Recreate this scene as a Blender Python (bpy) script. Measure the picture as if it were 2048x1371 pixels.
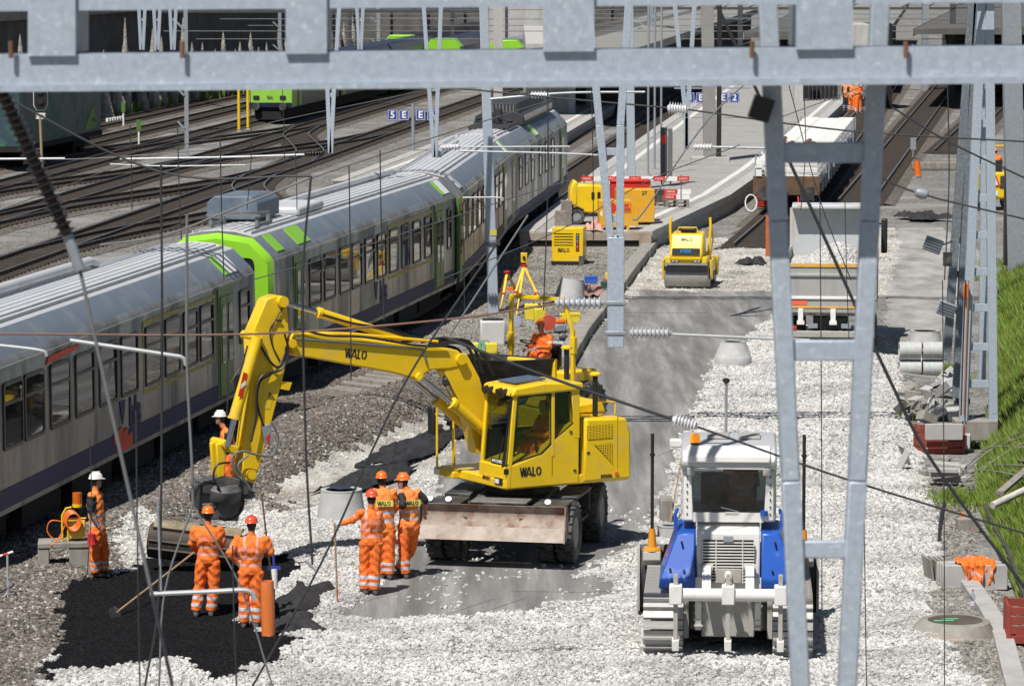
import bpy, bmesh, math, random
import numpy as np
from mathutils import Vector, Matrix
from math import sin, cos, pi, radians as R
random.seed(7); rng = np.random.default_rng(7)
for o in list(bpy.data.objects): bpy.data.objects.remove(o)
SC = bpy.context.scene; COL = SC.collection
# ---------------------------------------------------------------- camera, sky, sun, exposure
HC, FPX = 11.2, 7500.0                      # camera height (m), focal length in photo pixels (2048 wide)
PITCH = math.atan(785.5 / FPX)
cam = bpy.data.objects.new('camera', bpy.data.cameras.new('camera')); COL.objects.link(cam)
cam.data.sensor_width = 36.0; cam.data.lens = 36.0 * FPX / 2048
cam.location = (0, 0, HC); cam.rotation_euler = (pi/2 - PITCH, 0, 0)
cam.data.clip_start = 0.5; cam.data.clip_end = 6000
cam.data.dof.use_dof = True; cam.data.dof.focus_distance = 74.0; cam.data.dof.aperture_fstop = 7.0
SC.camera = cam
SUN_EL, SUN_AZ = R(58), R(28)               # light travels away from the camera, a little to the right
w = bpy.data.worlds.new('World'); SC.world = w; w.use_nodes = True
nt = w.node_tree; sky = nt.nodes.new('ShaderNodeTexSky'); sky.sky_type = 'NISHITA'; sky.sun_disc = False
sky.sun_elevation = SUN_EL; sky.sun_rotation = pi + SUN_AZ; sky.altitude = 500
nt.links.new(sky.outputs[0], nt.nodes['Background'].inputs[0]); nt.nodes['Background'].inputs[1].default_value = 0.05
sun = bpy.data.objects.new('sun', bpy.data.lights.new('sun', 'SUN')); COL.objects.link(sun)
sun.data.energy = 5.0; sun.data.angle = R(0.53); sun.data.color = (1, .955, .89)
sun.rotation_euler = Vector((sin(SUN_AZ)*cos(SUN_EL), cos(SUN_AZ)*cos(SUN_EL), -sin(SUN_EL))).to_track_quat('-Z', 'Y').to_euler()
sun.location = (-20, -40, 90)
SC.render.engine = 'CYCLES'
SC.view_settings.view_transform = 'Standard'; SC.view_settings.look = 'None'; SC.view_settings.exposure = 0.14
# ---------------------------------------------------------------- photo pixel -> place
CP, SP = cos(PITCH), sin(PITCH)
def ray(px, py):
    a, b = (px-1024)/FPX, (685.5-py)/FPX
    return Vector((a, CP + b*SP, -SP + b*CP))
def G(px, py, z=0.0):                       # where the view through a pixel meets height z
    d = ray(px, py); t = (z-HC)/d.z
    return Vector((d.x*t, d.y*t, z))
def D(px, py, Y):                           # ... meets the upright plane at distance Y
    d = ray(px, py); t = Y/d.y
    return Vector((d.x*t, Y, HC + d.z*t))
def PL(px, py, org, ang):                   # ... meets an upright plane through org running along ang: (along, height)
    d = ray(px, py); n = Vector((-sin(ang), cos(ang), 0)); c = Vector((0, 0, HC))
    t = (Vector(org)-c).dot(n)/d.dot(n); p = c + d*t - Vector(org)
    return (p.x*cos(ang)+p.y*sin(ang), p.z)
# ---------------------------------------------------------------- materials
MATS = {}
def M(name, col=(.5, .5, .5), rough=.6, metal=0., var=.12, scale=2.5, bump=0., bscale=30., dirt=None, dscale=1.3, dmin=.45, dmax=.75, coat=0., emit=None, rnd=0., alpha=None, spec=.5, vert=False):
    if name in MATS: return MATS[name]
    m = bpy.data.materials.new(name); m.use_nodes = True; MATS[name] = m
    n, l = m.node_tree.nodes, m.node_tree.links; b = n['Principled BSDF']
    b.inputs['Roughness'].default_value = rough; b.inputs['Metallic'].default_value = metal
    b.inputs['Coat Weight'].default_value = coat; b.inputs['Specular IOR Level'].default_value = spec
    tc = n.new('ShaderNodeTexCoord'); src = tc.outputs['Object']
    if vert:
        mp = n.new('ShaderNodeMapping'); mp.inputs['Scale'].default_value = (1, 1, .12); l.new(src, mp.inputs[0]); src2 = mp.outputs[0]
    else: src2 = src
    no = n.new('ShaderNodeTexNoise'); no.inputs['Scale'].default_value = scale; no.inputs['Detail'].default_value = 6; no.inputs['Roughness'].default_value = .65
    l.new(src, no.inputs[0])
    mr = n.new('ShaderNodeMapRange'); mr.inputs[1].default_value = .3; mr.inputs[2].default_value = .7; mr.inputs[3].default_value = 1-var; mr.inputs[4].default_value = 1+var
    l.new(no.outputs[0], mr.inputs[0])
    hv = n.new('ShaderNodeHueSaturation'); hv.inputs['Color'].default_value = (*col, 1); val = mr.outputs[0]
    if rnd:
        oi = n.new('ShaderNodeObjectInfo'); r2 = n.new('ShaderNodeMapRange'); r2.inputs[3].default_value = 1-rnd; r2.inputs[4].default_value = 1+rnd*.8
        l.new(oi.outputs['Random'], r2.inputs[0]); mu = n.new('ShaderNodeMath'); mu.operation = 'MULTIPLY'; l.new(val, mu.inputs[0]); l.new(r2.outputs[0], mu.inputs[1]); val = mu.outputs[0]
    l.new(val, hv.inputs['Value']); out = hv.outputs[0]
    if dirt:
        dn = n.new('ShaderNodeTexNoise'); dn.inputs['Scale'].default_value = dscale; dn.inputs['Detail'].default_value = 9; dn.inputs['Roughness'].default_value = .7; l.new(src2, dn.inputs[0])
        dm = n.new('ShaderNodeMapRange'); dm.inputs[1].default_value = dmin; dm.inputs[2].default_value = dmax; l.new(dn.outputs[0], dm.inputs[0])
        mx = n.new('ShaderNodeMix'); mx.data_type = 'RGBA'; mx.inputs[7].default_value = (*dirt, 1)
        l.new(dm.outputs[0], mx.inputs[0]); l.new(out, mx.inputs[6]); out = mx.outputs[2]
        rm = n.new('ShaderNodeMapRange'); rm.inputs[3].default_value = rough; rm.inputs[4].default_value = max(rough, .8); l.new(dm.outputs[0], rm.inputs[0]); l.new(rm.outputs[0], b.inputs['Roughness'])
    l.new(out, b.inputs['Base Color'])
    if bump:
        bn = n.new('ShaderNodeTexNoise'); bn.inputs['Scale'].default_value = bscale; bn.inputs['Detail'].default_value = 5; l.new(src, bn.inputs[0])
        bp = n.new('ShaderNodeBump'); bp.inputs['Strength'].default_value = bump; bp.inputs['Distance'].default_value = .6/bscale; l.new(bn.outputs[0], bp.inputs['Height']); l.new(bp.outputs[0], b.inputs['Normal'])
    if emit: b.inputs['Emission Color'].default_value = (*emit[0], 1); b.inputs['Emission Strength'].default_value = emit[1]
    if alpha is not None: b.inputs['Alpha'].default_value = alpha
    return m
DUST = (.42, .40, .36)
YEL = M('yellow_paint', (.83, .545, .011), .38, var=.06, dirt=(.46, .37, .17), dscale=1.4, dmin=.54, dmax=.92, coat=.3)
YEL2 = M('yellow_paint_dusty', (.76, .49, .02), .5, var=.08, dirt=(.48, .42, .28), dscale=1.6, dmin=.5, dmax=.9)
BLK = M('black_plastic', (.018, .018, .02), .5, var=.3)
RUB = M('tyre_rubber', (.03, .03, .031), .85, var=.3, dirt=(.20, .19, .175), dscale=2.2, dmin=.42, dmax=.7, bump=.3, bscale=25)
DKM = M('dark_steel', (.055, .057, .06), .55, .3, var=.3, dirt=(.20, .185, .165), dscale=2.5, dmin=.5, dmax=.75, bump=.15)
CHR = M('chrome_rod', (.55, .56, .58), .15, 1., var=.05)
GAL = M('galvanised_steel', (.40, .455, .525), .45, .15, var=.14, scale=22, dirt=(.56, .61, .66), dscale=26, dmin=.56, dmax=.68)
GAL2 = M('weathered_galvanised', (.31, .34, .375), .5, .3, var=.12, scale=10, dirt=(.45, .47, .5), dscale=35, dmin=.6, dmax=.68)
CON = M('concrete', (.40, .395, .38), .85, var=.12, scale=3, bump=.25, bscale=45, dirt=(.27, .255, .225), dscale=1.2, dmin=.5, dmax=.8)
CON2 = M('fresh_concrete', (.43, .435, .435), .85, var=.08, scale=4, bump=.15, bscale=60, dirt=(.56, .56, .55), dscale=2.2, dmin=.52, dmax=.75)
CON3 = M('old_concrete', (.30, .285, .255), .9, var=.15, scale=3, bump=.4, bscale=35, dirt=(.16, .145, .12), dscale=1.6, dmin=.45, dmax=.75, vert=True)
GLS = M('dark_glass', (.012, .014, .016), .06, var=.1, spec=.7)
WHT = M('white_paint', (.78, .78, .76), .45, var=.04, dirt=(.5, .48, .44), dscale=1.6, dmin=.55, dmax=.85)
RED = M('red_paint', (.62, .03, .02), .45, var=.08)
ORP = M('orange_plastic', (.80, .17, .02), .45, var=.06)
RUST = M('rusty_steel', (.20, .095, .05), .85, var=.35, scale=6, bump=.3, dirt=(.10, .06, .04), dscale=3)
WOOD = M('worn_wood', (.34, .22, .12), .8, var=.2, scale=8)
GRYW = M('grey_timber', (.24, .215, .19), .9, var=.3, scale=6, bump=.3)
WIRE = M('dark_wire', (.05, .052, .055), .5, .4, var=.1)
CABL = M('grey_cable', (.16, .165, .17), .6, var=.1)
# ---------------------------------------------------------------- mesh builder
class MB:
    def __init__(s): s.v = []; s.f = []; s.m = []; s.mi = 0
    def mat(s, i): s.mi = i; return s
    def add(s, vs, fs):
        b = len(s.v); s.v += [tuple(v) for v in vs]; s.f += [tuple(b+i for i in f) for f in fs]; s.m += [s.mi]*len(fs); return s
    def box(s, x0, x1, y0, y1, z0, z1):
        return s.add([(x, y, z) for x in (x0, x1) for y in (y0, y1) for z in (z0, z1)], [(0, 1, 3, 2), (4, 6, 7, 5), (0, 4, 5, 1), (2, 3, 7, 6), (0, 2, 6, 4), (1, 5, 7, 3)])
    def obox(s, c, size, rot=None):
        r = rot if rot is not None else Matrix.Identity(3); a, b, d = [q/2 for q in size]
        return s.add([Vector(c)+r@Vector((x, y, z)) for x in (-a, a) for y in (-b, b) for z in (-d, d)], [(0, 1, 3, 2), (4, 6, 7, 5), (0, 4, 5, 1), (2, 3, 7, 6), (0, 2, 6, 4), (1, 5, 7, 3)])
    def bar(s, p0, p1, w, h=None, up=(0, 0, 1)):            # rectangular bar between two points
        p0, p1 = Vector(p0), Vector(p1); t = (p1-p0); L = t.length; t = t/L; u = Vector(up)
        if abs(t.dot(u)) > .97: u = Vector((0, 1, 0))
        sd = t.cross(u).normalized(); u = sd.cross(t)
        return s.obox((p0+p1)/2, (w, L, h or w), Matrix((sd, t, u)).transposed())
    def cyl(s, p0, p1, r0, r1=None, n=14, caps=True):
        return s.tube([p0, p1], [r0, r0 if r1 is None else r1], n, caps)
    def tube(s, pts, r, n=8, caps=True):
        pts = [Vector(p) for p in pts]; k = len(pts); rs = r if isinstance(r, (list, tuple)) else [r]*k
        t0 = (pts[1]-pts[0]).normalized(); a = Vector((0, 0, 1)) if abs(t0.z) < .9 else Vector((1, 0, 0)); u = t0.cross(a).normalized(); vs = []
        for i, p in enumerate(pts):
            t = (pts[min(i+1, k-1)]-pts[max(i-1, 0)]); t = t.normalized() if t.length > 1e-9 else t0
            u = u-t*u.dot(t); u = u.normalized() if u.length > 1e-6 else t.orthogonal().normalized(); v = t.cross(u)
            vs += [p+(u*cos(2*pi*j/n)+v*sin(2*pi*j/n))*rs[i] for j in range(n)]
        fs = [(i*n+j, i*n+(j+1) % n, (i+1)*n+(j+1) % n, (i+1)*n+j) for i in range(k-1) for j in range(n)]
        if caps: fs += [tuple(range(n-1, -1, -1)), tuple((k-1)*n+j for j in range(n))]
        return s.add(vs, fs)
    def lathe(s, prof, o=(0, 0, 0), ax=(0, 0, 1), n=24, close=False):
        ax = Vector(ax).normalized(); u = ax.orthogonal().normalized(); v = ax.cross(u); o = Vector(o); k = len(prof)
        vs = [o+ax*h+(u*cos(2*pi*j/n)+v*sin(2*pi*j/n))*r for r, h in prof for j in range(n)]
        fs = [(i*n+j, i*n+(j+1) % n, (i+1)*n+(j+1) % n, (i+1)*n+j) for i in range(k-1) for j in range(n)]
        if close: fs += [((k-1)*n+j, (k-1)*n+(j+1) % n, (j+1) % n, j) for j in range(n)]
        else: fs += [tuple(range(n-1, -1, -1)), tuple((k-1)*n+j for j in range(n))]
        return s.add(vs, fs)
    def prism(s, poly, f0, f1):                               # poly: 2D list; f0/f1 map a 2D point to 3D on either face
        n = len(poly); return s.add([f0(*p) for p in poly]+[f1(*p) for p in poly], [tuple(range(n-1, -1, -1)), tuple(range(n, 2*n))]+[(i, (i+1) % n, n+(i+1) % n, n+i) for i in range(n)])
    def pxz(s, poly, y0, y1): return s.prism(poly, lambda a, b: (a, y0, b), lambda a, b: (a, y1, b))
    def pyz(s, poly, x0, x1): return s.prism(poly, lambda a, b: (x0, a, b), lambda a, b: (x1, a, b))
    def pxy(s, poly, z0, z1): return s.prism(poly, lambda a, b: (a, b, z0), lambda a, b: (a, b, z1))
    def loft(s, rings, caps=True):
        n = len(rings[0]); k = len(rings)
        fs = [(i*n+j, i*n+(j+1) % n, (i+1)*n+(j+1) % n, (i+1)*n+j) for i in range(k-1) for j in range(n)]
        if caps: fs += [tuple(range(n-1, -1, -1)), tuple((k-1)*n+j for j in range(n))]
        return s.add([p for r in rings for p in r], fs)
    def build(s, name, mats, parent=None, bevel=0., smooth=True, loc=None, rz=0., wn=False):
        me = bpy.data.meshes.new(name); me.from_pydata(s.v, [], s.f)
        for m in (mats if isinstance(mats, (list, tuple)) else [mats]): me.materials.append(m)
        if any(s.m): me.polygons.foreach_set('material_index', s.m)
        bm = bmesh.new(); bm.from_mesh(me); bmesh.ops.recalc_face_normals(bm, faces=bm.faces); bm.to_mesh(me); bm.free()
        if smooth: me.shade_smooth(); me.set_sharp_from_angle(angle=R(38))
        o = bpy.data.objects.new(name, me); COL.objects.link(o)
        if parent: o.parent = parent
        if loc is not None: o.location = loc
        if rz: o.rotation_euler.z = rz
        if bevel:
            b = o.modifiers.new('bevel', 'BEVEL'); b.width = bevel; b.segments = 2; b.limit_method = 'ANGLE'; b.angle_limit = R(40); b.harden_normals = False
        return o
def tag(o, label, cat, group=None):
    o['label'] = label; o['category'] = cat
    if group: o['group'] = group
    return o
def struct(o, kind='structure'): o['kind'] = kind; return o
def thing(name, label, cat, loc=(0, 0, 0), rz=0., group=None):
    o = bpy.data.objects.new(name, None); COL.objects.link(o); o.location = loc; o.rotation_euler.z = rz; o.empty_display_size = .3
    return tag(o, label, cat, group)
def clone(root, loc=None, rz=None, label=None, parent=None):
    c = root.copy(); COL.objects.link(c)
    if parent: c.parent = parent
    if loc is not None: c.location = loc
    if rz is not None: c.rotation_euler.z = rz
    if label: c['label'] = label
    for ch in root.children: clone(ch, parent=c)
    return c
def arc(cx, cy, r, a0, a1, n=8): return [(cx+r*cos(R(a0+(a1-a0)*i/n)), cy+r*sin(R(a0+(a1-a0)*i/n))) for i in range(n+1)]
def rrect(x0, x1, y0, y1, r, n=4):
    return arc(x1-r, y1-r, r, 0, 90, n)+arc(x0+r, y1-r, r, 90, 180, n)+arc(x0+r, y0+r, r, 180, 270, n)+arc(x1-r, y0+r, r, 270, 360, n)
def curve3(p, n=10):                                          # Catmull-Rom through points
    p = [Vector(q) for q in p]; P = [p[0]*2-p[1]]+p+[p[-1]*2-p[-2]]; out = []
    for i in range(1, len(P)-2):
        a, b, c, d = P[i-1:i+3]
        for k in range(n):
            t = k/n; out.append(.5*((2*b)+(c-a)*t+(2*a-5*b+4*c-d)*t*t+(3*b-a-3*c+d)*t**3))
    return out+[p[-1]]
def letters(txt, size, name, mat, parent, mtx, depth=.004, bold=0.):   # lettering standing in local XZ, facing -Y
    cu = bpy.data.curves.new('lettering', 'FONT'); cu.body = txt; cu.size = size; cu.align_x = 'CENTER'; cu.align_y = 'CENTER'; cu.extrude = depth; cu.offset = bold
    ob = bpy.data.objects.new('lettering_curve', cu); COL.objects.link(ob); dg = bpy.context.evaluated_depsgraph_get()
    me = bpy.data.meshes.new_from_object(ob.evaluated_get(dg)); bpy.data.objects.remove(ob); bpy.data.curves.remove(cu)
    me.transform(mtx@Matrix.Rotation(pi/2, 4, 'X')); me.materials.clear(); me.materials.append(mat)
    o = bpy.data.objects.new(name, me); COL.objects.link(o); o.parent = parent; return o
def stencil_walo(parent, mat, mtx, h=.25, name='lettering', th=.004, wide=1.):   # bold stencil capitals W A L O, centred, in local XZ facing -Y
    mb = MB(); s = h*.17; a = h*.5*wide
    def st(p, q, w=s): 
        p, q = Vector((p[0], 0, p[1])), Vector((q[0], 0, q[1])); t = (q-p).normalized(); nn = Vector((-t.z, 0, t.x))*w*.5
        mb.add([p+nn, p-nn, q-nn, q+nn, *[k+Vector((0, th, 0)) for k in (p+nn, p-nn, q-nn, q+nn)]], [(0, 1, 2, 3), (7, 6, 5, 4), (0, 4, 5, 1), (1, 5, 6, 2), (2, 6, 7, 3), (3, 7, 4, 0)])
    x = -a*3.35; W = a*1.7; zb, zt = -h/2, h/2
    st((x, zt), (x+W*.27, zb)); st((x+W*.3, zb), (x+W*.5, zt)); st((x+W*.55, zt), (x+W*.72, zb)); st((x+W*.76, zb), (x+W, zt)); x += W*1.06
    A = a*1.5; st((x, zb), (x+A*.45, zt)); st((x+A*.52, zt), (x+A, zb)); st((x+A*.34, zb+h*.24), (x+A*.76, zb+h*.24), s*.8); x += A*1.14
    st((x+s*.5, zb), (x+s*.5, zt)); st((x+s*.5, zb+s*.5), (x+a*.95, zb+s*.5)); x += a*1.12
    O = a*1.55
    for a0 in (98, 278):
        pts = [(x+O/2+(O/2-s/2)*cos(R(a0+k*16.4)), (h/2-s/2)*sin(R(a0+k*16.4))) for k in range(11)]
        for p, q in zip(pts, pts[1:]): st(p, (q[0]+(q[0]-p[0])*.12, q[1]+(q[1]-p[1])*.12))
    me = mb; me.v = [tuple(mtx@Vector(v)) for v in me.v]
    return me.build(name, mat, parent, smooth=False)
# ================================================================ SETTING
def gravel_mat(name, cols, cell=16., rough=.95, bump=.8, patch=None):
    m = bpy.data.materials.new(name); m.use_nodes = True; MATS[name] = m
    n, l = m.node_tree.nodes, m.node_tree.links; b = n['Principled BSDF']; b.inputs['Roughness'].default_value = rough; b.inputs['Specular IOR Level'].default_value = .2
    tc = n.new('ShaderNodeTexCoord'); v = n.new('ShaderNodeTexVoronoi'); v.inputs['Scale'].default_value = cell; l.new(tc.outputs['Object'], v.inputs['Vector'])
    cr = n.new('ShaderNodeValToRGB'); sp = n.new('ShaderNodeSeparateColor'); l.new(v.outputs['Color'], sp.inputs[0]); l.new(sp.outputs[0], cr.inputs[0])
    cr.color_ramp.elements[0].color = (*cols[0], 1); cr.color_ramp.elements[1].color = (*cols[-1], 1)
    for i, c in enumerate(cols[1:-1]): cr.color_ramp.elements.new((i+1)/(len(cols)-1)).color = (*c, 1)
    out = cr.outputs[0]
    if patch:
        no = n.new('ShaderNodeTexNoise'); no.inputs['Scale'].default_value = patch[1]; no.inputs['Detail'].default_value = 7; l.new(tc.outputs['Object'], no.inputs[0])
        mr = n.new('ShaderNodeMapRange'); mr.inputs[1].default_value = patch[2]; mr.inputs[2].default_value = patch[3]; l.new(no.outputs[0], mr.inputs[0])
        mx = n.new('ShaderNodeMix'); mx.data_type = 'RGBA'; mx.inputs[7].default_value = (*patch[0], 1); l.new(mr.outputs[0], mx.inputs[0]); l.new(out, mx.inputs[6]); out = mx.outputs[2]
    l.new(out, b.inputs['Base Color'])
    bp = n.new('ShaderNodeBump'); bp.inputs['Strength'].default_value = bump; bp.inputs['Distance'].default_value = .5/cell; bp.invert = True; l.new(v.outputs['Distance'], bp.inputs['Height']); l.new(bp.outputs[0], b.inputs['Normal'])
    return m
def road_mat(name, c0, c1, c2, stretch=(2.2, .16, 1), rough=.95):
    m = bpy.data.materials.new(name); m.use_nodes = True; n, l = m.node_tree.nodes, m.node_tree.links; b = n['Principled BSDF']; b.inputs['Roughness'].default_value = rough; b.inputs['Specular IOR Level'].default_value = .3
    tc = n.new('ShaderNodeTexCoord'); mp = n.new('ShaderNodeMapping'); mp.inputs['Scale'].default_value = stretch; mp.inputs['Rotation'].default_value = (0, 0, R(14)); l.new(tc.outputs['Object'], mp.inputs[0])
    a = n.new('ShaderNodeTexNoise'); a.inputs['Scale'].default_value = .9; a.inputs['Detail'].default_value = 9; a.inputs['Roughness'].default_value = .62; a.inputs['Distortion'].default_value = .15; l.new(mp.outputs[0], a.inputs[0])
    cr = n.new('ShaderNodeValToRGB'); e = cr.color_ramp.elements; e[0].position = .36; e[0].color = (*c0, 1); e[1].position = .66; e[1].color = (*c2, 1); e.new(.5).color = (*c1, 1); l.new(a.outputs[0], cr.inputs[0])
    g = n.new('ShaderNodeTexNoise'); g.inputs['Scale'].default_value = 38; g.inputs['Detail'].default_value = 4; l.new(tc.outputs['Object'], g.inputs[0])
    mr = n.new('ShaderNodeMapRange'); mr.inputs[1].default_value = .3; mr.inputs[2].default_value = .75; mr.inputs[3].default_value = .72; mr.inputs[4].default_value = 1.35; l.new(g.outputs[0], mr.inputs[0])
    mx = n.new('ShaderNodeMix'); mx.data_type = 'RGBA'; mx.blend_type = 'MULTIPLY'; mx.inputs[0].default_value = 1; l.new(cr.outputs[0], mx.inputs[6]); l.new(mr.outputs[0], mx.inputs[7]); l.new(mx.outputs[2], b.inputs['Base Color'])
    bp = n.new('ShaderNodeBump'); bp.inputs['Strength'].default_value = .5; bp.inputs['Distance'].default_value = .02; l.new(g.outputs[0], bp.inputs['Height']); l.new(bp.outputs[0], b.inputs['Normal'])
    return m
YARD = gravel_mat('yard_ballast', [(.07, .066, .06), (.14, .133, .122), (.21, .203, .19), (.31, .303, .288)], 13., patch=((.265, .26, .25), .25, .48, .66))
MWHT = gravel_mat('white_gravel_bed', [(.14, .135, .125), (.25, .245, .235), (.36, .355, .34)], 17., patch=((.40, .385, .36), .45, .55, .72))  # bed darker than its stones, painting the shaded gaps between them
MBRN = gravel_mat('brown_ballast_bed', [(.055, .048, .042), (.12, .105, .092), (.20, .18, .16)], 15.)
MGRY = gravel_mat('grey_ballast_bed', [(.13, .12, .105), (.22, .205, .185), (.33, .315, .29)], 15.)
MFIN = road_mat('compacted_fines', (.20, .178, .142), (.40, .375, .33), (.55, .535, .50), (1.0, .5, 1))
MROAD = road_mat('grey_asphalt_base', (.135, .133, .13), (.195, .192, .187), (.30, .296, .288))
MPATH = road_mat('grey_service_path', (.22, .21, .195), (.31, .30, .285), (.40, .39, .37), (1, .35, 1))
MTAR = gravel_mat('fresh_black_asphalt', [(.004, .004, .005), (.009, .009, .011), (.016, .016, .018)], 60., rough=.9, bump=1.)
MGRS = M('grass_soil', (.055, .10, .02), .9, var=.4, scale=3)
# region outlines, traced on the photograph (pixels of the ground plane)
REG = {
 'fines': [(520, 1015), (560, 975), (640, 945), (700, 925), (800, 872), (890, 825), (940, 845), (905, 930), (850, 960), (800, 1000), (740, 1012), (640, 1008)],
 'fines2': [(1300, 500), (1400, 478), (1545, 470), (1600, 440), (1760, 420), (1800, 480), (1780, 560), (1770, 600), (1270, 600), (1240, 612), (1200, 650), (1170, 690)],
 'road': [(662, 1246), (700, 1215), (740, 1180), (790, 1120), (850, 1000), (900, 930), (930, 860), (985, 800), (1060, 760), (1120, 735), (1180, 665), (1240, 615), (1275, 583), (1555, 583), (1555, 625), (1500, 668), (1490, 705), (1420, 728), (1400, 790), (1370, 850), (1340, 900), (1335, 960), (1310, 1010), (1280, 1060), (1240, 1110), (1170, 1137), (1140, 1155), (1215, 1165), (1225, 1185), (1170, 1213), (1080, 1208), (1060, 1232), (900, 1234), (760, 1243)],
 'path': [(1765, 660), (1775, 560), (1800, 480), (1770, 420), (1760, 380), (1810, 350), (1930, 345), (1960, 400), (1960, 540), (1925, 600), (1900, 650), (1880, 760), (1800, 760)],
 'tar': [(40, 1385), (85, 1345), (118, 1250), (105, 1212), (140, 1182), (200, 1165), (245, 1158), (270, 1130), (330, 1105), (480, 1110), (525, 1110), (590, 1135), (575, 1165), (530, 1190), (482, 1235), (480, 1258), (555, 1275), (580, 1292), (540, 1330), (430, 1366), (340, 1325), (240, 1332), (100, 1358)],
 'white': [(0, 1420), (2100, 1420), (1950, 1371), (1880, 1300), (1850, 1220), (1880, 1150), (1862, 1050), (1846, 960), (1835, 900), (1805, 830), (1802, 760), (1790, 700), (1775, 655), (1555, 655), (1555, 620), (1500, 668), (1380, 760), (1200, 1000), (1000, 1100), (860, 950), (900, 870), (840, 880), (810, 930), (720, 990), (640, 1010), (560, 1035), (500, 1005), (470, 1050), (330, 1065), (250, 1050), (215, 1095), (235, 1140), (170, 1190), (60, 1371)],
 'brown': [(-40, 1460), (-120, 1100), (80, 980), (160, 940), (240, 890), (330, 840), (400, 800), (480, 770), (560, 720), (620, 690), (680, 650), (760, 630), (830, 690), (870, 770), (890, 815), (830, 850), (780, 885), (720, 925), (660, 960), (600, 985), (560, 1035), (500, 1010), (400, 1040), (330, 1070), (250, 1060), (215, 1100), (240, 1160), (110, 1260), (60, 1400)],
 'grey': [(960, 520), (1030, 492), (1320, 480), (1330, 520), (1270, 590), (1190, 660), (1120, 735), (1060, 770), (960, 790), (850, 740), (830, 690), (900, 620)],
 'dark': [(1846, 960), (1930, 930), (1960, 1000), (1940, 1100), (1990, 1200), (2020, 1290), (2100, 1371), (2100, 1420), (1950, 1371), (1880, 1300), (1850, 1220), (1880, 1150), (1862, 1050)],
}
def proj(X, Y, Z=0.):
    dz = Z-HC; zf = Y*CP-dz*SP; return 1024+FPX*X/zf, 685.5-FPX*(dz*CP+Y*SP)/zf
def inpoly(px, py, poly):
    ins = np.zeros(px.shape, bool); n = len(poly)
    for i in range(n):
        (x0, y0), (x1, y1) = poly[i], poly[(i+1) % n]
        c = ((y0 > py) != (y1 > py)); 
        with np.errstate(divide='ignore', invalid='ignore'): ins ^= c & (px < (x1-x0)*(py-y0)/(y1-y0+1e-12)+x0)
    return ins
def vnoise(x, y, s, seed=0):                                  # smooth value noise
    r = np.random.default_rng(seed); t = r.random((256, 256)); xi, yi = np.floor(x*s).astype(int), np.floor(y*s).astype(int); fx, fy = x*s-xi, y*s-yi
    fx, fy = fx*fx*(3-2*fx), fy*fy*(3-2*fy); g = lambda a, b: t[a % 256, b % 256]
    return (g(xi, yi)*(1-fx)+g(xi+1, yi)*fx)*(1-fy)+(g(xi, yi+1)*(1-fx)+g(xi+1, yi+1)*fx)*fy
GX0, GX1, GY0, GY1, GS = -12.5, 17.5, 54., 152., .14
gx = np.arange(GX0, GX1, GS); gy = np.arange(GY0, GY1, GS); XX, YY = np.meshgrid(gx, gy)
def region_at(X, Y):
    jx = (vnoise(X, Y, 2.2, 1)-.5)*.5+(vnoise(X, Y, 7, 2)-.5)*.25; jy = (vnoise(X, Y, 2.2, 3)-.5)*1.2+(vnoise(X, Y, 7, 4)-.5)*.5
    px, py = proj(X+jx*.55, Y+jy*.8); r = np.zeros(X.shape, int)
    for k, nm in enumerate(['brown', 'grey', 'white', 'fines', 'fines2', 'path', 'dark', 'road', 'tar']): r[inpoly(px, py, REG[nm])] = k+1
    return r
RG = region_at(XX, YY)
def blur(a, k):
    for ax in (0, 1):
        p = np.pad(a, [(k, k) if i == ax else (0, 0) for i in (0, 1)], mode='edge'); c = np.cumsum(p, axis=ax); c = np.concatenate([np.zeros_like(np.take(c, [0], ax)), c], ax)
        n = a.shape[ax]; a = (np.take(c, np.arange(2*k+1, 2*k+1+n), ax)-np.take(c, np.arange(0, n), ax))/(2*k+1)
    return a
HH = np.choose(RG, [0., .10, .05, .07, .0, .0, .0, .05, 0., .06]); HH = blur(HH, 2)
def bump(cx, cy, rx, ry, h, rot=0.):
    global HH
    dx, dy = XX-cx, YY-cy; u, v = (dx*cos(rot)+dy*sin(rot))/rx, (-dx*sin(rot)+dy*cos(rot))/ry; HH = HH+h*np.exp(-(u*u+v*v))
def pbump(px, py, rx, ry, h, rot=0.): p = G(px, py); bump(p.x, p.y, rx, ry, h, rot)
pbump(720, 860, 1.3, 6.5, .55, -.12); pbump(560, 930, 1.2, 3.5, .30, -.12); pbump(280, 1050, .8, 2.5, .22, -.12); pbump(60, 1200, 1.2, 3., .15)
pbump(1690, 740, 1.6, 5, .28); pbump(1850, 1280, .5, 2.5, .12); pbump(420, 1190, 1.2, 1.6, .10); pbump(1400, 1340, 3, 1.2, .06); pbump(1120, 1300, .5, .8, .10); pbump(900, 1290, .8, .6, .07); pbump(1780, 1000, .8, 2., .12); pbump(640, 1110, .7, 1.2, .1)
HH = HH+(vnoise(XX, YY, .8, 5)-.5)*.09*(RG != 8)-.035*np.exp(-(((XX-.85-(YY-60)*.02)/.16)**2))*(RG == 3)-.035*np.exp(-(((XX+.75-(YY-60)*.02)/.16)**2))*(RG == 3)+(vnoise(XX, YY, 3.1, 6)-.5)*.025*((RG != 8) & (RG != 6))
def height(x, y):
    i = int(round((y-GY0)/GS)); j = int(round((x-GX0)/GS))
    return float(HH[i, j]) if 0 <= i < HH.shape[0] and 0 <= j < HH.shape[1] else 0.
def GG(px, py):                                               # pixel -> point on the bumpy ground
    p = G(px, py)
    for _ in range(3): p = G(px, py, height(p.x, p.y))
    return p
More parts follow.
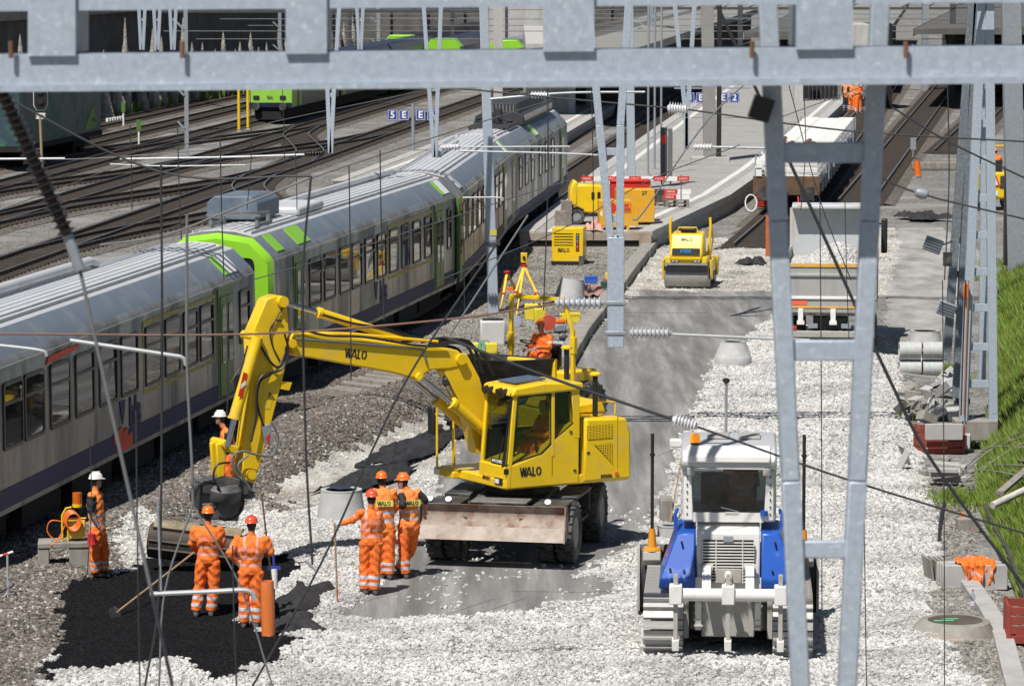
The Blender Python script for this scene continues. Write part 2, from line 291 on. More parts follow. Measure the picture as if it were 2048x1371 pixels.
struct(MB().add([(-1500, -60, -.07), (1500, -60, -.07), (1500, 3000, -.07), (-1500, 3000, -.07)], [(0, 1, 2, 3)]).build('ground', YARD))
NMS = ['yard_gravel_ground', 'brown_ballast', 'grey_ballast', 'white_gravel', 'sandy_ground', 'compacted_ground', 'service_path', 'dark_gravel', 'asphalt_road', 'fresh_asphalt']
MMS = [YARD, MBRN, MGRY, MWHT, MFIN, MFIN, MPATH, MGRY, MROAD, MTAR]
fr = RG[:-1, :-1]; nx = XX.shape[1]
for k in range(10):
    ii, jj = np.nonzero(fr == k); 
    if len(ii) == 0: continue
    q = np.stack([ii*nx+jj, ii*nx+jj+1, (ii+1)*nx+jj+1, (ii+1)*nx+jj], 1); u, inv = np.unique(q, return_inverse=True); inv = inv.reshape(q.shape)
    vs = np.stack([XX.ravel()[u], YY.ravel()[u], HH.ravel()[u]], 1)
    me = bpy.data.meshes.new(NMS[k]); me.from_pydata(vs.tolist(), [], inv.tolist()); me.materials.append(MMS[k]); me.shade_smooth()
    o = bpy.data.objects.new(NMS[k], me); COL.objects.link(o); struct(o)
# ---- loose stones as instanced geometry
def stone_tree(mat, r0, r1, seed):
    t = bpy.data.node_groups.new('stones', 'GeometryNodeTree'); t.interface.new_socket('Geometry', in_out='INPUT', socket_type='NodeSocketGeometry'); t.interface.new_socket('Geometry', in_out='OUTPUT', socket_type='NodeSocketGeometry')
    n, l = t.nodes, t.links; gi = n.new('NodeGroupInput'); go = n.new('NodeGroupOutput'); jn = n.new('GeometryNodeJoinGeometry')
    for k in range(4):
        ic = n.new('GeometryNodeMeshIcoSphere'); ic.inputs['Subdivisions'].default_value = 2 if k % 2 else 1; ic.inputs['Radius'].default_value = 1.
        sp = n.new('GeometryNodeSetPosition'); rv = n.new('FunctionNodeRandomValue'); rv.data_type = 'FLOAT_VECTOR'; rv.inputs[0].default_value = (-.34,)*3; rv.inputs[1].default_value = (.34,)*3; rv.inputs['Seed'].default_value = seed*10+k
        l.new(ic.outputs[0], sp.inputs[0]); l.new(rv.outputs[0], sp.inputs['Offset'])
        tr = n.new('GeometryNodeTransform'); tr.inputs['Scale'].default_value = [(1.25, .9, .62), (1, .8, .75), (1.45, .8, .55), (.95, 1, .8)][k]; l.new(sp.outputs[0], tr.inputs[0])
        sm = n.new('GeometryNodeSetMaterial'); sm.inputs['Material'].default_value = mat; l.new(tr.outputs[0], sm.inputs[0])
        g2 = n.new('GeometryNodeGeometryToInstance'); l.new(sm.outputs[0], g2.inputs[0]); l.new(g2.outputs[0], jn.inputs[0])
    ip = n.new('GeometryNodeInstanceOnPoints'); ip.inputs['Pick Instance'].default_value = True; l.new(gi.outputs[0], ip.inputs['Points']); l.new(jn.outputs[0], ip.inputs['Instance'])
    ri = n.new('FunctionNodeRandomValue'); ri.data_type = 'INT'; ri.inputs[4].default_value = 0; ri.inputs[5].default_value = 3; l.new(ri.outputs[2], ip.inputs['Instance Index'])
    rr = n.new('FunctionNodeRandomValue'); rr.data_type = 'FLOAT_VECTOR'; rr.inputs[0].default_value = (-.6, -.6, 0); rr.inputs[1].default_value = (.6, .6, 6.28); rr.inputs['Seed'].default_value = 3; l.new(rr.outputs[0], ip.inputs['Rotation'])
    rs = n.new('FunctionNodeRandomValue'); rs.data_type = 'FLOAT'; rs.inputs[2].default_value = r0; rs.inputs[3].default_value = r1; rs.inputs['Seed'].default_value = 5; l.new(rs.outputs[1], ip.inputs['Scale'])
    l.new(ip.outputs[0], go.inputs[0]); return t
def stone_mat(name, col, rnd, var=.12, patch=.16):
    m = M(name, col, .9, var=var, scale=20, rnd=rnd, spec=.25); n, l = m.node_tree.nodes, m.node_tree.links; oi = n.new('ShaderNodeObjectInfo'); no = n.new('ShaderNodeTexNoise'); no.inputs['Scale'].default_value = .55; no.inputs['Detail'].default_value = 5; l.new(oi.outputs['Location'], no.inputs[0])
    mr = n.new('ShaderNodeMapRange'); mr.inputs[1].default_value = .33; mr.inputs[2].default_value = .62; mr.inputs[3].default_value = 1-patch*1.6; mr.inputs[4].default_value = 1+patch*.5; l.new(no.outputs[0], mr.inputs[0])
    hv = [q for q in n if q.type == 'HUE_SAT'][0]; src = hv.inputs['Value'].links[0].from_socket; mu = n.new('ShaderNodeMath'); mu.operation = 'MULTIPLY'; l.new(src, mu.inputs[0]); l.new(mr.outputs[0], mu.inputs[1]); l.new(mu.outputs[0], hv.inputs['Value']); return m
SWHT = stone_mat('white_stone', (.525, .52, .503), .28); SBRN = stone_mat('brown_stone', (.165, .145, .127), .60, .3); SGRY = stone_mat('grey_stone', (.265, .25, .225), .50, .25)
STREE = {}
def scatter(name, pts, mat, r0, r1, lift=.3):
    me = bpy.data.meshes.new(name); p = np.array(pts, float).reshape(-1, 3); p[:, 2] += r0*lift; me.from_pydata(p.tolist(), [], []); me.materials.append(mat)
    o = bpy.data.objects.new(name, me); COL.objects.link(o); key = (mat.name, r0, r1)
    if key not in STREE: STREE[key] = stone_tree(mat, r0, r1, len(STREE)+1)
    o.modifiers.new('stones', 'NODES').node_group = STREE[key]; return struct(o, 'stuff')
def region_pts(k, dens, y0, y1, edge=None):
    n = int((GX1-GX0)*(y1-y0)*dens); x = rng.uniform(GX0+.2, GX1-.2, n); y = rng.uniform(y0, min(y1, GY1-.2), n)
    j = ((x-GX0)/GS).astype(int); i = ((y-GY0)/GS).astype(int); ok = RG[np.minimum(i, RG.shape[0]-1), np.minimum(j, RG.shape[1]-1)] == k
    x, y = x[ok], y[ok]; fi, fj = (y-GY0)/GS, (x-GX0)/GS; i0, j0 = np.minimum(fi.astype(int), HH.shape[0]-2), np.minimum(fj.astype(int), HH.shape[1]-2); a, b = fi-i0, fj-j0
    z = (HH[i0, j0]*(1-b)+HH[i0, j0+1]*b)*(1-a)+(HH[i0+1, j0]*(1-b)+HH[i0+1, j0+1]*b)*a
    px, py = proj(x, y); ok = (px > -60) & (px < 2110) & (py < 1420)
    return np.stack([x, y, z], 1)[ok]
scatter('white_gravel_stones', region_pts(3, 330, 54.5, 82), SWHT, .014, .046)
scatter('white_gravel_stones', region_pts(3, 210, 82, 125), SWHT, .02, .055)
SBLK = M('tar_stone', (.009, .009, .0105), .8, var=.3, scale=20, rnd=.4, spec=.15)
scatter('fresh_asphalt_grains', region_pts(9, 800, 54.5, 75), SBLK, .007, .019)
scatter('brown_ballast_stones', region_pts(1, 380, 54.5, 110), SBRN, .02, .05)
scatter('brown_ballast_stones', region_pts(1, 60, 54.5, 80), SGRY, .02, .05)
scatter('grey_ballast_stones', region_pts(2, 230, 90, 145), SGRY, .025, .05)
scatter('dark_gravel_stones', region_pts(7, 380, 54.5, 90), SGRY, .02, .05)
lw = region_pts(8, 16, 56, 75); d_ = vnoise(lw[:, 0], lw[:, 1], .9, 9); qx, qy = proj(lw[:, 0], lw[:, 1])
scatter('loose_white_stones', lw[(d_ > .60) | ((qy > 1140) & (qx > 1020) & (d_ > .42))], SWHT, .016, .045)
scatter('loose_pale_stones', np.concatenate([region_pts(4, 40, 70, 95), region_pts(5, 35, 95, 150)]), SWHT, .015, .04)
scatter('scattered_pale_stones', region_pts(1, 22, 54.5, 90), SWHT, .02, .045)
# ================================================================ RAILWAY: tracks, platforms, trains
def xc(Y): return -3.15+(Y-117)*.105                          # reference track of the grey train
RAILM = M('rail_steel', (.075, .05, .038), .6, .3, var=.3, dirt=(.05, .034, .025), dscale=4)
RAILT = M('rail_head', (.30, .285, .27), .35, .7, var=.15)
SLPM = M('brown_sleeper', (.05, .039, .031), .9, var=.4, scale=5, bump=.4)
BEDM = gravel_mat('track_ballast', [(.06, .05, .042), (.12, .104, .09), (.21, .19, .168)], 13.)
def track(pts, sleepers=True, bed=True, ys=None, z=.0, name='railway_track'):
    pts = [Vector((p[0], p[1], z)) for p in pts]; root = None
    path = curve3(pts, 8) if len(pts) > 2 else [pts[0].lerp(pts[1], i/12) for i in range(13)]
    nor = []
    for i in range(len(path)):
        t = (path[min(i+1, len(path)-1)]-path[max(i-1, 0)]).normalized(); nor.append(Vector((t.y, -t.x, 0)))
    mb = MB()
    if bed: mb.loft([[p+n*-1.75+Vector((0, 0, -.06)), p+n*-1.25+Vector((0, 0, .03)), p+n*1.25+Vector((0, 0, .03)), p+n*1.75+Vector((0, 0, -.06))] for p, n in zip(path, nor)], caps=False)
    else: mb.loft([[p+n*-.05+Vector((0, 0, -.05)), p+n*.05+Vector((0, 0, -.05)), p+Vector((0, 0, -.04))] for p, n in zip(path, nor)])
    root = struct(mb.build(name, BEDM))
    for sd in (-1, 1):
        mb = MB(); prof = [(-.07, .06), (.07, .06), (.02, .09), (.02, .18), (.037, .185), (.037, .22), (-.037, .22), (-.037, .185), (-.02, .18), (-.02, .09)]
        mb.loft([[p+n*(sd*.755+a)+Vector((0, 0, b)) for a, b in prof] for p, n in zip(path, nor)])
        mb.m = [0]*len(mb.f); k = len(prof)
        for i in range(len(path)-1): mb.m[i*k+5] = 1
        mb.build('rail', [RAILM, RAILT], root)
    if sleepers:
        mb = MB(); acc = 0.
        for i in range(len(path)-1):
            a, b = path[i], path[i+1]; L = (b-a).length; t = (b-a)/L; d = acc
            while d < L:
                c = a+t*d; mb.obox(c+Vector((0, 0, .015)), (2.5, .24, .15), Matrix((nor[i], t, Vector((0, 0, 1)))).transposed()); d += .6
            acc = d-L
        o = mb.build('sleepers', SLPM, root, smooth=False); o['kind'] = 'stuff'
    return root
def off(Y, d): return (xc(Y)+d, Y)
track([(-11.7, 62), (-9.7, 78), (-7.6, 91), (-5.2, 104.5), (-3.05, 118), (-2., 131), (-1.2, 143), (1.1, 165), (5.2, 205), (10, 250), (18, 330)])
for d in (-5.2, -10.6): track([off(Y, d) for Y in (128 if d > -8 else 118, 160, 200, 260, 340)])
for d, y0 in ((-16.4, 120), (-22.2, 140), (-27.4, 150), (-31.9, 160), (-36, 235)): track([off(Y, d) for Y in (y0, 180, 220, 280, 360)])
# points and crossovers between the yard tracks
for a, b, y0, y1 in ((-16.4, -10.6, 138, 176), (-10.6, -16.4, 150, 185), (-22.2, -16.4, 190, 228), (-16.4, -22.2, 196, 236), (-10.6, -5.2, 182, 214), (-27.4, -22.2, 205, 240), (-22.2, -16.4, 152, 190), (-27.4, -22.2, 165, 198), (-5.2, -10.6, 150, 180), (-31.9, -27.4, 190, 225)):
    track([off(y0+(y1-y0)*t, a+(b-a)*(t*t*(3-2*t))) for t in (0, .25, .5, .75, 1)], sleepers=y0 < 200, bed=y0 < 200, z=.012, name='crossover_track')
def rt(Y): return 11.6+(Y-158)*.128
track([(rt(Y)-(.3 if Y < 150 else 0), Y) for Y in (141, 160, 200, 260, 340)])
track([(18.2+(Y-186.7)*.143, Y) for Y in (166, 200, 240, 300, 400)]); track([(31+(Y-248)*.17, Y) for Y in (208, 240, 280, 330, 400)])
bs_ = thing('buffer_beam', 'weathered timber beam lying across the end of the side track', 'beam', G(1885, 338)); MB().box(-1.6, 1.6, -.3, .3, 0, .35).build('beam', GRYW, bs_, bevel=.03)
# narrow strip of old sleepers stacked along the ballast edge
for i in range(11):
    p = Vector((-4.05+i*.155, 91.2+i*.86, 0)); p.z = height(p.x, p.y)+.06
    b = MB().obox((0, 0, 0), (1.0, .26, .22)); o = b.build('old_sleeper', GRYW, None, bevel=.02); o.location = p; o.rotation_euler = (.06*((i*7) % 3-1), .1, -.2+.05*((i*5) % 3)); tag(o, 'weathered timber sleeper end lying along the shaded edge of the brown ballast', 'sleeper', 'timber sleeper ends beside the train')
# ---- platforms
PAVM = M('platform_paving', (.37, .365, .35), .9, var=.08, scale=1.2, bump=.3, bscale=14, dirt=(.29, .28, .265), dscale=.6, dmin=.45, dmax=.7)
def pave(m):
    n, l = m.node_tree.nodes, m.node_tree.links; b = n['Principled BSDF']; src = b.inputs['Base Color'].links[0].from_socket; tc = n.new('ShaderNodeTexCoord'); br = n.new('ShaderNodeTexBrick'); br.inputs['Scale'].default_value = 1.; br.inputs['Brick Width'].default_value = .5; br.inputs['Row Height'].default_value = .25; br.inputs['Mortar Size'].default_value = .012
    br.inputs['Color1'].default_value = (1, 1, 1, 1); br.inputs['Color2'].default_value = (.86, .85, .83, 1); br.inputs['Mortar'].default_value = (.5, .48, .45, 1); l.new(tc.outputs['Object'], br.inputs[0]); mx = n.new('ShaderNodeMix'); mx.data_type = 'RGBA'; mx.blend_type = 'MULTIPLY'; mx.inputs[0].default_value = 1; l.new(src, mx.inputs[6]); l.new(br.outputs[0], mx.inputs[7]); l.new(mx.outputs[2], b.inputs['Base Color'])
pave(PAVM)
EDGM = M('platform_edge_stone', (.50, .495, .475), .85, var=.08, dirt=(.33, .31, .28), dscale=2)
PZ = .72
def platform(name, left, right, blocks=True):
    mb = MB(); n = len(left); L = [Vector((*p, 0)) for p in left]; Rr = [Vector((*p, 0)) for p in right]
    mb.loft([[l+Vector((0, 0, -.07)), l+Vector((0, 0, PZ)), r+Vector((0, 0, PZ)), r+Vector((0, 0, -.07))] for l, r in zip(L, Rr)])
    pf = struct(mb.build(name, [PAVM]))
    for side, s in ((L, 1), (Rr, -1)):
        for i in range(n-1):
            a, b = side[i], side[i+1]; t = (b-a).normalized(); nn = Vector((t.y, -t.x, 0))*s; seg = max(1, int((b-a).length/2.4)) if blocks and a.y < 230 else 1
            for k in range(seg):
                p, q = a.lerp(b, (k+.006)/seg), a.lerp(b, (k+.994)/seg)
                MB().loft([[p+nn*-.05+Vector((0, 0, PZ-.25)), p+nn*-.05+Vector((0, 0, PZ+.03)), p+nn*.55+Vector((0, 0, PZ+.03)), p+nn*.55+Vector((0, 0, PZ-.25))], [q+nn*-.05+Vector((0, 0, PZ-.25)), q+nn*-.05+Vector((0, 0, PZ+.03)), q+nn*.55+Vector((0, 0, PZ+.03)), q+nn*.55+Vector((0, 0, PZ-.25))]]).build('edge_slab', CON, pf, bevel=.01)
            p, q = a+nn*1.0, b+nn*1.0
            MB().add([p+Vector((0, 0, PZ+.004)), q+Vector((0, 0, PZ+.004)), q+nn*.3+Vector((0, 0, PZ+.004)), p+nn*.3+Vector((0, 0, PZ+.004))], [(0, 1, 2, 3)]).build('tactile_line', M('white_line', (.66, .65, .62), .8, dirt=(.4, .39, .37), dscale=3), pf)
    return pf
pA = platform('island_platform', [(.3, 139.9), (2.45, 161.7), (4.1, 180), (8.8, 225), (18, 310)], [(5.2, 139.9), (9.35, 161.0), (12.2, 180), (18.4, 225), (29.5, 310)])
# end wall face with its long drain slot and green marks
e = MB(); e.box(.3, 5.2, 139.66, 139.86, -.05, .18); e.box(.3, 5.2, 139.66, 139.86, .42, PZ-.03); e.box(.3, .62, 139.66, 139.86, .18, .42); e.box(4.75, 5.2, 139.66, 139.86, .18, .42); e.box(1.9, 2.1, 139.66, 139.86, .18, .42)
e.build('end_wall', M('stained_concrete', (.40, .36, .31), .9, var=.1, dirt=(.26, .17, .11), dscale=.8, dmin=.42, dmax=.72, bump=.2), pA)
sl = MB()
for k in range(4): sl.box(.62, 4.75, 139.74, 139.8, .195+k*.058, .215+k*.058)
sl.build('grille', M('slot_dark', (.02, .02, .02), .9), pA)
GRN = M('green_spray', (.12, .75, .3), .6)
for poly in ([(4.45, .02), (4.68, .02), (4.56, .17)], [(4.74, .09), (4.98, .09), (4.98, .05), (5.1, .115), (4.98, .18), (4.98, .14), (4.74, .14)]): MB().pxz(poly, 139.645, 139.657).build('spray_mark', GRN, pA)
pB = platform('low_platform', [(-8.2, 171), (-5.9, 190), (2, 260), (9, 330)], [(-1.6, 171), (.6, 190), (7.4, 260), (14.5, 330)], False)
# kerb left from the old platform, between grey ballast and the asphalt
kp = [(1310, 487), (1262, 545), (1215, 610), (1165, 672), (1128, 735)]
kr = thing('old_kerb', 'rough broken concrete kerb edging the asphalt base beside the grey ballast', 'kerb', G(*kp[2])); o0 = G(*kp[2])
for a, b in zip(kp, kp[1:]):
    for k in range(2):
        p, q = G(a[0]+(b[0]-a[0])*(k/2+.01), a[1]+(b[1]-a[1])*(k/2+.01))-o0, G(a[0]+(b[0]-a[0])*(k/2+.49), a[1]+(b[1]-a[1])*(k/2+.49))-o0
        MB().bar(p+Vector((0, 0, .14)), q+Vector((0, 0, .14+.01*random.random())), .5, .34).build('kerb_stone', CON3, kr, bevel=.03)
# ---- passenger train
TGRY = M('train_grey', (.29, .287, .28), .24, .25, var=.08, scale=.8, dirt=(.13, .12, .11), dscale=1.1, dmin=.42, dmax=.75, vert=True)
TROOF = M('train_roof', (.56, .575, .60), .5, .1, var=.07, scale=3, dirt=(.42, .425, .43), dscale=1.5)
TBEV = M('train_roof_bevel', (.20, .235, .28), .4, .3, var=.08, scale=2, dirt=(.28, .29, .30), dscale=1.2, dmin=.5, dmax=.8, vert=True)
TBLU = M('train_blue_band', (.012, .015, .085), .6, var=.15, dirt=(.09, .085, .10), dscale=1.5, dmin=.68, dmax=.98, vert=True)
TGRN = M('train_green', (.26, .58, .03), .4, var=.05)
TGRD = M('train_green_door', (.085, .19, .035), .4, var=.1)
TYEL = M('train_yellow_line', (.40, .31, .03), .5, var=.2)
TWIN = M('train_window_frame', (.03, .03, .032), .4)
TGLS = M('train_glass', (.02, .022, .024), .03, 0., var=.2, spec=1.)
TUND = M('underframe', (.012, .011, .0105), .9, var=.3)
def railcar(pfar, head, label, wins, doors, lett=None, first=None, length=24.9, name='train_car', front=False, sq=(), ac=False, motor=False, klass=(), endyel=False):
    ang = math.atan(1/head); t = Vector((cos(ang), sin(ang), 0)); far = Vector((*pfar, 0)); org = far-t*length
    # local frame: x along the train (away), y to the left; right-hand side of the body at y = 0
    root = thing(name, label, 'train car', org, ang, 'cars of the grey passenger train')
    W = 2.86; side = [(0, .82), (-.02, 1.4), (-.02, 2.6), (0, 3.55), (.10, 3.70), (.52, 4.12), (1.0, 4.24), (1.43, 4.27)]
    prof = [(a, b) for a, b in side]+[(W-a, b) for a, b in side[::-1][1:]]
    mb = MB(); mb.loft([[(x, a, b) for a, b in prof] for x in (.15, length-.15)])
    k = len(prof); mb.m = [0]*len(mb.f)
    for j in range(k-1):
        if j == 4 or j == k-6: mb.m[j] = 1
        elif 4 < j < k-6: mb.m[j] = 2
    body = mb.build('body', [TGRY, TBEV, TROOF], root)
    rb = MB()
    for j in range(9):
        y = .68+j*(W-1.36)/8; z = 4.165+.10*(1-abs(y-W/2)/(W/2-.5))**.5; rb.box(.5, length-.5, y-.012, y+.012, z-.05, z+.018)
    rb.build('roof_ribs', TROOF, root)
    for x in (.2, length-.42): MB().loft([[(x+q, a*.985+.02, b+.012) for a, b in prof[4:-4]] for q in (0, .22)]).build('roof_end_strip', M('pale_seal', (.55, .55, .53), .6), root)
    MB().box(.4, length-.4, -.034, .2, .93, 1.30).add([], []).build('blue_band', TBLU, root)
    MB().box(.3, length-.3, -.03, .03, 3.50, 3.56).build('gutter', TGRY, root)
    u = MB(); u.box(.8, length-.8, .35, W-.35, .55, .98)
    for x0, x1 in ((5.5, 8.2), (9, 12), (13, 15.5), (16.3, 19)): u.box(x0, x1, .12, W-.12, .32, .92)
    u.build('underframe', TUND, root)
    for bx in (3.2, length-3.2):
        b = MB(); b.box(bx-1.7, bx+1.7, .25, .42, .35, .7); b.box(bx-1.7, bx+1.7, W-.42, W-.25, .35, .7)
        for wx in (-1.25, 1.25):
            for wy in (.62, W-.75): b.cyl((bx+wx, wy, .64), (bx+wx, wy+.13, .64), .43, n=18)
        b.build('bogie', TUND, root)
    S = lambda px: PL(px, 600, org, ang)[0]
    for i, (px, wpx) in enumerate(wins):
        s0, s1 = S(px-wpx/2), S(px+wpx/2); z0, z1 = 2.0, 3.27
        fr = MB(); P = rrect(s0, s1, z0, z1, .1, 3); Q = rrect(s0+.07, s1-.07, z0+.07, z1-.07, .07, 3); n = len(P)
        fr.add([(a, -.05, b) for a, b in P]+[(a, -.05, b) for a, b in Q]+[(a, .03, b) for a, b in P]+[(a, .03, b) for a, b in Q], [(j, (j+1) % n, n+(j+1) % n, n+j) for j in range(n)]+[(j, (j+1) % n, 2*n+(j+1) % n, 2*n+j) for j in range(n)]+[(n+j, n+(j+1) % n, 3*n+(j+1) % n, 3*n+j) for j in range(n)])
        fr.box(s0+.07, s1-.07, -.05, .01, 2.84, 2.90); f = fr.build('window', TWIN, root)
        ti = .02*math.sin(i*5.1); MB().add([(s0+.05, -.03+ti*.3, z0+.05), (s1-.05, -.03, z0+.05), (s1-.05, -.03+ti, z1-.05), (s0+.05, -.03, z1-.05)], [(0, 1, 2, 3)]).build('pane', TGLS, f)
    for px, wpx in doors:
        s0, s1 = S(px-wpx/2), S(px+wpx/2); m_ = (s0+s1)/2
        d = MB().box(s0-.12, s1+.12, -.035, .05, .98, 3.5).build('door_surround', TGRD, root)
        for a, b in ((s0, m_-.01), (m_+.01, s1)):
            lf = MB().box(a, b, -.06, .0, 1.0, 3.3).build('door_leaf', TGRD, root, bevel=.02); MB().pxz(rrect(a+.12, b-.12, 1.75, 3.1, .1, 3), -.075, -.05).build('door_window', TGLS, lf)
    if first:
        s0, s1 = S(first[0]), S(first[1]); MB().box(s0, s1, -.028, .02, 3.33, 3.41).build('first_class_line', TYEL, root); MB().box(s0, s1, -.028, .02, 1.86, 1.94).build('first_class_line', TYEL, root)
        for s in (s0, s1-.08): MB().box(s, s+.08, -.028, .02, 1.943, 3.327).build('first_class_line', TYEL, root)
    if lett: letters('bls', .85, 'lettering', TBLU, root, Matrix.Translation((S(lett), -.035, 1.60)), bold=.03); MB().pxz([(S(lett)-1.25, 1.95), (S(lett)-.8, 1.95), (S(lett)-.86, 1.7), (S(lett)-1.02, 1.46), (S(lett)-1.16, 1.72)], -.04, -.02).build('emblem', TBLU, root)
    for px in klass: letters('2', .42, 'class_number', M('number_white', (.6, .6, .58), .6), root, Matrix.Translation((S(px), -.035, 2.95)))
    for s0, s1, c in sq:
        cc = TGRN if c == 'g' else WHT
        MB().add([(s0, .085, 3.72), (s1, .085, 3.72), (s1, .475, 4.115), (s0, .475, 4.115), (s0, .12, 3.70), (s1, .12, 3.70), (s1, .5, 4.09), (s0, .5, 4.09)], [(0, 1, 2, 3), (4, 5, 6, 7), (0, 1, 5, 4), (2, 3, 7, 6), (0, 3, 7, 4), (1, 2, 6, 5)]).build('roof_patch', cc, root)
    return root, W
WARM = TGLS
c1, W = railcar((-6.12, 89.3), .158, 'grey train car behind the dozer-sized bucket, with red spray marks along its side', [(20, 40), (63, 40), (115, 40), (165, 38), (212, 36), (255, 34), (303, 32), (342, 30), (378, 28), (411, 27), (487, 20)], [(449, 26)], lett=265, first=(283, 428), sq=((22.15, 22.55, 'g'), (22.6, 23.5, 'w')), klass=(36,))
c1['label'] = 'grey train car with red spray marks, farther along its roof a pale conduit pipe'
MB().tube([(1, 2.05, 4.38), (17.5, 2.05, 4.38), (17.8, 2.0, 4.3)], .11, 10).build('roof_conduit', TROOF, c1)
RSP = M('red_spray', (.75, .07, .035), .6, var=.2)
for px, w_, z0, z1 in ((236, 14, .92, 1.42), (246, 12, .9, 1.36), (256, 12, .92, 1.22), (229, 7, 1.1, 1.4)): 
    s = PL(px, 860, c1.location, c1.rotation_euler.z)[0]; MB().pxz([(s-.2, z0+.03), (s+.23, z0), (s+.2, z1), (s-.15, z1-.05)], -.046-.002*(px % 4), -.030).build('spray_mark', RSP, c1)
for px, z0, z1 in ((100, 3.30, 3.46), (116, 3.32, 3.47), (132, 3.34, 3.48), (145, 3.36, 3.47)): s = PL(px, 690, c1.location, c1.rotation_euler.z)[0]; MB().pxz([(s-.35, z0), (s+.3, z0+.03), (s+.35, z1), (s-.2, z1-.02)], -.03-.002*(px % 3), -.01).build('spray_mark', RSP, c1)
pale = MB().box(.3, 1.4, .5, 2.3, 4.28, 4.75); pale.build('roof_box', TROOF, c1, bevel=.05)
c2, W = railcar((-1.72, 117.1), .171, 'grey train car with green driving end and a slate box on its roof', [(629, 24), (658, 22), (689, 22), (712, 20), (738, 19), (762, 18), (786, 17), (810, 16), (832, 15), (855, 14), (897, 8)], [(598, 20), (877, 15)], lett=765, first=(775, 864), sq=((23.0, 23.3, 'g'), (23.35, 24.1, 'w'), (.9, 1.6, 'g'), (3.2, 4.6, 'g')), klass=(645,))
fp = [(.03, .95), (.01, 2.6), (.03, 3.55), (.13, 3.70), (.54, 4.10), (1.43, 4.22), (2.32, 4.10), (2.73, 3.70), (2.83, 3.55), (2.85, 2.6), (2.83, .95)]
MB().loft([[(-.12, a, b) for a, b in [(q[0]*.94+.086, .95+(q[1]-.95)*.96) for q in fp]], [(.16, a, b) for a, b in fp]]).build('driving_end', TGRN, c2)
MB().loft([[(.155, a, b+.02) for a, b in fp[2:-2]], [(1.35, a, b+.02) for a, b in fp[2:-2]]]).build('green_hood', TGRN, c2)
ws = MB().prism(rrect(.45, 2.4, 2.3, 3.62, .15), lambda a, b: (-.14, a, b), lambda a, b: (-.1, a, b)).build('windscreen', GLS, c2); MB().box(-.18, -.13, .4, 2.45, 2.2, 2.3).build('wiper_panel', WHT, c2)
MB().prism(rrect(.4, 1.2, 1.4, 2.2, .1), lambda a, b: (-.15, a, b), lambda a, b: (-.11, a, b)).build('nose_panel', WHT, c2)
for y in (.5, 2.3): MB().cyl((-.2, y, 1.25), (-.1, y, 1.25), .12).build('headlight', M('lamp_glass', (.7, .7, .68), .15), c2)
SLT = M('slate_box', (.10, .135, .18), .5, var=.06, dirt=(.2, .22, .25), dscale=1.5)
bx = MB().pyz([(1.15, 4.32), (2.5, 4.32), (2.5, 4.75), (2.3, 4.92), (1.35, 4.92), (1.15, 4.75)], 3.2, 5.6); bx.build('roof_unit', SLT, c2, bevel=.03)
MB().box(6.2, 9.2, .75, 1.9, 4.22, 4.45).build('roof_hatch', TROOF, c2, bevel=.08)
fr = MB()
for y in (.8, 2.0): fr.bar((1.6, y, 4.3), (3.2, y, 4.3), .06); fr.cyl((1.7, y, 4.25), (1.7, y, 4.5), .07); fr.cyl((2.9, y, 4.25), (2.9, y, 4.5), .07)
fr.bar((1.7, .8, 4.52), (2.9, 2.0, 4.56), .05); fr.bar((1.7, 2.0, 4.52), (2.9, .8, 4.56), .05); fr.bar((1.6, .7, 4.55), (1.6, 2.1, 4.55), .05); fr.build('pantograph', CABL, c2)
MB().tube([(9, 1.9, 4.36), (24, 1.9, 4.36)], .09, 8).build('roof_conduit', TROOF, c2)
c3, W = railcar((.05, 142.1), .068, 'grey train car with yellow end door, next behind the car with the slate box', [(927, 7), (938, 7), (948, 7), (958, 7), (968, 6), (984, 6), (992, 6), (1000, 6)], [(919, 4), (1008, 5)], sq=((22.4, 22.8, 'w'), (22.9, 23.4, 'g'), (1.2, 1.9, 'w')))
MB().box(.2, 1.1, -.03, .05, .97, 3.5).build('yellow_end', M('train_yellow', (.55, .33, .03), .45, var=.1), c3)
MB().tube([(9, 1.5, 4.36), (17, 1.5, 4.36)], .1, 8).build('roof_conduit', TROOF, c3); cp = MB().lathe([(.12, -.25), (.12, .2), (.07, .3)], (8.9, 1.5, 4.38), (-1, 0, 0)); cp.build('conduit_cap', M('cap_blue', (.12, .16, .22), .4), c3)
c4, W = railcar((2.45, 166.6), .098, 'grey motor coach with dark louvred roof equipment, farthest of the train', [(1040, 6), (1052, 6), (1064, 6), (1080, 6), (1092, 6), (1104, 6)], [(1024, 5), (1122, 5)], sq=((10.5, 11.0, 'g'), (11.1, 11.7, 'w'), (11.8, 12.1, 'g')), motor=True)
DLV = M('roof_louvre', (.045, .046, .05), .6, .2, var=.2)
eq = MB(); eq.pyz([(.45, 4.22), (2.4, 4.22), (2.4, 4.55), (2.0, 4.75), (.85, 4.75), (.45, 4.55)], 9.0, 22.5); eq.build('roof_equipment', DLV, c4, bevel=.02)
MB().pyz([(.62, 4.56), (2.2, 4.56), (2.1, 5.06), (.75, 5.06)], 9.4, 20.5).build('louvre_hood', DLV, c4, bevel=.02)
fins = MB()
for i in range(44): fins.box(9.3+i*.29, 9.36+i*.29, .40, .45, 4.28, 4.58)
for i in range(9): fins.box(9.36, 9.40, .86+i*.14, .9+i*.14, 4.6, 5.0)
fins.build('louvres', M('louvre_light', (.2, .2, .2), .6), c4)
pg = MB()
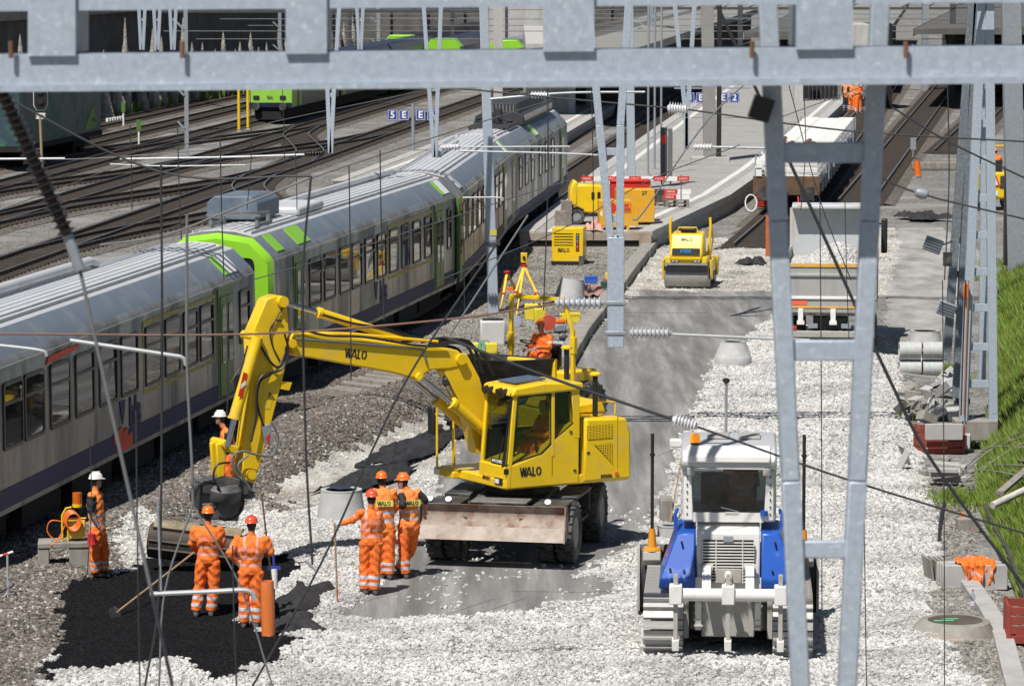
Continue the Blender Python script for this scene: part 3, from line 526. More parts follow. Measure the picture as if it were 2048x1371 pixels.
for y in (.8, 1.4, 2.0): pg.lathe([(.10, 0), (.13, .05), (.08, .08), (.13, .14), (.08, .18), (.13, .25), (.06, .3)], (7.2, y, 4.2), n=12); pg.lathe([(.10, 0), (.13, .05), (.08, .08), (.13, .14), (.08, .18), (.06, .3)], (5.4, y, 4.2), n=12)
pg.box(4.6, 8.6, .6, 2.2, 4.26, 4.36); pg.bar((5.4, .8, 4.55), (7.4, 1.6, 4.72), .06); pg.bar((5.4, 2.0, 4.55), (7.4, 1.3, 4.72), .06); pg.cyl((6.6, 1.2, 4.4), (6.6, 1.2, 4.95), .16); pg.build('pantograph', DLV, c4)
# bellows between the cars
for a, b in ((c1, c2), (c2, c3), (c3, c4)):
    p = a.location+Vector((cos(a.rotation_euler.z), sin(a.rotation_euler.z), 0))*24.9; q = b.location; na, nb = Vector((-sin(a.rotation_euler.z), cos(a.rotation_euler.z), 0)), Vector((-sin(b.rotation_euler.z), cos(b.rotation_euler.z), 0)); al = a.rotation_euler.z
    ga = MB(); Rm = Matrix.Rotation(-al, 3, 'Z')
    ga.loft([[Rm@(P_+N_*y+Vector((0, 0, z))-a.location) for y, z in ((.8, 1.1), (2.06, 1.1), (2.06, 3.3), (.8, 3.3))] for P_, N_ in ((p-Vector((.0, .2, 0)), na), (q+Vector((0, .2, 0)), nb))]); ga.build('gangway', BLK, a)
# ---- far train with the green front, box wagon on the left
def box_train(px, py, length, label, cat, name, w=2.9, h=3.9, hd=.115, cols=None):
    p = G(px, py, .0); ang = math.atan(1/hd); return thing(name, label, cat, (p.x, p.y, 0), ang)
LGRN = M('loco_green', (.28, .56, .07), .4, var=.06); NAVY = M('coach_navy', (.012, .016, .045), .35, var=.1)
r = box_train(585, 247, 60, 'light green fronted train with navy sides standing among the yard tracks', 'train', 'far_train')
MB().pyz([(0, 1.0), (2.9, 1.0), (2.9, 3.4), (2.5, 3.95), (.4, 3.95), (0, 3.4)], 0, 19).build('body', [NAVY], r, bevel=.05)
MB().pyz([(-.02, 1.05), (2.92, 1.05), (2.92, 3.4), (2.5, 3.98), (.4, 3.98), (-.02, 3.4)], -.12, 1.6).build('front_panel', LGRN, r, bevel=.05)
MB().pyz(rrect(.3, 2.6, 2.45, 3.3, .1), -.16, -.1).build('windscreen', M('pale_windscreen', (.42, .43, .43), .15), r)
MB().box(-.17, -.1, .03, 2.87, 1.06, 1.35).build('blue_band', NAVY, r)
for y in (.45, 2.2): MB().pyz(rrect(y-.05, y+.35, 1.55, 1.8, .05), -.17, -.12).build('headlight', BLK, r); MB().cyl((-.6, y+.1, 1.1), (-.1, y+.1, 1.1), .24, n=14).build('buffer', DKM, r)
letters('bls', .35, 'lettering', NAVY, r, Matrix.Translation((-.165, 1.45, 1.7))@Matrix.Rotation(-pi/2, 4, 'Z'))
wp = MB(); wp.tube([(-.2, .9, 2.5), (-.25, 1.2, 3.0), (-.2, 1.5, 2.5), (-.25, 1.8, 3.1), (-.2, 2.1, 2.5)], .025, 6); wp.build('wiper', RED, r)
u = MB(); u.box(0, 19, .4, 2.5, .3, 1.0); u.box(-.25, .1, .5, 2.4, .25, .75); u.build('underframe', TUND, r)
MB().box(2.5, 3.4, -.03, .05, 1.1, 3.4).build('door', LGRN, r)
for x in (5, 8, 11, 14): MB().box(x, x+1.6, -.02, .03, 2.2, 2.9).build('window', TGLS, r)
for i in range(2):
    x0 = 19.8+i*26; MB().pyz([(0, 1.0), (2.9, 1.0), (2.9, 3.4), (2.4, 4.05), (.5, 4.05), (0, 3.4)], x0, x0+25).build('coach_body', NAVY, r, bevel=.05); MB().box(x0+.5, x0+24.5, .4, 2.5, .3, 1.0).build('underframe', TUND, r)
    for k in range(9): MB().box(x0+2+k*2.5, x0+3.6+k*2.5, -.02, .03, 2.15, 2.9).build('window', TGLS, r)
    for x in (x0+.8, x0+23): MB().box(x, x+.9, -.03, .04, 1.1, 3.4).build('door', LGRN, r)
rw = box_train(157, 303, 20, 'dark teal box wagon with a green hill motif beyond the signal', 'wagon', 'box_wagon', hd=.115)
TEAL = M('wagon_teal', (.035, .07, .085), .45, var=.12, dirt=(.05, .16, .10), dscale=.5, dmin=.5, dmax=.62); 
MB().box(-18.5, 0, -1.3, 1.5, 1.2, 4.1).build('body', TEAL, rw, bevel=.04); MB().box(-.2, .05, -1.2, 1.4, 1.25, 4.05).build('end_panel', M('wagon_grey', (.10, .11, .12), .5), rw)
MB().pxz([(-4.2, 1.4), (-1.2, 1.4), (-1.9, 2.7), (-2.3, 2.5)], -1.33, -1.29).build('motif', M('motif_green', (.12, .28, .03), .5), rw)
letters('bern', .42, 'lettering', M('motif_dark', (.03, .05, .03), .5), rw, Matrix.Translation((-1.9, -1.34, 1.9)))
ub = MB(); ub.box(-18.6, .1, -1.35, 1.55, .95, 1.2)
for x in (-2.6, -4.4, -14, -15.8): ub.cyl((x, -.8, .55), (x, 1.0, .55), .45, n=16)
ub.box(-5.4, -1.6, -1.0, 1.2, .5, .95); ub.build('underframe', TUND, rw)
for y in (-.75, .95): MB().cyl((.05, y, 1.05), (.6, y, 1.05), .2, n=12).build('buffer', DKM, rw)
# ---- flat wagon carrying white sleepers and rail sections
WY0 = 157.5; wg = thing('flat_wagon', 'brown flat wagon loaded with white sleepers, standing beside the platform', 'wagon', (rt(WY0), WY0, 0), math.atan(1/.128)); WBR = M('wagon_brown', (.13, .075, .04), .75, var=.3, dirt=(.06, .045, .035), dscale=2)
MB().box(0, 42, -1.38, 1.38, 1.0, 1.28).build('deck', WBR, wg, bevel=.02); MB().box(-.12, .02, -1.4, 1.4, .95, 1.75).build('end_board', WBR, wg, bevel=.02)
for y in (-.88, .88):
    b = MB().cyl((-.75, y, 1.02), (-.7, y, 1.02), .27, n=18); b.cyl((-.7, y, 1.02), (-.1, y, 1.02), .11); b.box(-.16, -.1, y-.3, y+.3, .72, 1.3); b.build('buffer', DKM, wg)
cp = MB().tube([(-.15, 0, 1.0), (-.45, 0, .95), (-.5, 0, .5)], .06, 8); cp.box(-.5, -.1, -.09, .09, .92, 1.1); cp.build('coupling', DKM, wg)
MB().tube([(-.15, -.5, .9), (-.4, -.55, .5), (-.35, -.5, .35), (-.2, -.45, .3)], .03, 6).build('brake_hose', RED, wg)
for x in (2.2, 4.0, 20, 22, 38, 40):
    b = MB()
    for y in (-.8, .66): b.cyl((x, y, .68), (x, y+.14, .68), .46, n=18)
    b.cyl((x, -.9, .68), (x, .9, .68), .08); b.build('wheelset', TUND, wg)
MB().box(1.2, 40.5, -.9, .9, .55, 1.0).build('underframe', TUND, wg)
for i in range(14): MB().box(2+i*2.9, 2.1+i*2.9, -1.46, -1.39, 1.0, 2.5).build('stanchion', GAL2, wg); MB().box(2+i*2.9, 2.1+i*2.9, 1.39, 1.46, 1.0, 2.5).build('stanchion', GAL2, wg)
SLW = M('white_sleeper', (.68, .68, .66), .8, var=.06, dirt=(.5, .49, .46), dscale=2)
slm = None; t_ = Vector((cos(wg.rotation_euler.z), sin(wg.rotation_euler.z), 0))
for lay in range(4):
    for i in range(63):
        p = wg.location+t_*(.35+i*.66)+Vector((0, 0, 1.29+lay*.29))
        if slm is None: slm = MB().box(-.15, .15, -1.3, 1.3, 0, .2).box(-.12, .12, -1.3, -.5, .2, .235).box(-.12, .12, .5, 1.3, .2, .235).build('concrete_sleeper', SLW, None, bevel=.02)
        o = slm if (lay == 0 and i == 0) else slm.copy()
        if o is not slm: COL.objects.link(o)
        o.location = p; o.rotation_euler.z = wg.rotation_euler.z+random.uniform(-.01, .01); tag(o, 'white concrete sleeper in the '+('bottom layer lying on the wagon deck', 'second layer up from the wagon deck', 'layer just under the top of the wagon load', 'top layer of the wagon load')[lay], 'sleeper', 'sleepers on the flat wagon')
for y, x0, x1 in ((.45, 1.0, 13), (-.25, 3, 15), (1.0, 5, 17), (-.55, .8, 12.5)):
    p = wg.location+Vector((0, 0, 2.47)); mb = MB().bar((x0, y, .06), (x1, y, .06), .13, .12)
    for i in range(int((x1-x0)/.4)): mb.box(x0+i*.4, x0+i*.4+.1, y-.12, y+.12, 0, .1)
    o = mb.build('rail_section', RUST, None, loc=p); o.rotation_euler.z = wg.rotation_euler.z; tag(o, 'rusty rail section lying on top of the white sleepers', 'rail', 'rusty rails on the sleeper load')
wm = MB(); wm.box(-.12, .12, -.12, .12, 0, .35); o = wm.mat(1).box(-.16, .16, -.16, .16, .35, .42).build('wagon_lamp', [WHT, WHT], wg, loc=(-.05, 1.15, 1.75))
# ================================================================ BACKGROUND, MASTS, GANTRIES, WIRES
DARKW = M('dark_pile_wall', (.11, .105, .10), .9, var=.3, scale=.8, bump=.4, bscale=4, dirt=(.05, .048, .045), dscale=.3)  # dark tone carries the shade that the yard wall stands in
PILE = M('sunlit_rough_pile', (.33, .31, .28), .95, var=.35, scale=3, bump=1., bscale=6)
def off3(Y, d, z=0): return Vector((xc(Y)+d, Y, z))
# bored-pile retaining wall along the yard
wl = thing('retaining_wall', 'tall retaining wall with painted-in shade and rough pale piles shaped as sunlit patches behind the yard', 'wall', off3(200, -40.5))
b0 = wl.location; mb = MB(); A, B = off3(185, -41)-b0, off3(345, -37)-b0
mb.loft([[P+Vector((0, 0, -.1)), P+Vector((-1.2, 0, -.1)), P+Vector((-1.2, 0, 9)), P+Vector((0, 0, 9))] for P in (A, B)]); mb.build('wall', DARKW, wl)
for i in range(46):  # rough piles, pale and tapered to the pointed shape of sunlit pools
    t = (i+random.uniform(-.35, .35))/45; P = A.lerp(B, t)+Vector((1.5, 0, 0)); h = random.uniform(2.6, 6.8)
    pm = MB(); rings = []
    for k in range(9):
        u = k/8; rr = random.uniform(.38, .6)*(1-u**1.4)*(1+random.uniform(-.18, .18))+.02; rings.append([P+Vector((rr*cos(a)*(1+random.uniform(-.2, .2)), rr*sin(a), u*h)) for a in [2*pi*j/9 for j in range(9)]])
    pm.loft(rings); pm.build('pile', PILE, wl, smooth=False)
cb = MB(); cb.loft([[P+Vector((.02, 0, 6.9)), P+Vector((.5, 0, 6.9)), P+Vector((.5, 0, 7.5)), P+Vector((.02, 0, 7.5))] for P in (A, B)]); cb.build('capping_beam', CON3, wl)
# cross wall closing the view far behind the yard
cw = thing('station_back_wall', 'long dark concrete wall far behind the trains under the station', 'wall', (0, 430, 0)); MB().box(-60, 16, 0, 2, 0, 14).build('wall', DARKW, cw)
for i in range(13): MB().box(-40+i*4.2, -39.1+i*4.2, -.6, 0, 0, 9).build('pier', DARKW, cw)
# pale viaduct piers with a dark opening
pr = thing('viaduct_pier', 'pale board-marked concrete viaduct pier with a black opening at its foot', 'pier', (0.6, 322, 0)); BRD = M('board_marked_concrete', (.46, .45, .43), .9, var=.1, scale=2, bump=.2, dirt=(.33, .32, .3), dscale=1, vert=True)
MB().box(-2.6, -1.2, 0, 6, 0, 12).build('pier', BRD, pr); MB().box(-1.2, 3.2, .5, 6, 3.4, 12).build('panel', BRD, pr); MB().box(3.2, 4.2, 0, 6, 0, 12).build('pier', BRD, pr); MB().box(-1.2, 3.2, 5, 6, 0, 3.4).build('opening_back', M('painted_void_shade', (.012, .012, .014), .9), pr)  # near-black back panel paints the shade inside the opening
pw = thing('ramp_wall', 'pale concrete wall end beside the motor coach at the platform', 'wall', (1.2, 243, 0)); MB().box(-.3, 2.9, 0, 60, 0, 5.2).build('wall', BRD, pw, bevel=.03); MB().box(-2.4, -1.8, 0, 1.2, 0, 7.8).build('pier', BRD, pw)
# platform canopies: dark ribbed roofs, dark boxes beneath paint in the deep shade
ROOFD = M('ribbed_roof', (.10, .094, .088), .8, var=.3, scale=.6); FASC = M('roof_fascia', (.33, .325, .31), .8, var=.1); SHAD = M('under_roof_shade', (.05, .048, .046), .9)
def canopy(p0, p1, w, z, label, shade_box=True):
    p0, p1 = Vector((*p0, 0)), Vector((*p1, 0)); t = (p1-p0).normalized(); L = (p1-p0).length; r = thing('platform_canopy', label, 'canopy', p0, math.atan2(t.y, t.x))
    MB().pyz([(-w/2, z), (w/2, z), (w/2, z+.35), (0, z+.75), (-w/2, z+.35)], 0, L).build('roof', ROOFD, r)
    for s in (-1, 1): MB().box(-.05, L, s*w/2-.05*(s < 0), s*w/2+.05*(s > 0), z-.15, z+.40).build('fascia', FASC, r)
    m = MB()
    for i in range(int(L/1.1)): m.box(i*1.1, i*1.1+.16, -w/2, 0, z+.38, z+.46) if i % 2 else m.pyz([(-w/2, z+.37), (0, z+.77), (0, z+.86), (-w/2, z+.46)], i*1.1, i*1.1+.2)
    o = m.build('roof_ribs', FASC, r, smooth=False); o['kind'] = 'stuff'
    for i in range(int(L/12)):
        MB().box(4+i*12, 4.4+i*12, -.2, .2, 0, z).build('post', GAL2, r)
    if not shade_box: MB().box(60, 61, -w/2, w/2, 0, z-.2).build('shade_wall', SHAD, r)
    if shade_box: MB().box(18, L, -w*.36, w*.36, 0, z-.3).build('shade_block', SHAD, r)
    return r
canopy((3.4, 238), (24, 420), 7.5, 4.4, 'long dark ribbed platform canopy behind the motor coach')
canopy((23.5, 292), (44, 470), 11., 4.4, 'broad ribbed platform canopy behind the sleeper wagon')
canopy((45, 262), (76, 470), 34., 5.3, 'wide ribbed station roof spanning the right-hand running lines', shade_box=False)
canopy((10, 330), (26, 480), 6, 4.2, 'narrow platform canopy between the pale piers and the broad canopy')
ww = thing('stair_enclosure', 'pale concrete stair enclosure with black bars at the sleeper wagon', 'stairs', (20.6, 262, 0)); MB().box(-.9, -.3, 0, .8, 0, 6.2).build('pillar', BRD, ww); MB().box(2.4, 4.6, .3, 9, 0, 6.0).build('wall', BRD, ww); MB().box(-.3, 2.4, 3.5, 4.2, 0, 6.).build('shade', M('painted_void_shade', (.012, .012, .014), .9), ww)  # black box paints the shade behind the bars
for i in range(9): MB().box(-.2+i*.29, -.14+i*.29, .5, .56, 0, 5.5).build('bar', DKM, ww)
MB().box(-.3, 2.4, .42, .48, 3.2, 3.5).build('rail', GAL2, ww)
MB().box(4.6, 6.4, 5, 9, 0, 6).build('shade_backdrop', M('painted_void_shade', (.012, .012, .014), .9), ww)  # black box stands in for the shade behind the workers
# distant trains standing at the station
for i, (d, y0, lab) in enumerate(((-16.6, 300, 'grey train with light green ends far behind, beside the pale pier'), (-22.2, 305, 'grey and blue train with green end far behind, next to the back wall'), (-27.4, 318, 'dark grey train far behind along the pile wall'))):
    r = thing('distant_train', lab, 'train', off3(y0, d), math.atan(1/.105), 'distant trains at the station')
    MB().pyz([(-1.4, .9), (1.4, .9), (1.4, 3.4), (.9, 4.0), (-.9, 4.0), (-1.4, 3.4)], 0, 60).build('body', [TBEV, NAVY, TUND][i], r, bevel=.05); MB().pyz([(-1.42, .9), (1.42, .9), (1.42, 3.4), (.9, 4.04), (-.9, 4.04), (-1.42, 3.4)], -.3, 2.2).build('green_end', TGRN, r, bevel=.05)
    for k in range(12): MB().box(4+k*4.5, 6+k*4.5, -1.43, -1.38, 2.1, 2.9).build('window', TGLS, r)
    MB().box(.5, 59, -.9, .9, .2, .9).build('underframe', TUND, r)
# ---- posts and masts
def post(name, label, cat, px, py, pxt, w, dpt, mat, z=0., top=11.5, plinth=0., taper=1.):
    p = G(px, py, z); q = D(pxt, 0, p.y); tx = (q.x-p.x)/(q.z-z); r = thing(name, label, cat, p)
    m = MB(); H = top-z; rr = [[(sx*w/2*s+tx*h, sy*dpt/2*s, h) for sx, sy in ((-1, -1), (1, -1), (1, 1), (-1, 1))] for h, s in ((-.8 if z == .6 else 0, 1), (H, taper))]; m.loft(rr); m.build('column', mat, r, bevel=.02)
    if plinth: MB().box(-plinth, plinth, -plinth*.8, plinth*.8, -.05, .22).build('plinth', CON, r, bevel=.03)
    return r
m1 = post('steel_mast', 'tall slim pale blue steel mast standing in the ballast beside the train', 'mast', 987, 632, 967, .34, .34, GAL, taper=.75)
MB().box(-.2, .2, -.2, .2, 2.2, 2.28).build('strap', DKM, m1); MB().box(-.1, .1, -.176, -.17, 2.5, 2.68).build('sticker', M('yellow_sticker', (.6, .5, .1), .5), m1)
m2 = post('concrete_mast', 'broad grey platform mast on a square concrete plinth', 'mast', 1420, 322, 1414, .62, .5, M('mast_brown_grey', (.25, .245, .235), .7, var=.1), z=PZ, plinth=.95)
MB().box(.33, .55, -.2, .25, .2, 10).build('dark_side', BLK, m2)  # flat black strip forms the column's dark side
m3 = post('steel_mast', 'blue-grey steel mast rising behind the yellow fuel tank on the platform', 'mast', 1263, 380, 1258, .36, .36, GAL, z=PZ)
m4 = post('steel_mast', 'wide grey steel column on the slope at the far right', 'mast', 2032, 530, 2022, .62, .5, GAL2, z=.6); MB().box(-.42, -.33, -.2, .2, 0, 11).build('flange', BLK, m4)
def lattice(name, label, legs, rungs, Y, wl=.13, depth=0., mat=GAL, cat='mast', top=None):
    # legs: list of [(px,py) top, ..., bottom] polylines on the plane at distance Y
    o = D(*legs[0][-1], Y); r = thing(name, label, cat, o)
    for lg in legs:
        for a, b in zip(lg, lg[1:]): MB().bar(D(*a, Y)-o, D(*b, Y)-o, wl, wl*.9, up=(0, 1, 0)).build('leg', mat, r, bevel=.008)
    for (ax, ay), (bx_, by), w_ in rungs: MB().bar(D(ax, ay, Y+.02)-o, D(bx_, by, Y+.02)-o, .05, w_, up=(0, 0, 1)).build('rung', mat, r, bevel=.005)
    return r
def rungs_between(l0, l1, ys, w_):
    f = lambda l, y: l[0][0]+(l[1][0]-l[0][0])*(y-l[0][1])/(l[1][1]-l[0][1]); return [((f(l0, y), y), (f(l1, y), y), w_) for y in ys]
La, Lb = ((1964, 0), (1928, 800)), ((1978, 0), (1986, 826)); r1 = lattice('lattice_mast', 'pale galvanised lattice mast with flat rungs standing in the grass', [La, Lb], rungs_between(La, Lb, (20, 95, 170, 247, 320, 396, 470, 543, 615, 693, 767), .17), 84., .2)
Lc, Ld = ((1972, 0), (1964, 770)), ((1996, 0), (1990, 800))
for lg in (Lc,): MB().bar(D(*lg[0], 85.2)-r1.location, D(*lg[1], 85.2)-r1.location, .16, .14, up=(0, 1, 0)).build('leg', GAL, r1)
MB().box(-.2, .75, -.2, .6, -.9, -.45).build('footing', CON3, r1, bevel=.02)
for k in range(2): MB().bar(D(*(La, Lb)[k][1], 84.)-r1.location, D(*(La, Lb)[k][1], 84.)-r1.location-Vector((0, 0, .95)), .2, .18, up=(0, 1, 0)).build('leg_foot', GAL, r1)
Le, Lf = ((1945, 0), (1893, 720)), ((1955, 0), (1912, 795)); lattice('lattice_mast', 'dark lattice mast behind the concrete pipes, beside the pale lattice mast', [Le, Lf], rungs_between(Le, Lf, (45, 130, 205, 272, 345, 416, 480, 548, 620), .15), 88., .19, mat=M('shaded_steel', (.16, .185, .215), .5, .3, var=.15, scale=10, dirt=(.3, .32, .34), dscale=12))  # shade on these legs is put into the darker steel colour
# V-shaped hanging supports of the gantries
lattice('hanging_support', 'V-shaped hanging catenary support above the yellow compressor, bolted to insulators', [((1170, -60), (1199, 250), (1221, 480)), ((1262, -60), (1241, 250), (1240, 480)), ((1231, 470), (1231, 694))], [((1202, 303), (1240, 303), .11), ((1214, 437), (1237, 437), .11), ((1186, 125), (1250, 125), .11), ], 56., .115); hs0 = bpy.data.objects[[o.name for o in COL.objects if o.name.startswith('hanging_support')][0]]; hp_ = D(1231, 694, 56); MB().box(-.125, .125, -.075, .06, 0, D(1231, 474, 56).z-hp_.z).build('post', GAL, hs0, loc=hp_-hs0.location, bevel=.01)
lattice('hanging_support', 'narrow V-shaped hanging support between the far train and the platform sign', [((640, -40), (655, 180), (660, 306)), ((682, -40), (668, 180), (662, 306))], [((655, 190), (668, 190), .12)], 112., .12)
lattice('hanging_support', 'V-shaped hanging support over the roof of the grey train', [((844, -40), (858, 171), (868, 314)), ((884, -40), (876, 171), (871, 314))], [((858, 178), (876, 178), .12), ((863, 235), (873, 235), .1)], 112., .12)
lattice('hanging_support', 'V-shaped hanging support in front of the blue platform signs', [((1345, -40), (1365, 168), (1372, 235), (1372, 298)), ((1392, -40), (1379, 168), (1374, 235), (1374, 298))], [((1362, 120), (1382, 120), .12)], 112., .13)
for px, lab in ((283, 'far V-shaped hanging support before the pile wall, wide apart legs'), (313, 'far V-shaped hanging support before the pile wall, narrow legs'), (345, 'far single-arm hanging support before the pile wall'), (719, 'far V-shaped hanging support before the distant trains')):
    lattice('hanging_support', lab, [((px-9, -60), (px-1, 100)), ((px+11, -60), (px+3, 100))], [((px-6, 40), (px+7, 40), .15), ((px-3, 80), (px+5, 80), .15)], 230., .2)
# foreground gantry beam with its hanging frame
FY = 18.
gb = thing('gantry_beam', 'blurred galvanised gantry beam with flat uprights spanning the near view', 'gantry', D(1024, 139, FY)); g0 = gb.location
def fp(px, py, Y=FY): p = D(px, py, FY); return Vector((p.x, Y, p.z))-g0
def tilt(x): return (1024-x)*.0085
def hbeam(y0, y1, Y0, Y1, name, mat=GAL):
    m = MB(); m.loft([[fp(x, y0+tilt(x), Y0), fp(x, y0+tilt(x), Y1), fp(x, y1+tilt(x), Y1), fp(x, y1+tilt(x), Y0)] for x in (-1800, 4200)]); return m.build(name, mat, gb)
hbeam(101, 163, FY, FY+.30, 'lower_chord'); hbeam(163.5, 175, FY-.03, FY+.3, 'lower_lip'); hbeam(-60, 14, FY, FY+.16, 'upper_chord')
for x0, x1 in ((57, 152), (572, 654), (1086, 1188), (1592, 1705)):
    MB().loft([[fp(x, y+tilt(x), Y) for x, y in ((x0, -75), (x1, -75), (x1, 104), (x0, 104))] for Y in (FY-.025, FY+.001)]).build('gusset_plate', GAL, gb)
    MB().loft([[fp(x, y+tilt(x), Y) for x, y in ((x0+2, -75), (x1-1, -75), (x1-1, 100), (x0+2, 100))] for Y in (FY+.004, FY+.56)]).build('upright', GAL2, gb)
for x in (1503, 1810, 24, 366): MB().cyl(fp(x, 82, FY-.04), fp(x, 116, FY-.04), .012, n=10).build('bolt', RUST, gb)
hf = thing('catenary_ladder', 'blurred tapering ladder-like steel frame hanging from the near gantry beam', 'catenary support', D(1640, 1371, FY+.5)); h0 = hf.location
for a, b in (((1531, -80), (1606, 1480)), ((1764, -80), (1689, 1480))):
    for k in range(3):
        p, q = Vector(a).lerp(Vector(b), k/3), Vector(a).lerp(Vector(b), (k+1)/3); MB().bar(D(p.x, p.y, FY+.5)-h0, D(q.x, q.y, FY+.5)-h0, .092, .10, up=(0, 1, 0)).build('leg', GAL, hf, bevel=.01)
for y, h_ in ((305, 42), (700, 42), (1097, 36)):
    x0, x1 = 1531+75*(y+80)/1560, 1764-75*(y+80)/1560; MB().bar(D(x0+15, y, FY+.51)-h0, D(x1-15, y, FY+.51)-h0, .06, h_*.0024, up=(0, 0, 1)).build('rung', GAL, hf, bevel=.006)
bk = MB().bar(D(1530, 195, FY+.4)-h0, D(1515, 240, FY+.4)-h0, .10); bk.build('bracket', BLK, hf)
# ---- insulators
POR = M('white_porcelain', (.70, .70, .72), .25, var=.04); PGR = M('grey_porcelain', (.46, .47, .49), .35, var=.05); PBR = M('dark_porcelain', (.022, .018, .016), .3)
def insulator(label, a, b, Y, rad, nd, mat, Y2=None):
    p, q = D(*a, Y), D(*b, Y2 or Y); ax = (q-p); L = ax.length; prof = []
    core = rad*.55
    for i in range(nd): t0 = L*(i+.15)/nd; prof += [(core, t0), (rad, t0+L*.28/nd), (rad*.97, t0+L*.38/nd), (core, t0+L*.62/nd)]
    o = MB().lathe([(core*.6, -.02)]+prof+[(core*.6, L+.02)], (0, 0, 0), ax, n=18).build('insulator', mat, None, loc=p); return tag(o, label, 'insulator')
insulator('long black ribbed insulator string hanging at the left', (2, 180), (135, 470), 20, .055, 22, PBR)
MB_ = MB().tube([D(135, 470, 20)-D(135, 470, 20), D(160, 540, 20)-D(135, 470, 20)], .03, 8); tag(MB_.build('insulator_fitting', GAL2, None, loc=D(135, 470, 20)), 'grey metal fitting below the long black insulator string', 'fitting')
insulator('white ribbed insulator with the longest grey shells above the small orange cab beacon', (1348, 838), (1392, 852), 40, .075, 7, POR)
insulator('white ribbed insulator on the wire near the platform signs', (1337, 216), (1374, 219), 60, .105, 7, POR)
for y, xs, lab in ((605, (1112, 1205), 'finned grey insulator left of the hanging support, over the tilted cone'), (665, (1262, 1340), 'finned grey insulator right of the hanging support, with a rod')):
    insulator(lab, (xs[0], y), (xs[1], y+1), 56, .095, 9, PGR)
insulator('row of small white insulator shells over the train roof', (882, 295), (920, 293), 112, .12, 6, POR); insulator('small white insulator shells by the platform mast plinth', (1388, 294), (1425, 294), 112, .12, 6, POR)
insulator('small dark insulator shells above the crossing tracks', (610, 308), (648, 306), 112, .12, 7, PBR); insulator('white insulator shells in front of the concrete ramp wall', (1062, 190), (1098, 190), 112, .12, 6, POR)
# ---- wires, rods and steady arms
def wire(label, pts, Y, r, mat=WIRE, name='catenary_wire', cat='wire', sag=0.):
    P = [D(p[0], p[1], p[2] if len(p) > 2 else Y) for p in pts]; P = curve3(P, 6) if len(P) > 2 else P; o0 = P[0]
    return tag(MB().tube([p-o0 for p in P], r, 8).build(name, mat, None, loc=o0), label, cat)
BRW = M('brown_cable', (.19, .10, .075), .7)
WL = [
 ('blurred grey wire running down from the black insulator string', [(160, 540), (240, 900), (345, 1371)], 20, .010, CABL),
 ('black cable loop running level above the train roof unit', [(-20, 178, 34), (318, 343, 34), (622, 352, 34)], 34, .011, WIRE),
 ('black vertical cable ending above the orange upright pipe', [(622, 352), (606, 560), (612, 900), (625, 1128)], 34, .011, WIRE),
 ('thin diagonal cable from the cable loop down to the train roof', [(622, 355), (460, 420), (330, 470), (200, 490)], 34, .009, CABL),
 ('dark vertical wire passing over the bucket', [(322, 330), (324, 700), (318, 1180), (290, 1371)], 34, .011, WIRE),
 ('grey rod hanging over the train door', [(374, 430), (374, 720), (384, 930), (386, 1010)], 36, .014, CABL),
 ('grey wire from the rod down to the steady arm', [(386, 1010), (330, 1180), (318, 1371)], 36, .010, CABL),
 ('long grey wire fanning from the rod past the workers', [(386, 1010), (480, 1170), (545, 1371)], 36, .009, CABL),
 ('red-brown twisted cable running level in front of the train side', [(-20, 667), (490, 668), (880, 640), (1112, 607)], 56, .016, BRW),
 ('taut cable slanting from the mast down behind the trio of workers', [(1040, 420), (834, 724), (742, 905), (640, 1130), (505, 1371)], 44, .013, WIRE),
 ('second taut cable slanting beside the mast to the boom', [(1056, 430), (900, 670)], 56, .014, CABL),
 ('thick dark cable crossing in front of the excavator cab to the insulator', [(886, 673), (1110, 758), (1345, 838)], 40, .016, WIRE),
 ('dark cable running on from the insulator over the dozer and gravel', [(1392, 852), (1700, 960), (2080, 1075)], 40, .012, WIRE),
 ('thick dark cable slanting across the tipper to the grass bank', [(1420, -20), (1610, 390), (1780, 760), (1870, 930), (2080, 1215)], 38, .017, WIRE),
 ('wire with a small grey knob crossing the service path', [(1740, 345), (1842, 388), (2080, 445)], 50, .012, WIRE),
 ('dark wire crossing from platform insulator to the lattice masts', [(680, 150), (1000, 185), (1340, 216)], 60, .014, WIRE),
 ('dark wire running from platform insulator past the sleeper load', [(1374, 219), (1700, 262), (2080, 285)], 60, .014, WIRE),
 ('slack diagonal stay running up from the platform end clamp', [(1265, 440), (1290, 420), (1420, 235), (1560, 110)], 56, .012, CABL),
 ('cable slanting across the running lines to the lattice masts', [(1785, 215), (1900, 285), (2080, 370)], 48, .012, WIRE),
 ('thin contact wire over the yard tracks, left of the signal', [(-20, 316), (160, 318), (420, 300)], 112, .018, CABL),
 ('thin wire slanting over the yard toward the far train', [(0, 420), (400, 280), (900, 170)], 112, .014, WIRE),
 ('thin wire over the train roof to the platform mast', [(300, 470), (700, 330), (1100, 200)], 100, .014, WIRE),
 ('thin wire crossing behind the mast towards the compressor trailer', [(880, 560), (1120, 460), (1300, 360), (1480, 290)], 90, .012, WIRE),
 ('thin wire low over the train side windows', [(360, 600), (640, 520), (980, 410), (1140, 360)], 90, .012, WIRE),
 ('fine wire hanging in front of the sleeper wagon, slanting', [(1575, 160), (1640, 400), (1702, 560)], 60, .008, WIRE),
 ('thin wire slanting from piers to the sleeper load', [(1560, 235), (1720, 175), (1850, 110)], 120, .014, WIRE),
]
for lab, pts, Y, r, m in WL: wire(lab, pts, Y, r, m)
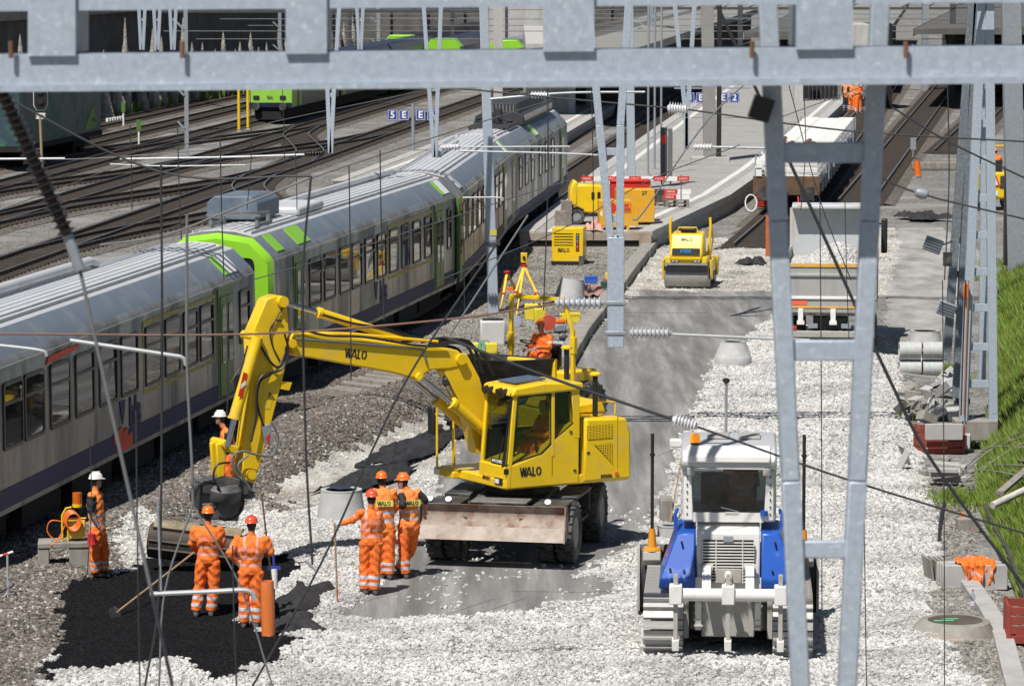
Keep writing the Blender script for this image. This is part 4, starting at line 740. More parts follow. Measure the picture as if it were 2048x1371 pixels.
for x, y0, y1, Y, lab in ((760, 300, 640, 60, 'train windows'), (698, 330, 760, 60, 'boom lettering'), (440, 270, 560, 60, 'roof unit'), (260, 250, 420, 70, 'yard tracks'), (500, 180, 420, 80, 'far train nose'), (1093, 60, 620, 60, 'ramp wall'), (1183, 180, 480, 80, 'compressor trailer'), (1690, 400, 680, 55, 'tipper load'), (1640, 400, 1300, 45, 'tipper tailgate'), (1895, 160, 560, 60, 'service path'), (1608, 180, 420, 80, 'wagon buffer'), (1725, 640, 1371, 45, 'gravel beside the dozer'), (565, 180, 330, 90, 'crossing tracks'), (1885, 560, 1371, 45, 'rubble heap'), (925, 430, 620, 70, 'yellow end door'), (180, 880, 1150, 50, 'tattooed worker'), (272, 820, 1371, 30, 'first train car, low'), (465, 1090, 1371, 30, 'black asphalt'), (355, 250, 480, 70, 'yard signal wires'), (590, 300, 420, 80, 'points')):
    wire('fine vertical dropper wire hanging in front of the '+lab, [(x, y0), (x+3, (y0+y1)/2), (x+random.choice((-6, 4, 8)), y1)], Y, .0065 if Y < 60 else .010, WIRE, 'dropper_wire')
WTUB = M('steady_arm_tube', (.50, .52, .53), .4, .4)
for lab, pts, Y, r in (('grey steady arm tube in front of the train windows', [(140, 680), (330, 708), (365, 715), (372, 730)], 50, .028), ('short grey steady arm tube at the left in front of the train', [(-20, 688), (80, 700), (94, 712)], 50, .022), ('pale steady arm tube over the fresh asphalt', [(300, 1187), (420, 1182), (495, 1180), (512, 1200)], 34, .022), ('grey pull rod running right from the finned insulator', [(1345, 668), (1480, 674), (1620, 680)], 56, .022), ('pale registration tube over the yard tracks before the signal', [(-20, 318), (130, 317)], 112, .034), ('pale registration tube over the middle yard tracks', [(240, 318), (460, 314), (612, 309)], 112, .034), ('pale lower tube over the middle yard tracks', [(220, 328), (330, 332), (490, 330)], 112, .022), ('pale double tube across the front of the mast, upper', [(880, 294), (1140, 293)], 112, .025), ('pale double tube across the front of the mast, lower', [(920, 302), (1100, 306), (1195, 310)], 112, .03), ('pale tube across the platform at the mast plinth', [(1425, 294), (1520, 296), (1600, 298)], 112, .04), ('white tube before the concrete ramp wall', [(980, 198), (1130, 186), (1290, 184)], 112, .034), ('short grey arm before the train end windows', [(925, 395), (1000, 395), (1004, 402)], 80, .018)):
    wire(lab, pts, Y, r, WTUB, 'steady_arm', 'steady arm')
for a, b, Y, lab in (((316, 1000), (322, 1180), 34, 'over the bucket edge'), ((610, 1120), (632, 1140), 34, 'over the orange pipe')): wire('small grey wire clamp '+lab, [a, b], Y, .012, GAL2, 'wire_clamp', 'clamp')
kn = D(1843, 387, 50); tag(MB().lathe([(.01, -.1), (.06, -.07), (.075, 0), (.06, .07), (.01, .1)], (0, 0, 0), (1, 0, -.25)).build('round_wire_weight', GAL2, None, loc=kn), 'round grey weight threaded on the wire over the service path', 'weight')
for x in (1231,):
    for y in (605, 665): 
        p = D(x, y, 56); tag(MB().box(-.16, .16, -.09, .09, -.03, .03).build('pipe_clamp', GAL2, None, loc=p, bevel=.01), 'steel clamp band round the hanging support at the %s insulator' % ('upper' if y == 605 else 'lower'), 'clamp')
# ---- signal, signs
SGB = M('signal_black', (.012, .012, .013), .5); sg = G(85, 352, 0); sgr = thing('rail_signal', 'black railway signal with white border on a thin pole, white L plate below', 'signal', sg)
zt = lambda y: D(82, y, sg.y).z
MB().cyl((0, 0, 0), (-.08, 0, zt(232)), .07).build('pole', M('tan_pole', (.33, .25, .15), .7), sgr)
oc = [(-.32, .25), (-.18, 0), (.18, 0), (.32, .25), (.32, 1.5), (.18, 1.75), (-.18, 1.75), (-.32, 1.5)]
hb = MB(); hb.pxz([(a*1.12-.05, b*1.06+zt(220)-.04) for a, b in oc], .01, .05); hb.build('border', WHT, sgr); hd = MB(); hd.pxz([(a-.05, b+zt(220)) for a, b in oc], -.06, .0); hd.build('head', SGB, sgr)
for k in range(2): MB().cyl((-.05, -.14, zt(220)+.45+k*.5), (-.05, -.05, zt(220)+.45+k*.5), .17, .15).build('lamp_hood', BLK, sgr)
pl = MB().box(-.28, .18, -.05, -.01, zt(238), zt(226)).build('plate', WHT, sgr); letters('L 581', .2, 'lettering', BLK, pl, Matrix.Translation((-.05, -.056, (zt(238)+zt(226))/2)))
SBL = M('sign_blue', (.015, .05, .27), .4)
def sign(px0, px1, py0, py1, Y, ch, parent):
    a, b = D(px0, py1, Y), D(px1, py0, Y); o = parent.location; s = MB().box(a.x-o.x, b.x-o.x, -.04, .04, a.z-o.z, b.z-o.z).build('panel', SBL, parent); c = Vector(((a.x+b.x)/2-o.x, -.05, (a.z+b.z)/2-o.z)); letters(ch, (b.z-a.z)*.85, 'lettering', WHT, s, Matrix.Translation(c), bold=.015)
    m = MB(); x0, x1, z0, z1 = a.x-o.x+.03, b.x-o.x-.03, a.z-o.z+.03, b.z-o.z-.03
    for q in ((x0, x1, z0, z0+.02), (x0, x1, z1-.02, z1), (x0, x0+.02, z0+.02, z1-.02), (x1-.02, x1, z0+.02, z1-.02)): m.box(q[0], q[1], -.047, -.04, q[2], q[3])
    m.build('border', WHT, s)
pp = G(826, 303, PZ); s1 = thing('platform_sign', 'blue platform sign panels 5 E and E 4 on a grey pole', 'sign', pp)
MB().cyl((0, .1, 0), (0, .1, D(826, 208, pp.y).z-PZ), .09).build('pole', GAL2, s1)
for x0, x1, c in ((775, 795, '5'), (798, 818, 'E'), (831, 851, 'E'), (854, 873, '4')): sign(x0, x1, 219, 241, pp.y, c, s1)
s2 = thing('platform_sign', 'blue platform sign panels 3 E and E 2 hanging by the broad platform mast', 'sign', D(1425, 205, 235))
for x0, x1, c in ((1370, 1389, '3'), (1392, 1411, 'E'), (1436, 1456, 'E'), (1459, 1479, '2')): sign(x0, x1, 185, 206, 235, c, s2)
MB().box(-2.4, 2.4, -.03, .03, D(1425, 178, 235).z-s2.location.z, D(1425, 175, 235).z-s2.location.z).build('hanger_bar', GAL2, s2)
tp = G(1332, 372, PZ); tl = thing('info_totem', 'dark grey information totem with a red square on the platform', 'totem', tp); hh = D(1332, 255, tp.y).z-PZ; MB().box(-.25, .05, -.1, .1, .2, hh).build('panel', M('totem_dark', (.06, .06, .065), .5), tl, bevel=.02); MB().box(.08, .28, -.1, .1, .2, hh-.05).build('panel', M('totem_light', (.14, .14, .145), .5), tl, bevel=.02); MB().box(-.24, -.02, -.108, -.1, hh-.7, hh-.35).build('red_square', RED, tl)
for x in (-.2, .2): MB().box(x-.03, x+.03, -.03, .03, 0, .25).build('leg', BLK, tl)
for px, py, lab in ((478, 264, 'yellow marker post standing left of the green train front'), (496, 260, 'yellow marker post closest to the green train front')): 
    p = G(px, py); q = thing('marker_post', lab, 'post', p); MB().cyl((0, 0, 0), (0, 0, D(px, 175, p.y).z), .09, n=10).build('pole', YEL, q); MB().box(-.14, .14, -.14, .14, 0, .08).build('base', CON, q)
for px, py, lab in ((278, 292, 'small white shunting signal post between the yard tracks'), (247, 252, 'small grey shunting post near the box wagon')):
    p = G(px, py); q = thing('shunting_signal', lab, 'signal', p); MB().cyl((0, 0, 0), (0, 0, .9), .06).build('pole', WHT, q); MB().box(-.12, .12, -.1, .1, .9, 1.5).build('head', TGRD, q)
for k in range(7):
    p = G(215+k*5, 246-k*.8); 
    tag(MB().box(-.08, .08, -.3, .3, 0, .3).build('white_block', WHT, None, loc=p), 'small white marker block in the row along the yard track', 'marker', 'white marker blocks in the yard')
# weeds at the pile wall foot

# cross-span gantries overhead (their shadows fall across the site)
for Yg, x0, x1, lab in ((83.2, -14., 12.4, 'overhead lattice gantry carried by the pale lattice mast'), (114.6, -16., 22., 'overhead lattice gantry carried by the slim steel mast')):
    q = thing('cross_gantry', lab, 'gantry', (x0, Yg, 10.55))
    for dy, dz_ in ((0, 0), (0, .75), (.7, .35)): MB().bar((0, dy, dz_), (x1-x0, dy, dz_), .12, .12).build('chord', GAL, q)
    for k in range(int((x1-x0)/1.5)):
        a = k*1.5; MB().bar((a, 0, 0), (a+.75, .7, .35), .06).build('diagonal', GAL, q); MB().bar((a+.75, .7, .35), (a+1.5, 0, .75), .06).build('diagonal', GAL, q)
for x in (1296, 1309, 1322):
    p = G(x, 350-(x-1296)*.9, PZ); tag(MB().cyl((0, 0, 0), (0, 0, 8.2), .055, n=10).build('thin_pole', GAL2, None, loc=p), 'thin pale pole rising from the platform beside the dark totem', 'pole', 'thin poles on the platform')

FARD = M('far_dark_steel', (.07, .075, .08), .6, .2, var=.2)
for i, (x, Y, w_, mt, lab) in enumerate(((372, 205, .22, GAL2, 'thin grey mast between the middle yard tracks'), (30, 290, .5, FARD, 'dark far mast left of the signal at the pile wall'), (205, 300, .4, FARD, 'dark far mast at the pile wall by the marker blocks'), (365, 310, .6, FARD, 'broad dark far mast before the pile wall'), (430, 320, .3, GAL2, 'pale thin far mast at the pile wall'), (505, 330, .45, FARD, 'dark far mast behind the green train front'), (560, 300, .25, GAL2, 'pale far mast right of the green train front'), (700, 310, .3, FARD, 'dark far mast beside the distant trains'), (757, 320, .3, GAL2, 'pale far mast rising between the distant trains'), (905, 330, .35, FARD, 'dark far mast behind the slim steel mast'), (1300, 300, .45, GAL2, 'pale far mast over the platform canopy'), (1480, 310, .4, FARD, 'dark far mast behind the broad platform mast'), (1850, 300, .5, GAL2, 'pale far mast beside the station roof'), (1905, 280, .4, FARD, 'dark far mast in front of the station roof'))):
    p = D(x, 100, Y); q = thing('far_mast', lab, 'mast', (p.x, Y, 0)); MB().box(-w_/2, w_/2, -w_/2, w_/2, 0, 11.3).build('column', mt, q); 
    for k in range(5): MB().bar((-w_*.5, -w_*.52, 1.5+k*1.8), (w_*2.2*(1 if i % 2 else -1), -w_*.52, 1.9+k*1.8), .1).build('bracket', mt, q)
for Y, z, x0, x1, lab in ((268, 6.75, -60, -2, 'far dark gantry beam crossing before the pile wall'), (300, 7.0, -60, 60, 'far gantry beam crossing the station throat'), (355, 5.6, -45, 50, 'farthest gantry beam crossing over the distant trains')):
    q = thing('far_gantry', lab, 'gantry', (x0, Y, z)); MB().box(0, x1-x0, 0, .3, 0, .22).build('chord', FARD, q); MB().box(0, x1-x0, 0, .3, .7, .9).build('chord', FARD, q)
    for k in range(int((x1-x0)/2.4)): MB().bar((k*2.4, .15, .1), (k*2.4+1.2, .15, .8), .12).build('diagonal', FARD, q)
for i, (Y, z) in enumerate(((290, 5.9), (300, 5.2), (310, 6.3), (280, 4.6), (330, 5.6), (350, 4.9), (270, 5.4))):
    wire('far overhead wire number %d across the station throat' % i, [(-20, 0, Y), (1000, 0, Y), (2080, 0, Y)], Y, .03, CABL)
    o = bpy.context.scene.collection.objects[-1]; o.location.z = z; o['label'] = ['far overhead wire strung low before the pile wall', 'far overhead wire just under the farthest gantry beam', 'far overhead wire close below the upper gantry chord', 'lowest far overhead wire above the yard', 'far overhead wire level with the canopy roofs', 'far overhead wire over the roofs of the distant trains', 'far overhead wire in front of all the far masts'][i]
# ================================================================ MACHINES
def glass_mat(name, tint=(.55, .6, .6), gl=.14, rough=.03):
    m = bpy.data.materials.new(name); m.use_nodes = True; n, l = m.node_tree.nodes, m.node_tree.links; n.clear(); o = n.new('ShaderNodeOutputMaterial'); t = n.new('ShaderNodeBsdfTransparent'); t.inputs[0].default_value = (*tint, 1)
    g = n.new('ShaderNodeBsdfGlossy'); g.inputs['Roughness'].default_value = rough; mx = n.new('ShaderNodeMixShader'); mx.inputs[0].default_value = gl; l.new(t.outputs[0], mx.inputs[1]); l.new(g.outputs[0], mx.inputs[2]); l.new(mx.outputs[0], o.inputs[0]); return m
GLT = glass_mat('cab_glass', (.72, .77, .76), .07); GLT2 = glass_mat('dark_cab_glass', (.50, .54, .55), .08)
INT = M('cab_interior', (.03, .032, .035), .8, var=.3)
def wheel(parent, c, axis, R0, w, rim=YEL, lugs=22, rimr=.52):
    root = MB(); a = Vector(axis).normalized()
    hub = MB().lathe([(R0*rimr, -w*.42), (R0*rimr*.98, -w*.1), (R0*.2, 0), (R0*.2, w*.1), (R0*rimr*.95, w*.15), (R0*rimr, w*.42)], (0, 0, 0), a, 20).build('wheel', rim, parent, loc=c)
    t = MB().lathe([(R0*rimr, -w*.45), (R0*.72, -w*.5), (R0*.90, -w*.48), (R0*.955, -w*.36), (R0*.965, 0), (R0*.955, w*.36), (R0*.90, w*.48), (R0*.72, w*.5), (R0*rimr, w*.45)], (0, 0, 0), a, 28, close=True)
    u = a.orthogonal().normalized(); v = a.cross(u)
    for i in range(lugs):
        th = 2*pi*i/lugs
        for s in (-1, 1):
            th2 = th+(pi/lugs if s > 0 else 0); d = u*cos(th2)+v*sin(th2); tg = a.cross(d)
            t.obox(d*R0*.965+a*s*w*.24, (R0*.085, R0*.13, w*.46), Matrix((d, (tg+a*s*.35).normalized(), (a-tg*s*.35).normalized())).transposed())
    t.build('tyre', RUB, hub); return hub
def hose(parent, pts, r=.018, mat=BLK, name='hose'): return MB().tube(curve3(pts, 6), r, 7).build(name, mat, parent)
# ---------------- wheeled excavator
EC = Vector((.12, 69.75, 0)); EA = R(211); ef, el_ = Vector((cos(EA), sin(EA), 0)), Vector((-sin(EA), cos(EA), 0))
def side(px, py, yl): return PL(px, py, EC+el_*yl, EA)
ex = thing('wheeled_excavator', 'yellow wheeled excavator with boom stretched out over the workers and a lowered dozer blade', 'excavator', EC, EA)
UC = R(47); uf, ul = Vector((cos(UC), sin(UC), 0)), Vector((-sin(UC), cos(UC), 0)); URM = Matrix((uf, ul, Vector((0, 0, 1)))).transposed()
def U(x, y, z): return uf*x+ul*y+Vector((0, 0, z))
m = MB().obox(U(0, 0, .78), (3.0, .95, .42), URM); m.obox(U(0, 0, 1.04), (1.5, 1.3, .14), URM); m.build('chassis', DKM, ex, bevel=.03)
MB().cyl((0, 0, 1.05), (0, 0, 1.36), .62, n=28).build('slew_ring', DKM, ex)
for ax_ in (1.3, -1.3):
    MB().cyl(U(ax_, -1.1, .55), U(ax_, 1.1, .55), .13, n=14).build('axle', DKM, ex)
    for y in (-1.22, -.87, .87, 1.22): wheel(ex, U(ax_, y, .56), ul, .56, .32, M('rim_dusty', (.30, .29, .26), .7, var=.2))
for s in (-1, 1):
    MB().obox(U(0, s*1.02, 1.10), (1.35, .5, .06), URM).obox(U(-.62, s*1.02, .9), (.08, .46, .4), URM).obox(U(.62, s*1.02, .9), (.08, .46, .4), URM).obox(U(0, s*1.2, .62), (1.0, .1, .05), URM).build('step_box', DKM, ex, bevel=.015)
    MB().obox(U(1.55, s*.98, 1.12), (.85, .62, .04), URM).build('mudguard', DKM, ex, bevel=.01)
BLD = M('worn_blade', (.33, .27, .225), .75, .1, var=.22, scale=3, dirt=(.17, .075, .045), dscale=1.8, dmin=.45, dmax=.62, bump=.25); BLL = M('blade_edge', (.44, .38, .33), .7, .1, var=.15, dirt=(.27, .2, .15), dscale=3)
cv = [(2.36, .78), (2.26, .86), (2.22, .98), (2.24, 1.08), (2.32, 1.17)]; P_ = cv+[(a-.05, b) for a, b in cv[::-1]]
MB().prism(P_, lambda a, b: U(a, -1.34, b), lambda a, b: U(a, 1.34, b)).build('blade', BLD, ex)
MB().prism([(2.36, .78), (2.47, .54), (2.43, .54), (2.31, .78)], lambda a, b: U(a, -1.345, b), lambda a, b: U(a, 1.345, b)).build('blade_edge', BLL, ex)
for s in (-1, 1): MB().prism([(2.48, .53), (2.1, .62), (2.12, 1.15), (2.34, 1.18)], lambda a, b: U(a, s*1.35, b), lambda a, b: U(a, s*1.375, b)).build('blade_end', BLD, ex); MB().bar(U(1.1, s*.4, .7), U(2.25, s*.55, .85), .12, .16).build('blade_arm', DKM, ex)
MB().obox(U(2.0, .1, 1.21), (.5, 1.05, .04), URM).build('blade_cover', M('checker_plate', (.20, .2, .2), .6, .4, var=.3, scale=9), ex, bevel=.01)
for y in (-1.2, -.85, 1.0): MB().cyl(U(2.1, y, 1.18), U(2.16, y, 1.24), .06, n=12).build('lamp', WHT, ex)
# upper body
MB().box(-1.70, 1.0, -1.22, 1.22, 1.34, 1.52).build('deck', YEL, ex, bevel=.03)
MB().pxz([(-1.72, 1.36), (-1.72, 2.2), (-1.62, 2.52), (-.72, 2.56), (-.66, 1.36)], -1.24, 1.24).build('engine_hood', YEL, ex, bevel=.05)
MB().pxz([(-1.62, 2.55), (-1.50, 2.78), (-.85, 2.72), (-.74, 2.57)], -1.05, .55).build('hood_top', YEL, ex, bevel=.04); MB().box(-1.62, -1.0, -1.1, -.35, 2.7, 2.98).build('engine_cover', YEL, ex, bevel=.04)
MB().box(-1.735, -1.5, -1.15, 1.15, 1.36, 1.62).build('counterweight', YEL, ex, bevel=.05)
low = [side(*p, 1.23) for p in ((992, 984), (1003, 935), (1083, 908), (1105, 886), (1109, 879), (1147, 845), (1158, 836))]; xr = low[-1][0]
low = [(.99, 1.36), (.975, low[1][1])]+low[2:]+[(xr, 1.36)]
cabs = MB().pxz(low, .2, 1.235).build('cab_shell', YEL, ex, bevel=.02)
for poly, nm in (([(1003, 935), (1021, 786), (1103, 774), (1105, 886), (1083, 908)], 'door_glass'), ([(1109, 772), (1137, 769), (1149, 844), (1110, 878)], 'rear_glass')):
    P = [side(*p, 1.23) for p in poly]; MB().pxz(P, 1.215, 1.222).build(nm, GLT, ex)
    c = Vector((sum(p[0] for p in P)/len(P), sum(p[1] for p in P)/len(P))); Q = [((p[0]-c.x)*.9+c.x, (p[1]-c.y)*.94+c.y) for p in P]; n = len(P)
    fr = MB(); fr.add([(a, 1.236, b) for a, b in P]+[(a, 1.236, b) for a, b in Q], [(j, (j+1) % n, n+(j+1) % n, n+j) for j in range(n)]); fr.build('glass_border', BLK, ex)
MB().bar(Vector((.96, 1.19, 1.36)), Vector((.80, 1.19, 3.14)), .10, .10, up=(0, 1, 0)).build('pillar', YEL, ex, bevel=.02); MB().bar(Vector((.96, .24, 1.36)), Vector((.80, .24, 3.14)), .08, .08, up=(0, 1, 0)).build('pillar', YEL, ex, bevel=.02)
bx0 = side(1106, 800, 1.23)[0]
MB().box(bx0-.035, bx0+.035, 1.14, 1.243, 1.9, 3.12).build('pillar', YEL, ex, bevel=.01); xq = side(1150, 800, 1.23)[0]; MB().pxz([(xq-.1, 2.2), (xq+.02, 2.2), (xq+.08, 3.12), (xq-.1, 3.12)], 1.1, 1.24).build('pillar', YEL, ex, bevel=.01)
MB().box(xq-.1, xq+.0, .2, .3, 1.5, 3.12).build('pillar', YEL, ex)
rf = MB().pxz([(.92, 3.06), (.84, 3.22), (.2, 3.29), (xq-.16, 3.24), (xq-.18, 3.10)], .16, 1.28).build('cab_roof', YEL, ex, bevel=.04)
MB().pxz([(.68, 3.262), (.02, 3.312), (.02, 3.335), (.68, 3.285)], .38, 1.02).build('roof_window', M('slate_glass', (.07, .09, .115), .15), rf)
MB().add([(.94, .28, 1.6), (.94, 1.14, 1.6), (.81, 1.14, 3.06), (.81, .28, 3.06), (.935, .28, 1.6), (.935, 1.14, 1.6), (.805, 1.14, 3.06), (.805, .28, 3.06)], [(0, 1, 2, 3), (4, 5, 6, 7)]).build('windscreen', GLT, ex)
MB().box(.90, .985, .25, 1.2, 1.36, 1.58).build('front_panel', YEL, ex, bevel=.02)
pl = MB().box(.99, 1.0, .36, .66, 1.44, 1.53).build('number_plate', M('plate_orange', (.6, .22, .03), .5), ex); letters('89·431', .085, 'lettering', BLK, pl, Matrix.Translation((1.003, .51, 1.485))@Matrix.Rotation(pi/2, 4, 'Z'))
MB().box(.985, 1.02, .82, 1.1, 1.42, 1.54).build('headlight', BLK, ex, bevel=.01); MB().box(1.015, 1.03, .86, 1.0, 1.44, 1.52).build('lamp_lens', WHT, ex)
an = MB().box(.955, .965, .62, 1.08, 1.78, 1.88).build('name_plate', BLK, ex); letters('ANTONIO', .085, 'lettering', WHT, an, Matrix.Translation((.969, .85, 1.83))@Matrix.Rotation(pi/2, 4, 'Z'))
MB().bar((.955, .75, 1.55), (.88, .95, 2.3), .018).build('wiper', BLK, ex)
for y in (.32, .5, .82, 1.0): w_ = MB().cyl((.80, y, 3.14), (.95, y, 3.10), .06, .075, n=12).build('work_lamp', BLK, ex)
# cab interior
MB().box(-.57, -.50, .22, 1.2, 1.5, 3.08).build('cab_back_lining', INT, ex); MB().box(-.5, .9, .25, 1.2, 1.52, 1.56).build('cab_floor', INT, ex); MB().box(-.5, .88, .205, .235, 1.56, 2.35).build('cab_side_lining', INT, ex); MB().box(-.5, .80, .215, .222, 2.36, 3.06).build('side_glass', GLT2, ex); MB().box(-.5, .78, .24, 1.16, 3.03, 3.07).build('roof_lining', INT, ex); MB().pxz([(.93, 1.6), (.95, low[1][1]), (low[2][0], low[2][1]-.01), (low[3][0], low[3][1]-.01), (-.5, low[4][1]), (-.5, 1.57)], 1.19, 1.21).build('door_lining', INT, ex)
MB().box(-.42, .12, .48, 1.0, 1.85, 1.98).box(-.50, -.38, .48, 1.0, 1.95, 2.72).build('seat', INT, ex, bevel=.05)
for y in (.42, 1.04): MB().cyl((.22, y, 1.9), (.27, y, 2.28), .025).build('joystick', BLK, ex)
MB().cyl((.62, .72, 1.6), (.5, .72, 2.2), .04).build('steering_column', BLK, ex); MB().tube([(.48+.05*cos(a), .72+.17*sin(a), 2.22+.14*cos(a)) for a in [k*pi/8 for k in range(17)]], .016, 6).build('steering_wheel', BLK, ex)
# lettering, grilles and seams on the flank
def flank(px, py, yl=1.25): a, b = side(px, py, yl); return (a, yl, b)
FL = lambda px, py, dy=0: Matrix.Translation(Vector(flank(px, py))+Vector((0, .0+dy, 0)))@Matrix.Rotation(pi, 4, 'Z')
p = side(1064, 942, 1.25); stencil_walo(ex, BLK, Matrix.Translation((p[0], 1.243, p[1]))@Matrix.Rotation(pi, 4, 'Z'), .17, wide=.86)
p = side(1213, 952, 1.25); letters('89200', .10, 'fleet_number', BLK, ex, Matrix.Translation((p[0], 1.247, p[1]))@Matrix.Rotation(pi, 4, 'Z'))
MESH = M('grille_mesh', (.25, .17, .02), .6, var=.4, scale=60)
for poly in ([(1174, 851), (1224, 847), (1224, 874), (1174, 877)], [(1188, 889), (1224, 885), (1224, 926)]):
    P = [side(*q, 1.24) for q in poly]; g = MB().pxz(P, 1.24, 1.247).build('grille', BLK, ex); zs = [q[1] for q in P]; xs = [q[0] for q in P]; mm = MB()
    for k in range(9):
        z = min(zs)+(k+.5)/9*(max(zs)-min(zs)); x0, x1 = min(xs), max(xs)
        if len(P) == 3: x1 = x0+(x1-x0)*(k+.5)/9
        mm.box(x0, x1, 1.247, 1.254, z-.008, z+.008)
    for k in range(8):
        x = min(xs)+(k+.5)/8*(max(xs)-min(xs)); z0 = min(zs) if len(P) == 4 else min(zs)+(max(zs)-min(zs))*(k+.5)/8; mm.box(x-.008, x+.008, 1.2475, 1.2545, z0, max(zs))
    mm.build('grille_bars', YEL, g)
for px, y0, y1 in ((1105, 890, 950), (1163, 838, 946), (1236, 830, 938)): a, b = side(px, y0, 1.25), side(px, y1, 1.25); MB().box(a[0]-.006, a[0]+.006, 1.237, 1.2405, b[1], a[1]).build('panel_seam', M('seam_dark', (.25, .15, .005), .6), ex)
a = side(1233, 945, 1.25); MB().box(a[0]-.04, a[0]+.04, 1.24, 1.26, a[1]-.025, a[1]+.025).build('side_marker', ORP, ex)
a = side(1013, 943, 1.25); MB().box(a[0]-.05, a[0]+.05, 1.236, 1.243, a[1]-.05, a[1]+.05).build('socket_cover', BLK, ex)
for q in (side(1177, 905, 1.25), side(1150, 940, 1.25), side(1142, 863, 1.25)): MB().box(q[0]-.03, q[0]+.03, 1.24, 1.25, q[1]-.02, q[1]+.02).build('latch', DKM, ex)
for x, y in ((-1.62, -.9), (-1.1, .95)):
    an = MB().cyl((x, y, 2.5 if y > 0 else 2.95), (x, y, 3.3 if y > 0 else 3.6), .05, n=12).build('antenna_mast', BLK, ex); MB().lathe([(.04, 0), (.11, .02), (.11, .05), (.06, .08)], (x, y, 3.3 if y > 0 else 3.6), n=16).build('antenna_dome', YEL, an)
MB().cyl((-.75, .9, 2.5), (-.75, .9, 3.35), .02).build('mirror_pole', CABL, ex); MB().lathe([(.02, 0), (.09, .03), (.1, .06), (.02, .1)], (-.75, .95, 3.05), (-.3, 1, 0), n=14).build('rear_mirror', BLK, ex)
for k in range(3): pass
hr = MB()
for pts in ([(-1.7, .7, 2.53), (-1.7, .7, 2.75), (-1.2, .7, 2.8)],): hr.tube(pts, .02, 6)
hr.build('handrail', YEL, ex)
# right-hand front platform with rail, lamp and mirror
fpx = lambda px, py, yl=-.95: (lambda a: Vector((a[0], yl, a[1])))(side(px, py, yl))
MB().box(.7, 1.15, -1.2, -.45, 1.36, 1.5).build('front_platform', YEL, ex, bevel=.02); MB().box(1.14, 1.17, -1.15, -.95, 1.38, 1.48).build('headlight', WHT, ex)
MB().tube([(1.1, -1.15, 1.5), (1.1, -1.15, 2.65), (.75, -1.15, 2.68), (.72, -1.15, 1.5)], .022, 8).build('handrail', YEL, ex); MB().tube([(1.1, -1.15, 1.5), (1.1, -.55, 1.5), (1.1, -.55, 2.3)], .02, 8).build('handrail', YEL, ex)
MB().box(1.08, 1.16, -1.42, -1.2, 2.1, 2.62).build('mirror', BLK, ex, bevel=.03); MB().bar((1.1, -1.15, 2.5), (1.12, -1.3, 2.5), .02).build('mirror_arm', YEL, ex)
# boom, stick, cylinders: outlines in the boom plane
BY = -.22
def bp(px, py): return side(px, py, BY)
def plate(poly, w, name, mat=YEL, y=BY, bevel=.02): return MB().pxz([bp(*p) for p in poly], y-w, y+w).build(name, mat, ex, bevel=bevel)
boom = plate([(570, 678), (576, 661), (640, 664), (790, 684), (862, 690), (905, 698), (922, 712), (912, 730), (889, 736), (850, 738), (828, 755), (812, 753), (773, 743), (612, 714), (578, 709)], .19, 'boom', bevel=.03)
plate([(880, 742), (893, 702), (925, 706), (950, 752), (968, 815), (985, 905), (945, 905), (925, 828)], .17, 'boom_base')
plate([(524, 597), (543, 589), (560, 594), (566, 608), (570, 658), (570, 702), (557, 756), (531, 858), (513, 925), (501, 964), (476, 957), (480, 884), (498, 752), (494, 668), (507, 638)], .17, 'stick', bevel=.025)
def v3(px, py, y=BY): a = bp(px, py); return Vector((a[0], y, a[1]))
def cylr(a, b, c, r, name, mat=YEL, y=BY): q = MB().cyl(v3(*a, y), v3(*b, y), r, n=16).build(name, mat, ex); MB().cyl(v3(*b, y), v3(*c, y), r*.55, n=14).build('piston_rod', CHR, q); MB().cyl(v3(*b, y), v3(*b, y).lerp(v3(*c, y), .08), r*1.18, n=16).build('cylinder_head', mat, q); return q
cylr((502, 672), (456, 830), (441, 890), .105, 'bucket_cylinder', y=BY+.26)
cylr((800, 676), (642, 626), (558, 602), .085, 'stick_cylinder')
cylr((958, 862), (893, 806), (828, 752), .105, 'boom_cylinder', y=BY+.28); cylr((958, 862), (893, 806), (828, 752), .105, 'boom_cylinder', y=BY-.30)
cylr((905, 716), (885, 760), (935, 850), .06, 'adjusting_cylinder', mat=DKM, y=BY+.1)
for p, r_ in (((554, 601), .10), ((502, 672), .09), ((572, 684), .08), ((910, 716), .10), ((828, 752), .08), ((491, 945), .09), ((441, 885), .08)): a = v3(*p); MB().cyl(a+Vector((0, -.27, 0)), a+Vector((0, .27, 0)), r_, n=18).build('pin', YEL, ex)
p = bp(704, 706); stencil_walo(ex, BLK, Matrix.Translation((p[0], BY+.194, p[1]))@Matrix.Rotation(-.16, 4, 'Y')@Matrix.Rotation(pi, 4, 'Z'), .17, wide=.86)
MB().tube([v3(580, 675, BY+.22), v3(700, 684, BY+.22), v3(835, 696, BY+.22), v3(840, 720, BY+.22)], .022, 8).build('boom_pipe', CABL, ex)
MB().tube([v3(575, 662, BY+.1), v3(700, 667, BY+.1), v3(870, 682, BY+.1)], .03, 8).build('boom_pipe', YEL, ex)
MB().pxz([bp(*q) for q in ((468, 740), (476, 742), (466, 790), (457, 788))], BY+.37, BY+.375).build('warning_plate', RED, ex); MB().pxz([bp(*q) for q in ((472, 756), (473, 764), (462, 774), (463, 765))], BY+.376, BY+.38).build('warning_stripe', WHT, ex)
MB().pxz([bp(*q) for q in ((518, 760), (545, 760), (532, 815), (512, 815))], BY+.171, BY+.175).build('label_plate', M('label_yellow', (.75, .55, .03), .4), ex)
MB().pxz([bp(*q) for q in ((530, 780), (542, 796), (526, 796))], BY+.176, BY+.179).build('warning_triangle', M('label_dark', (.2, .14, .01), .5), ex)
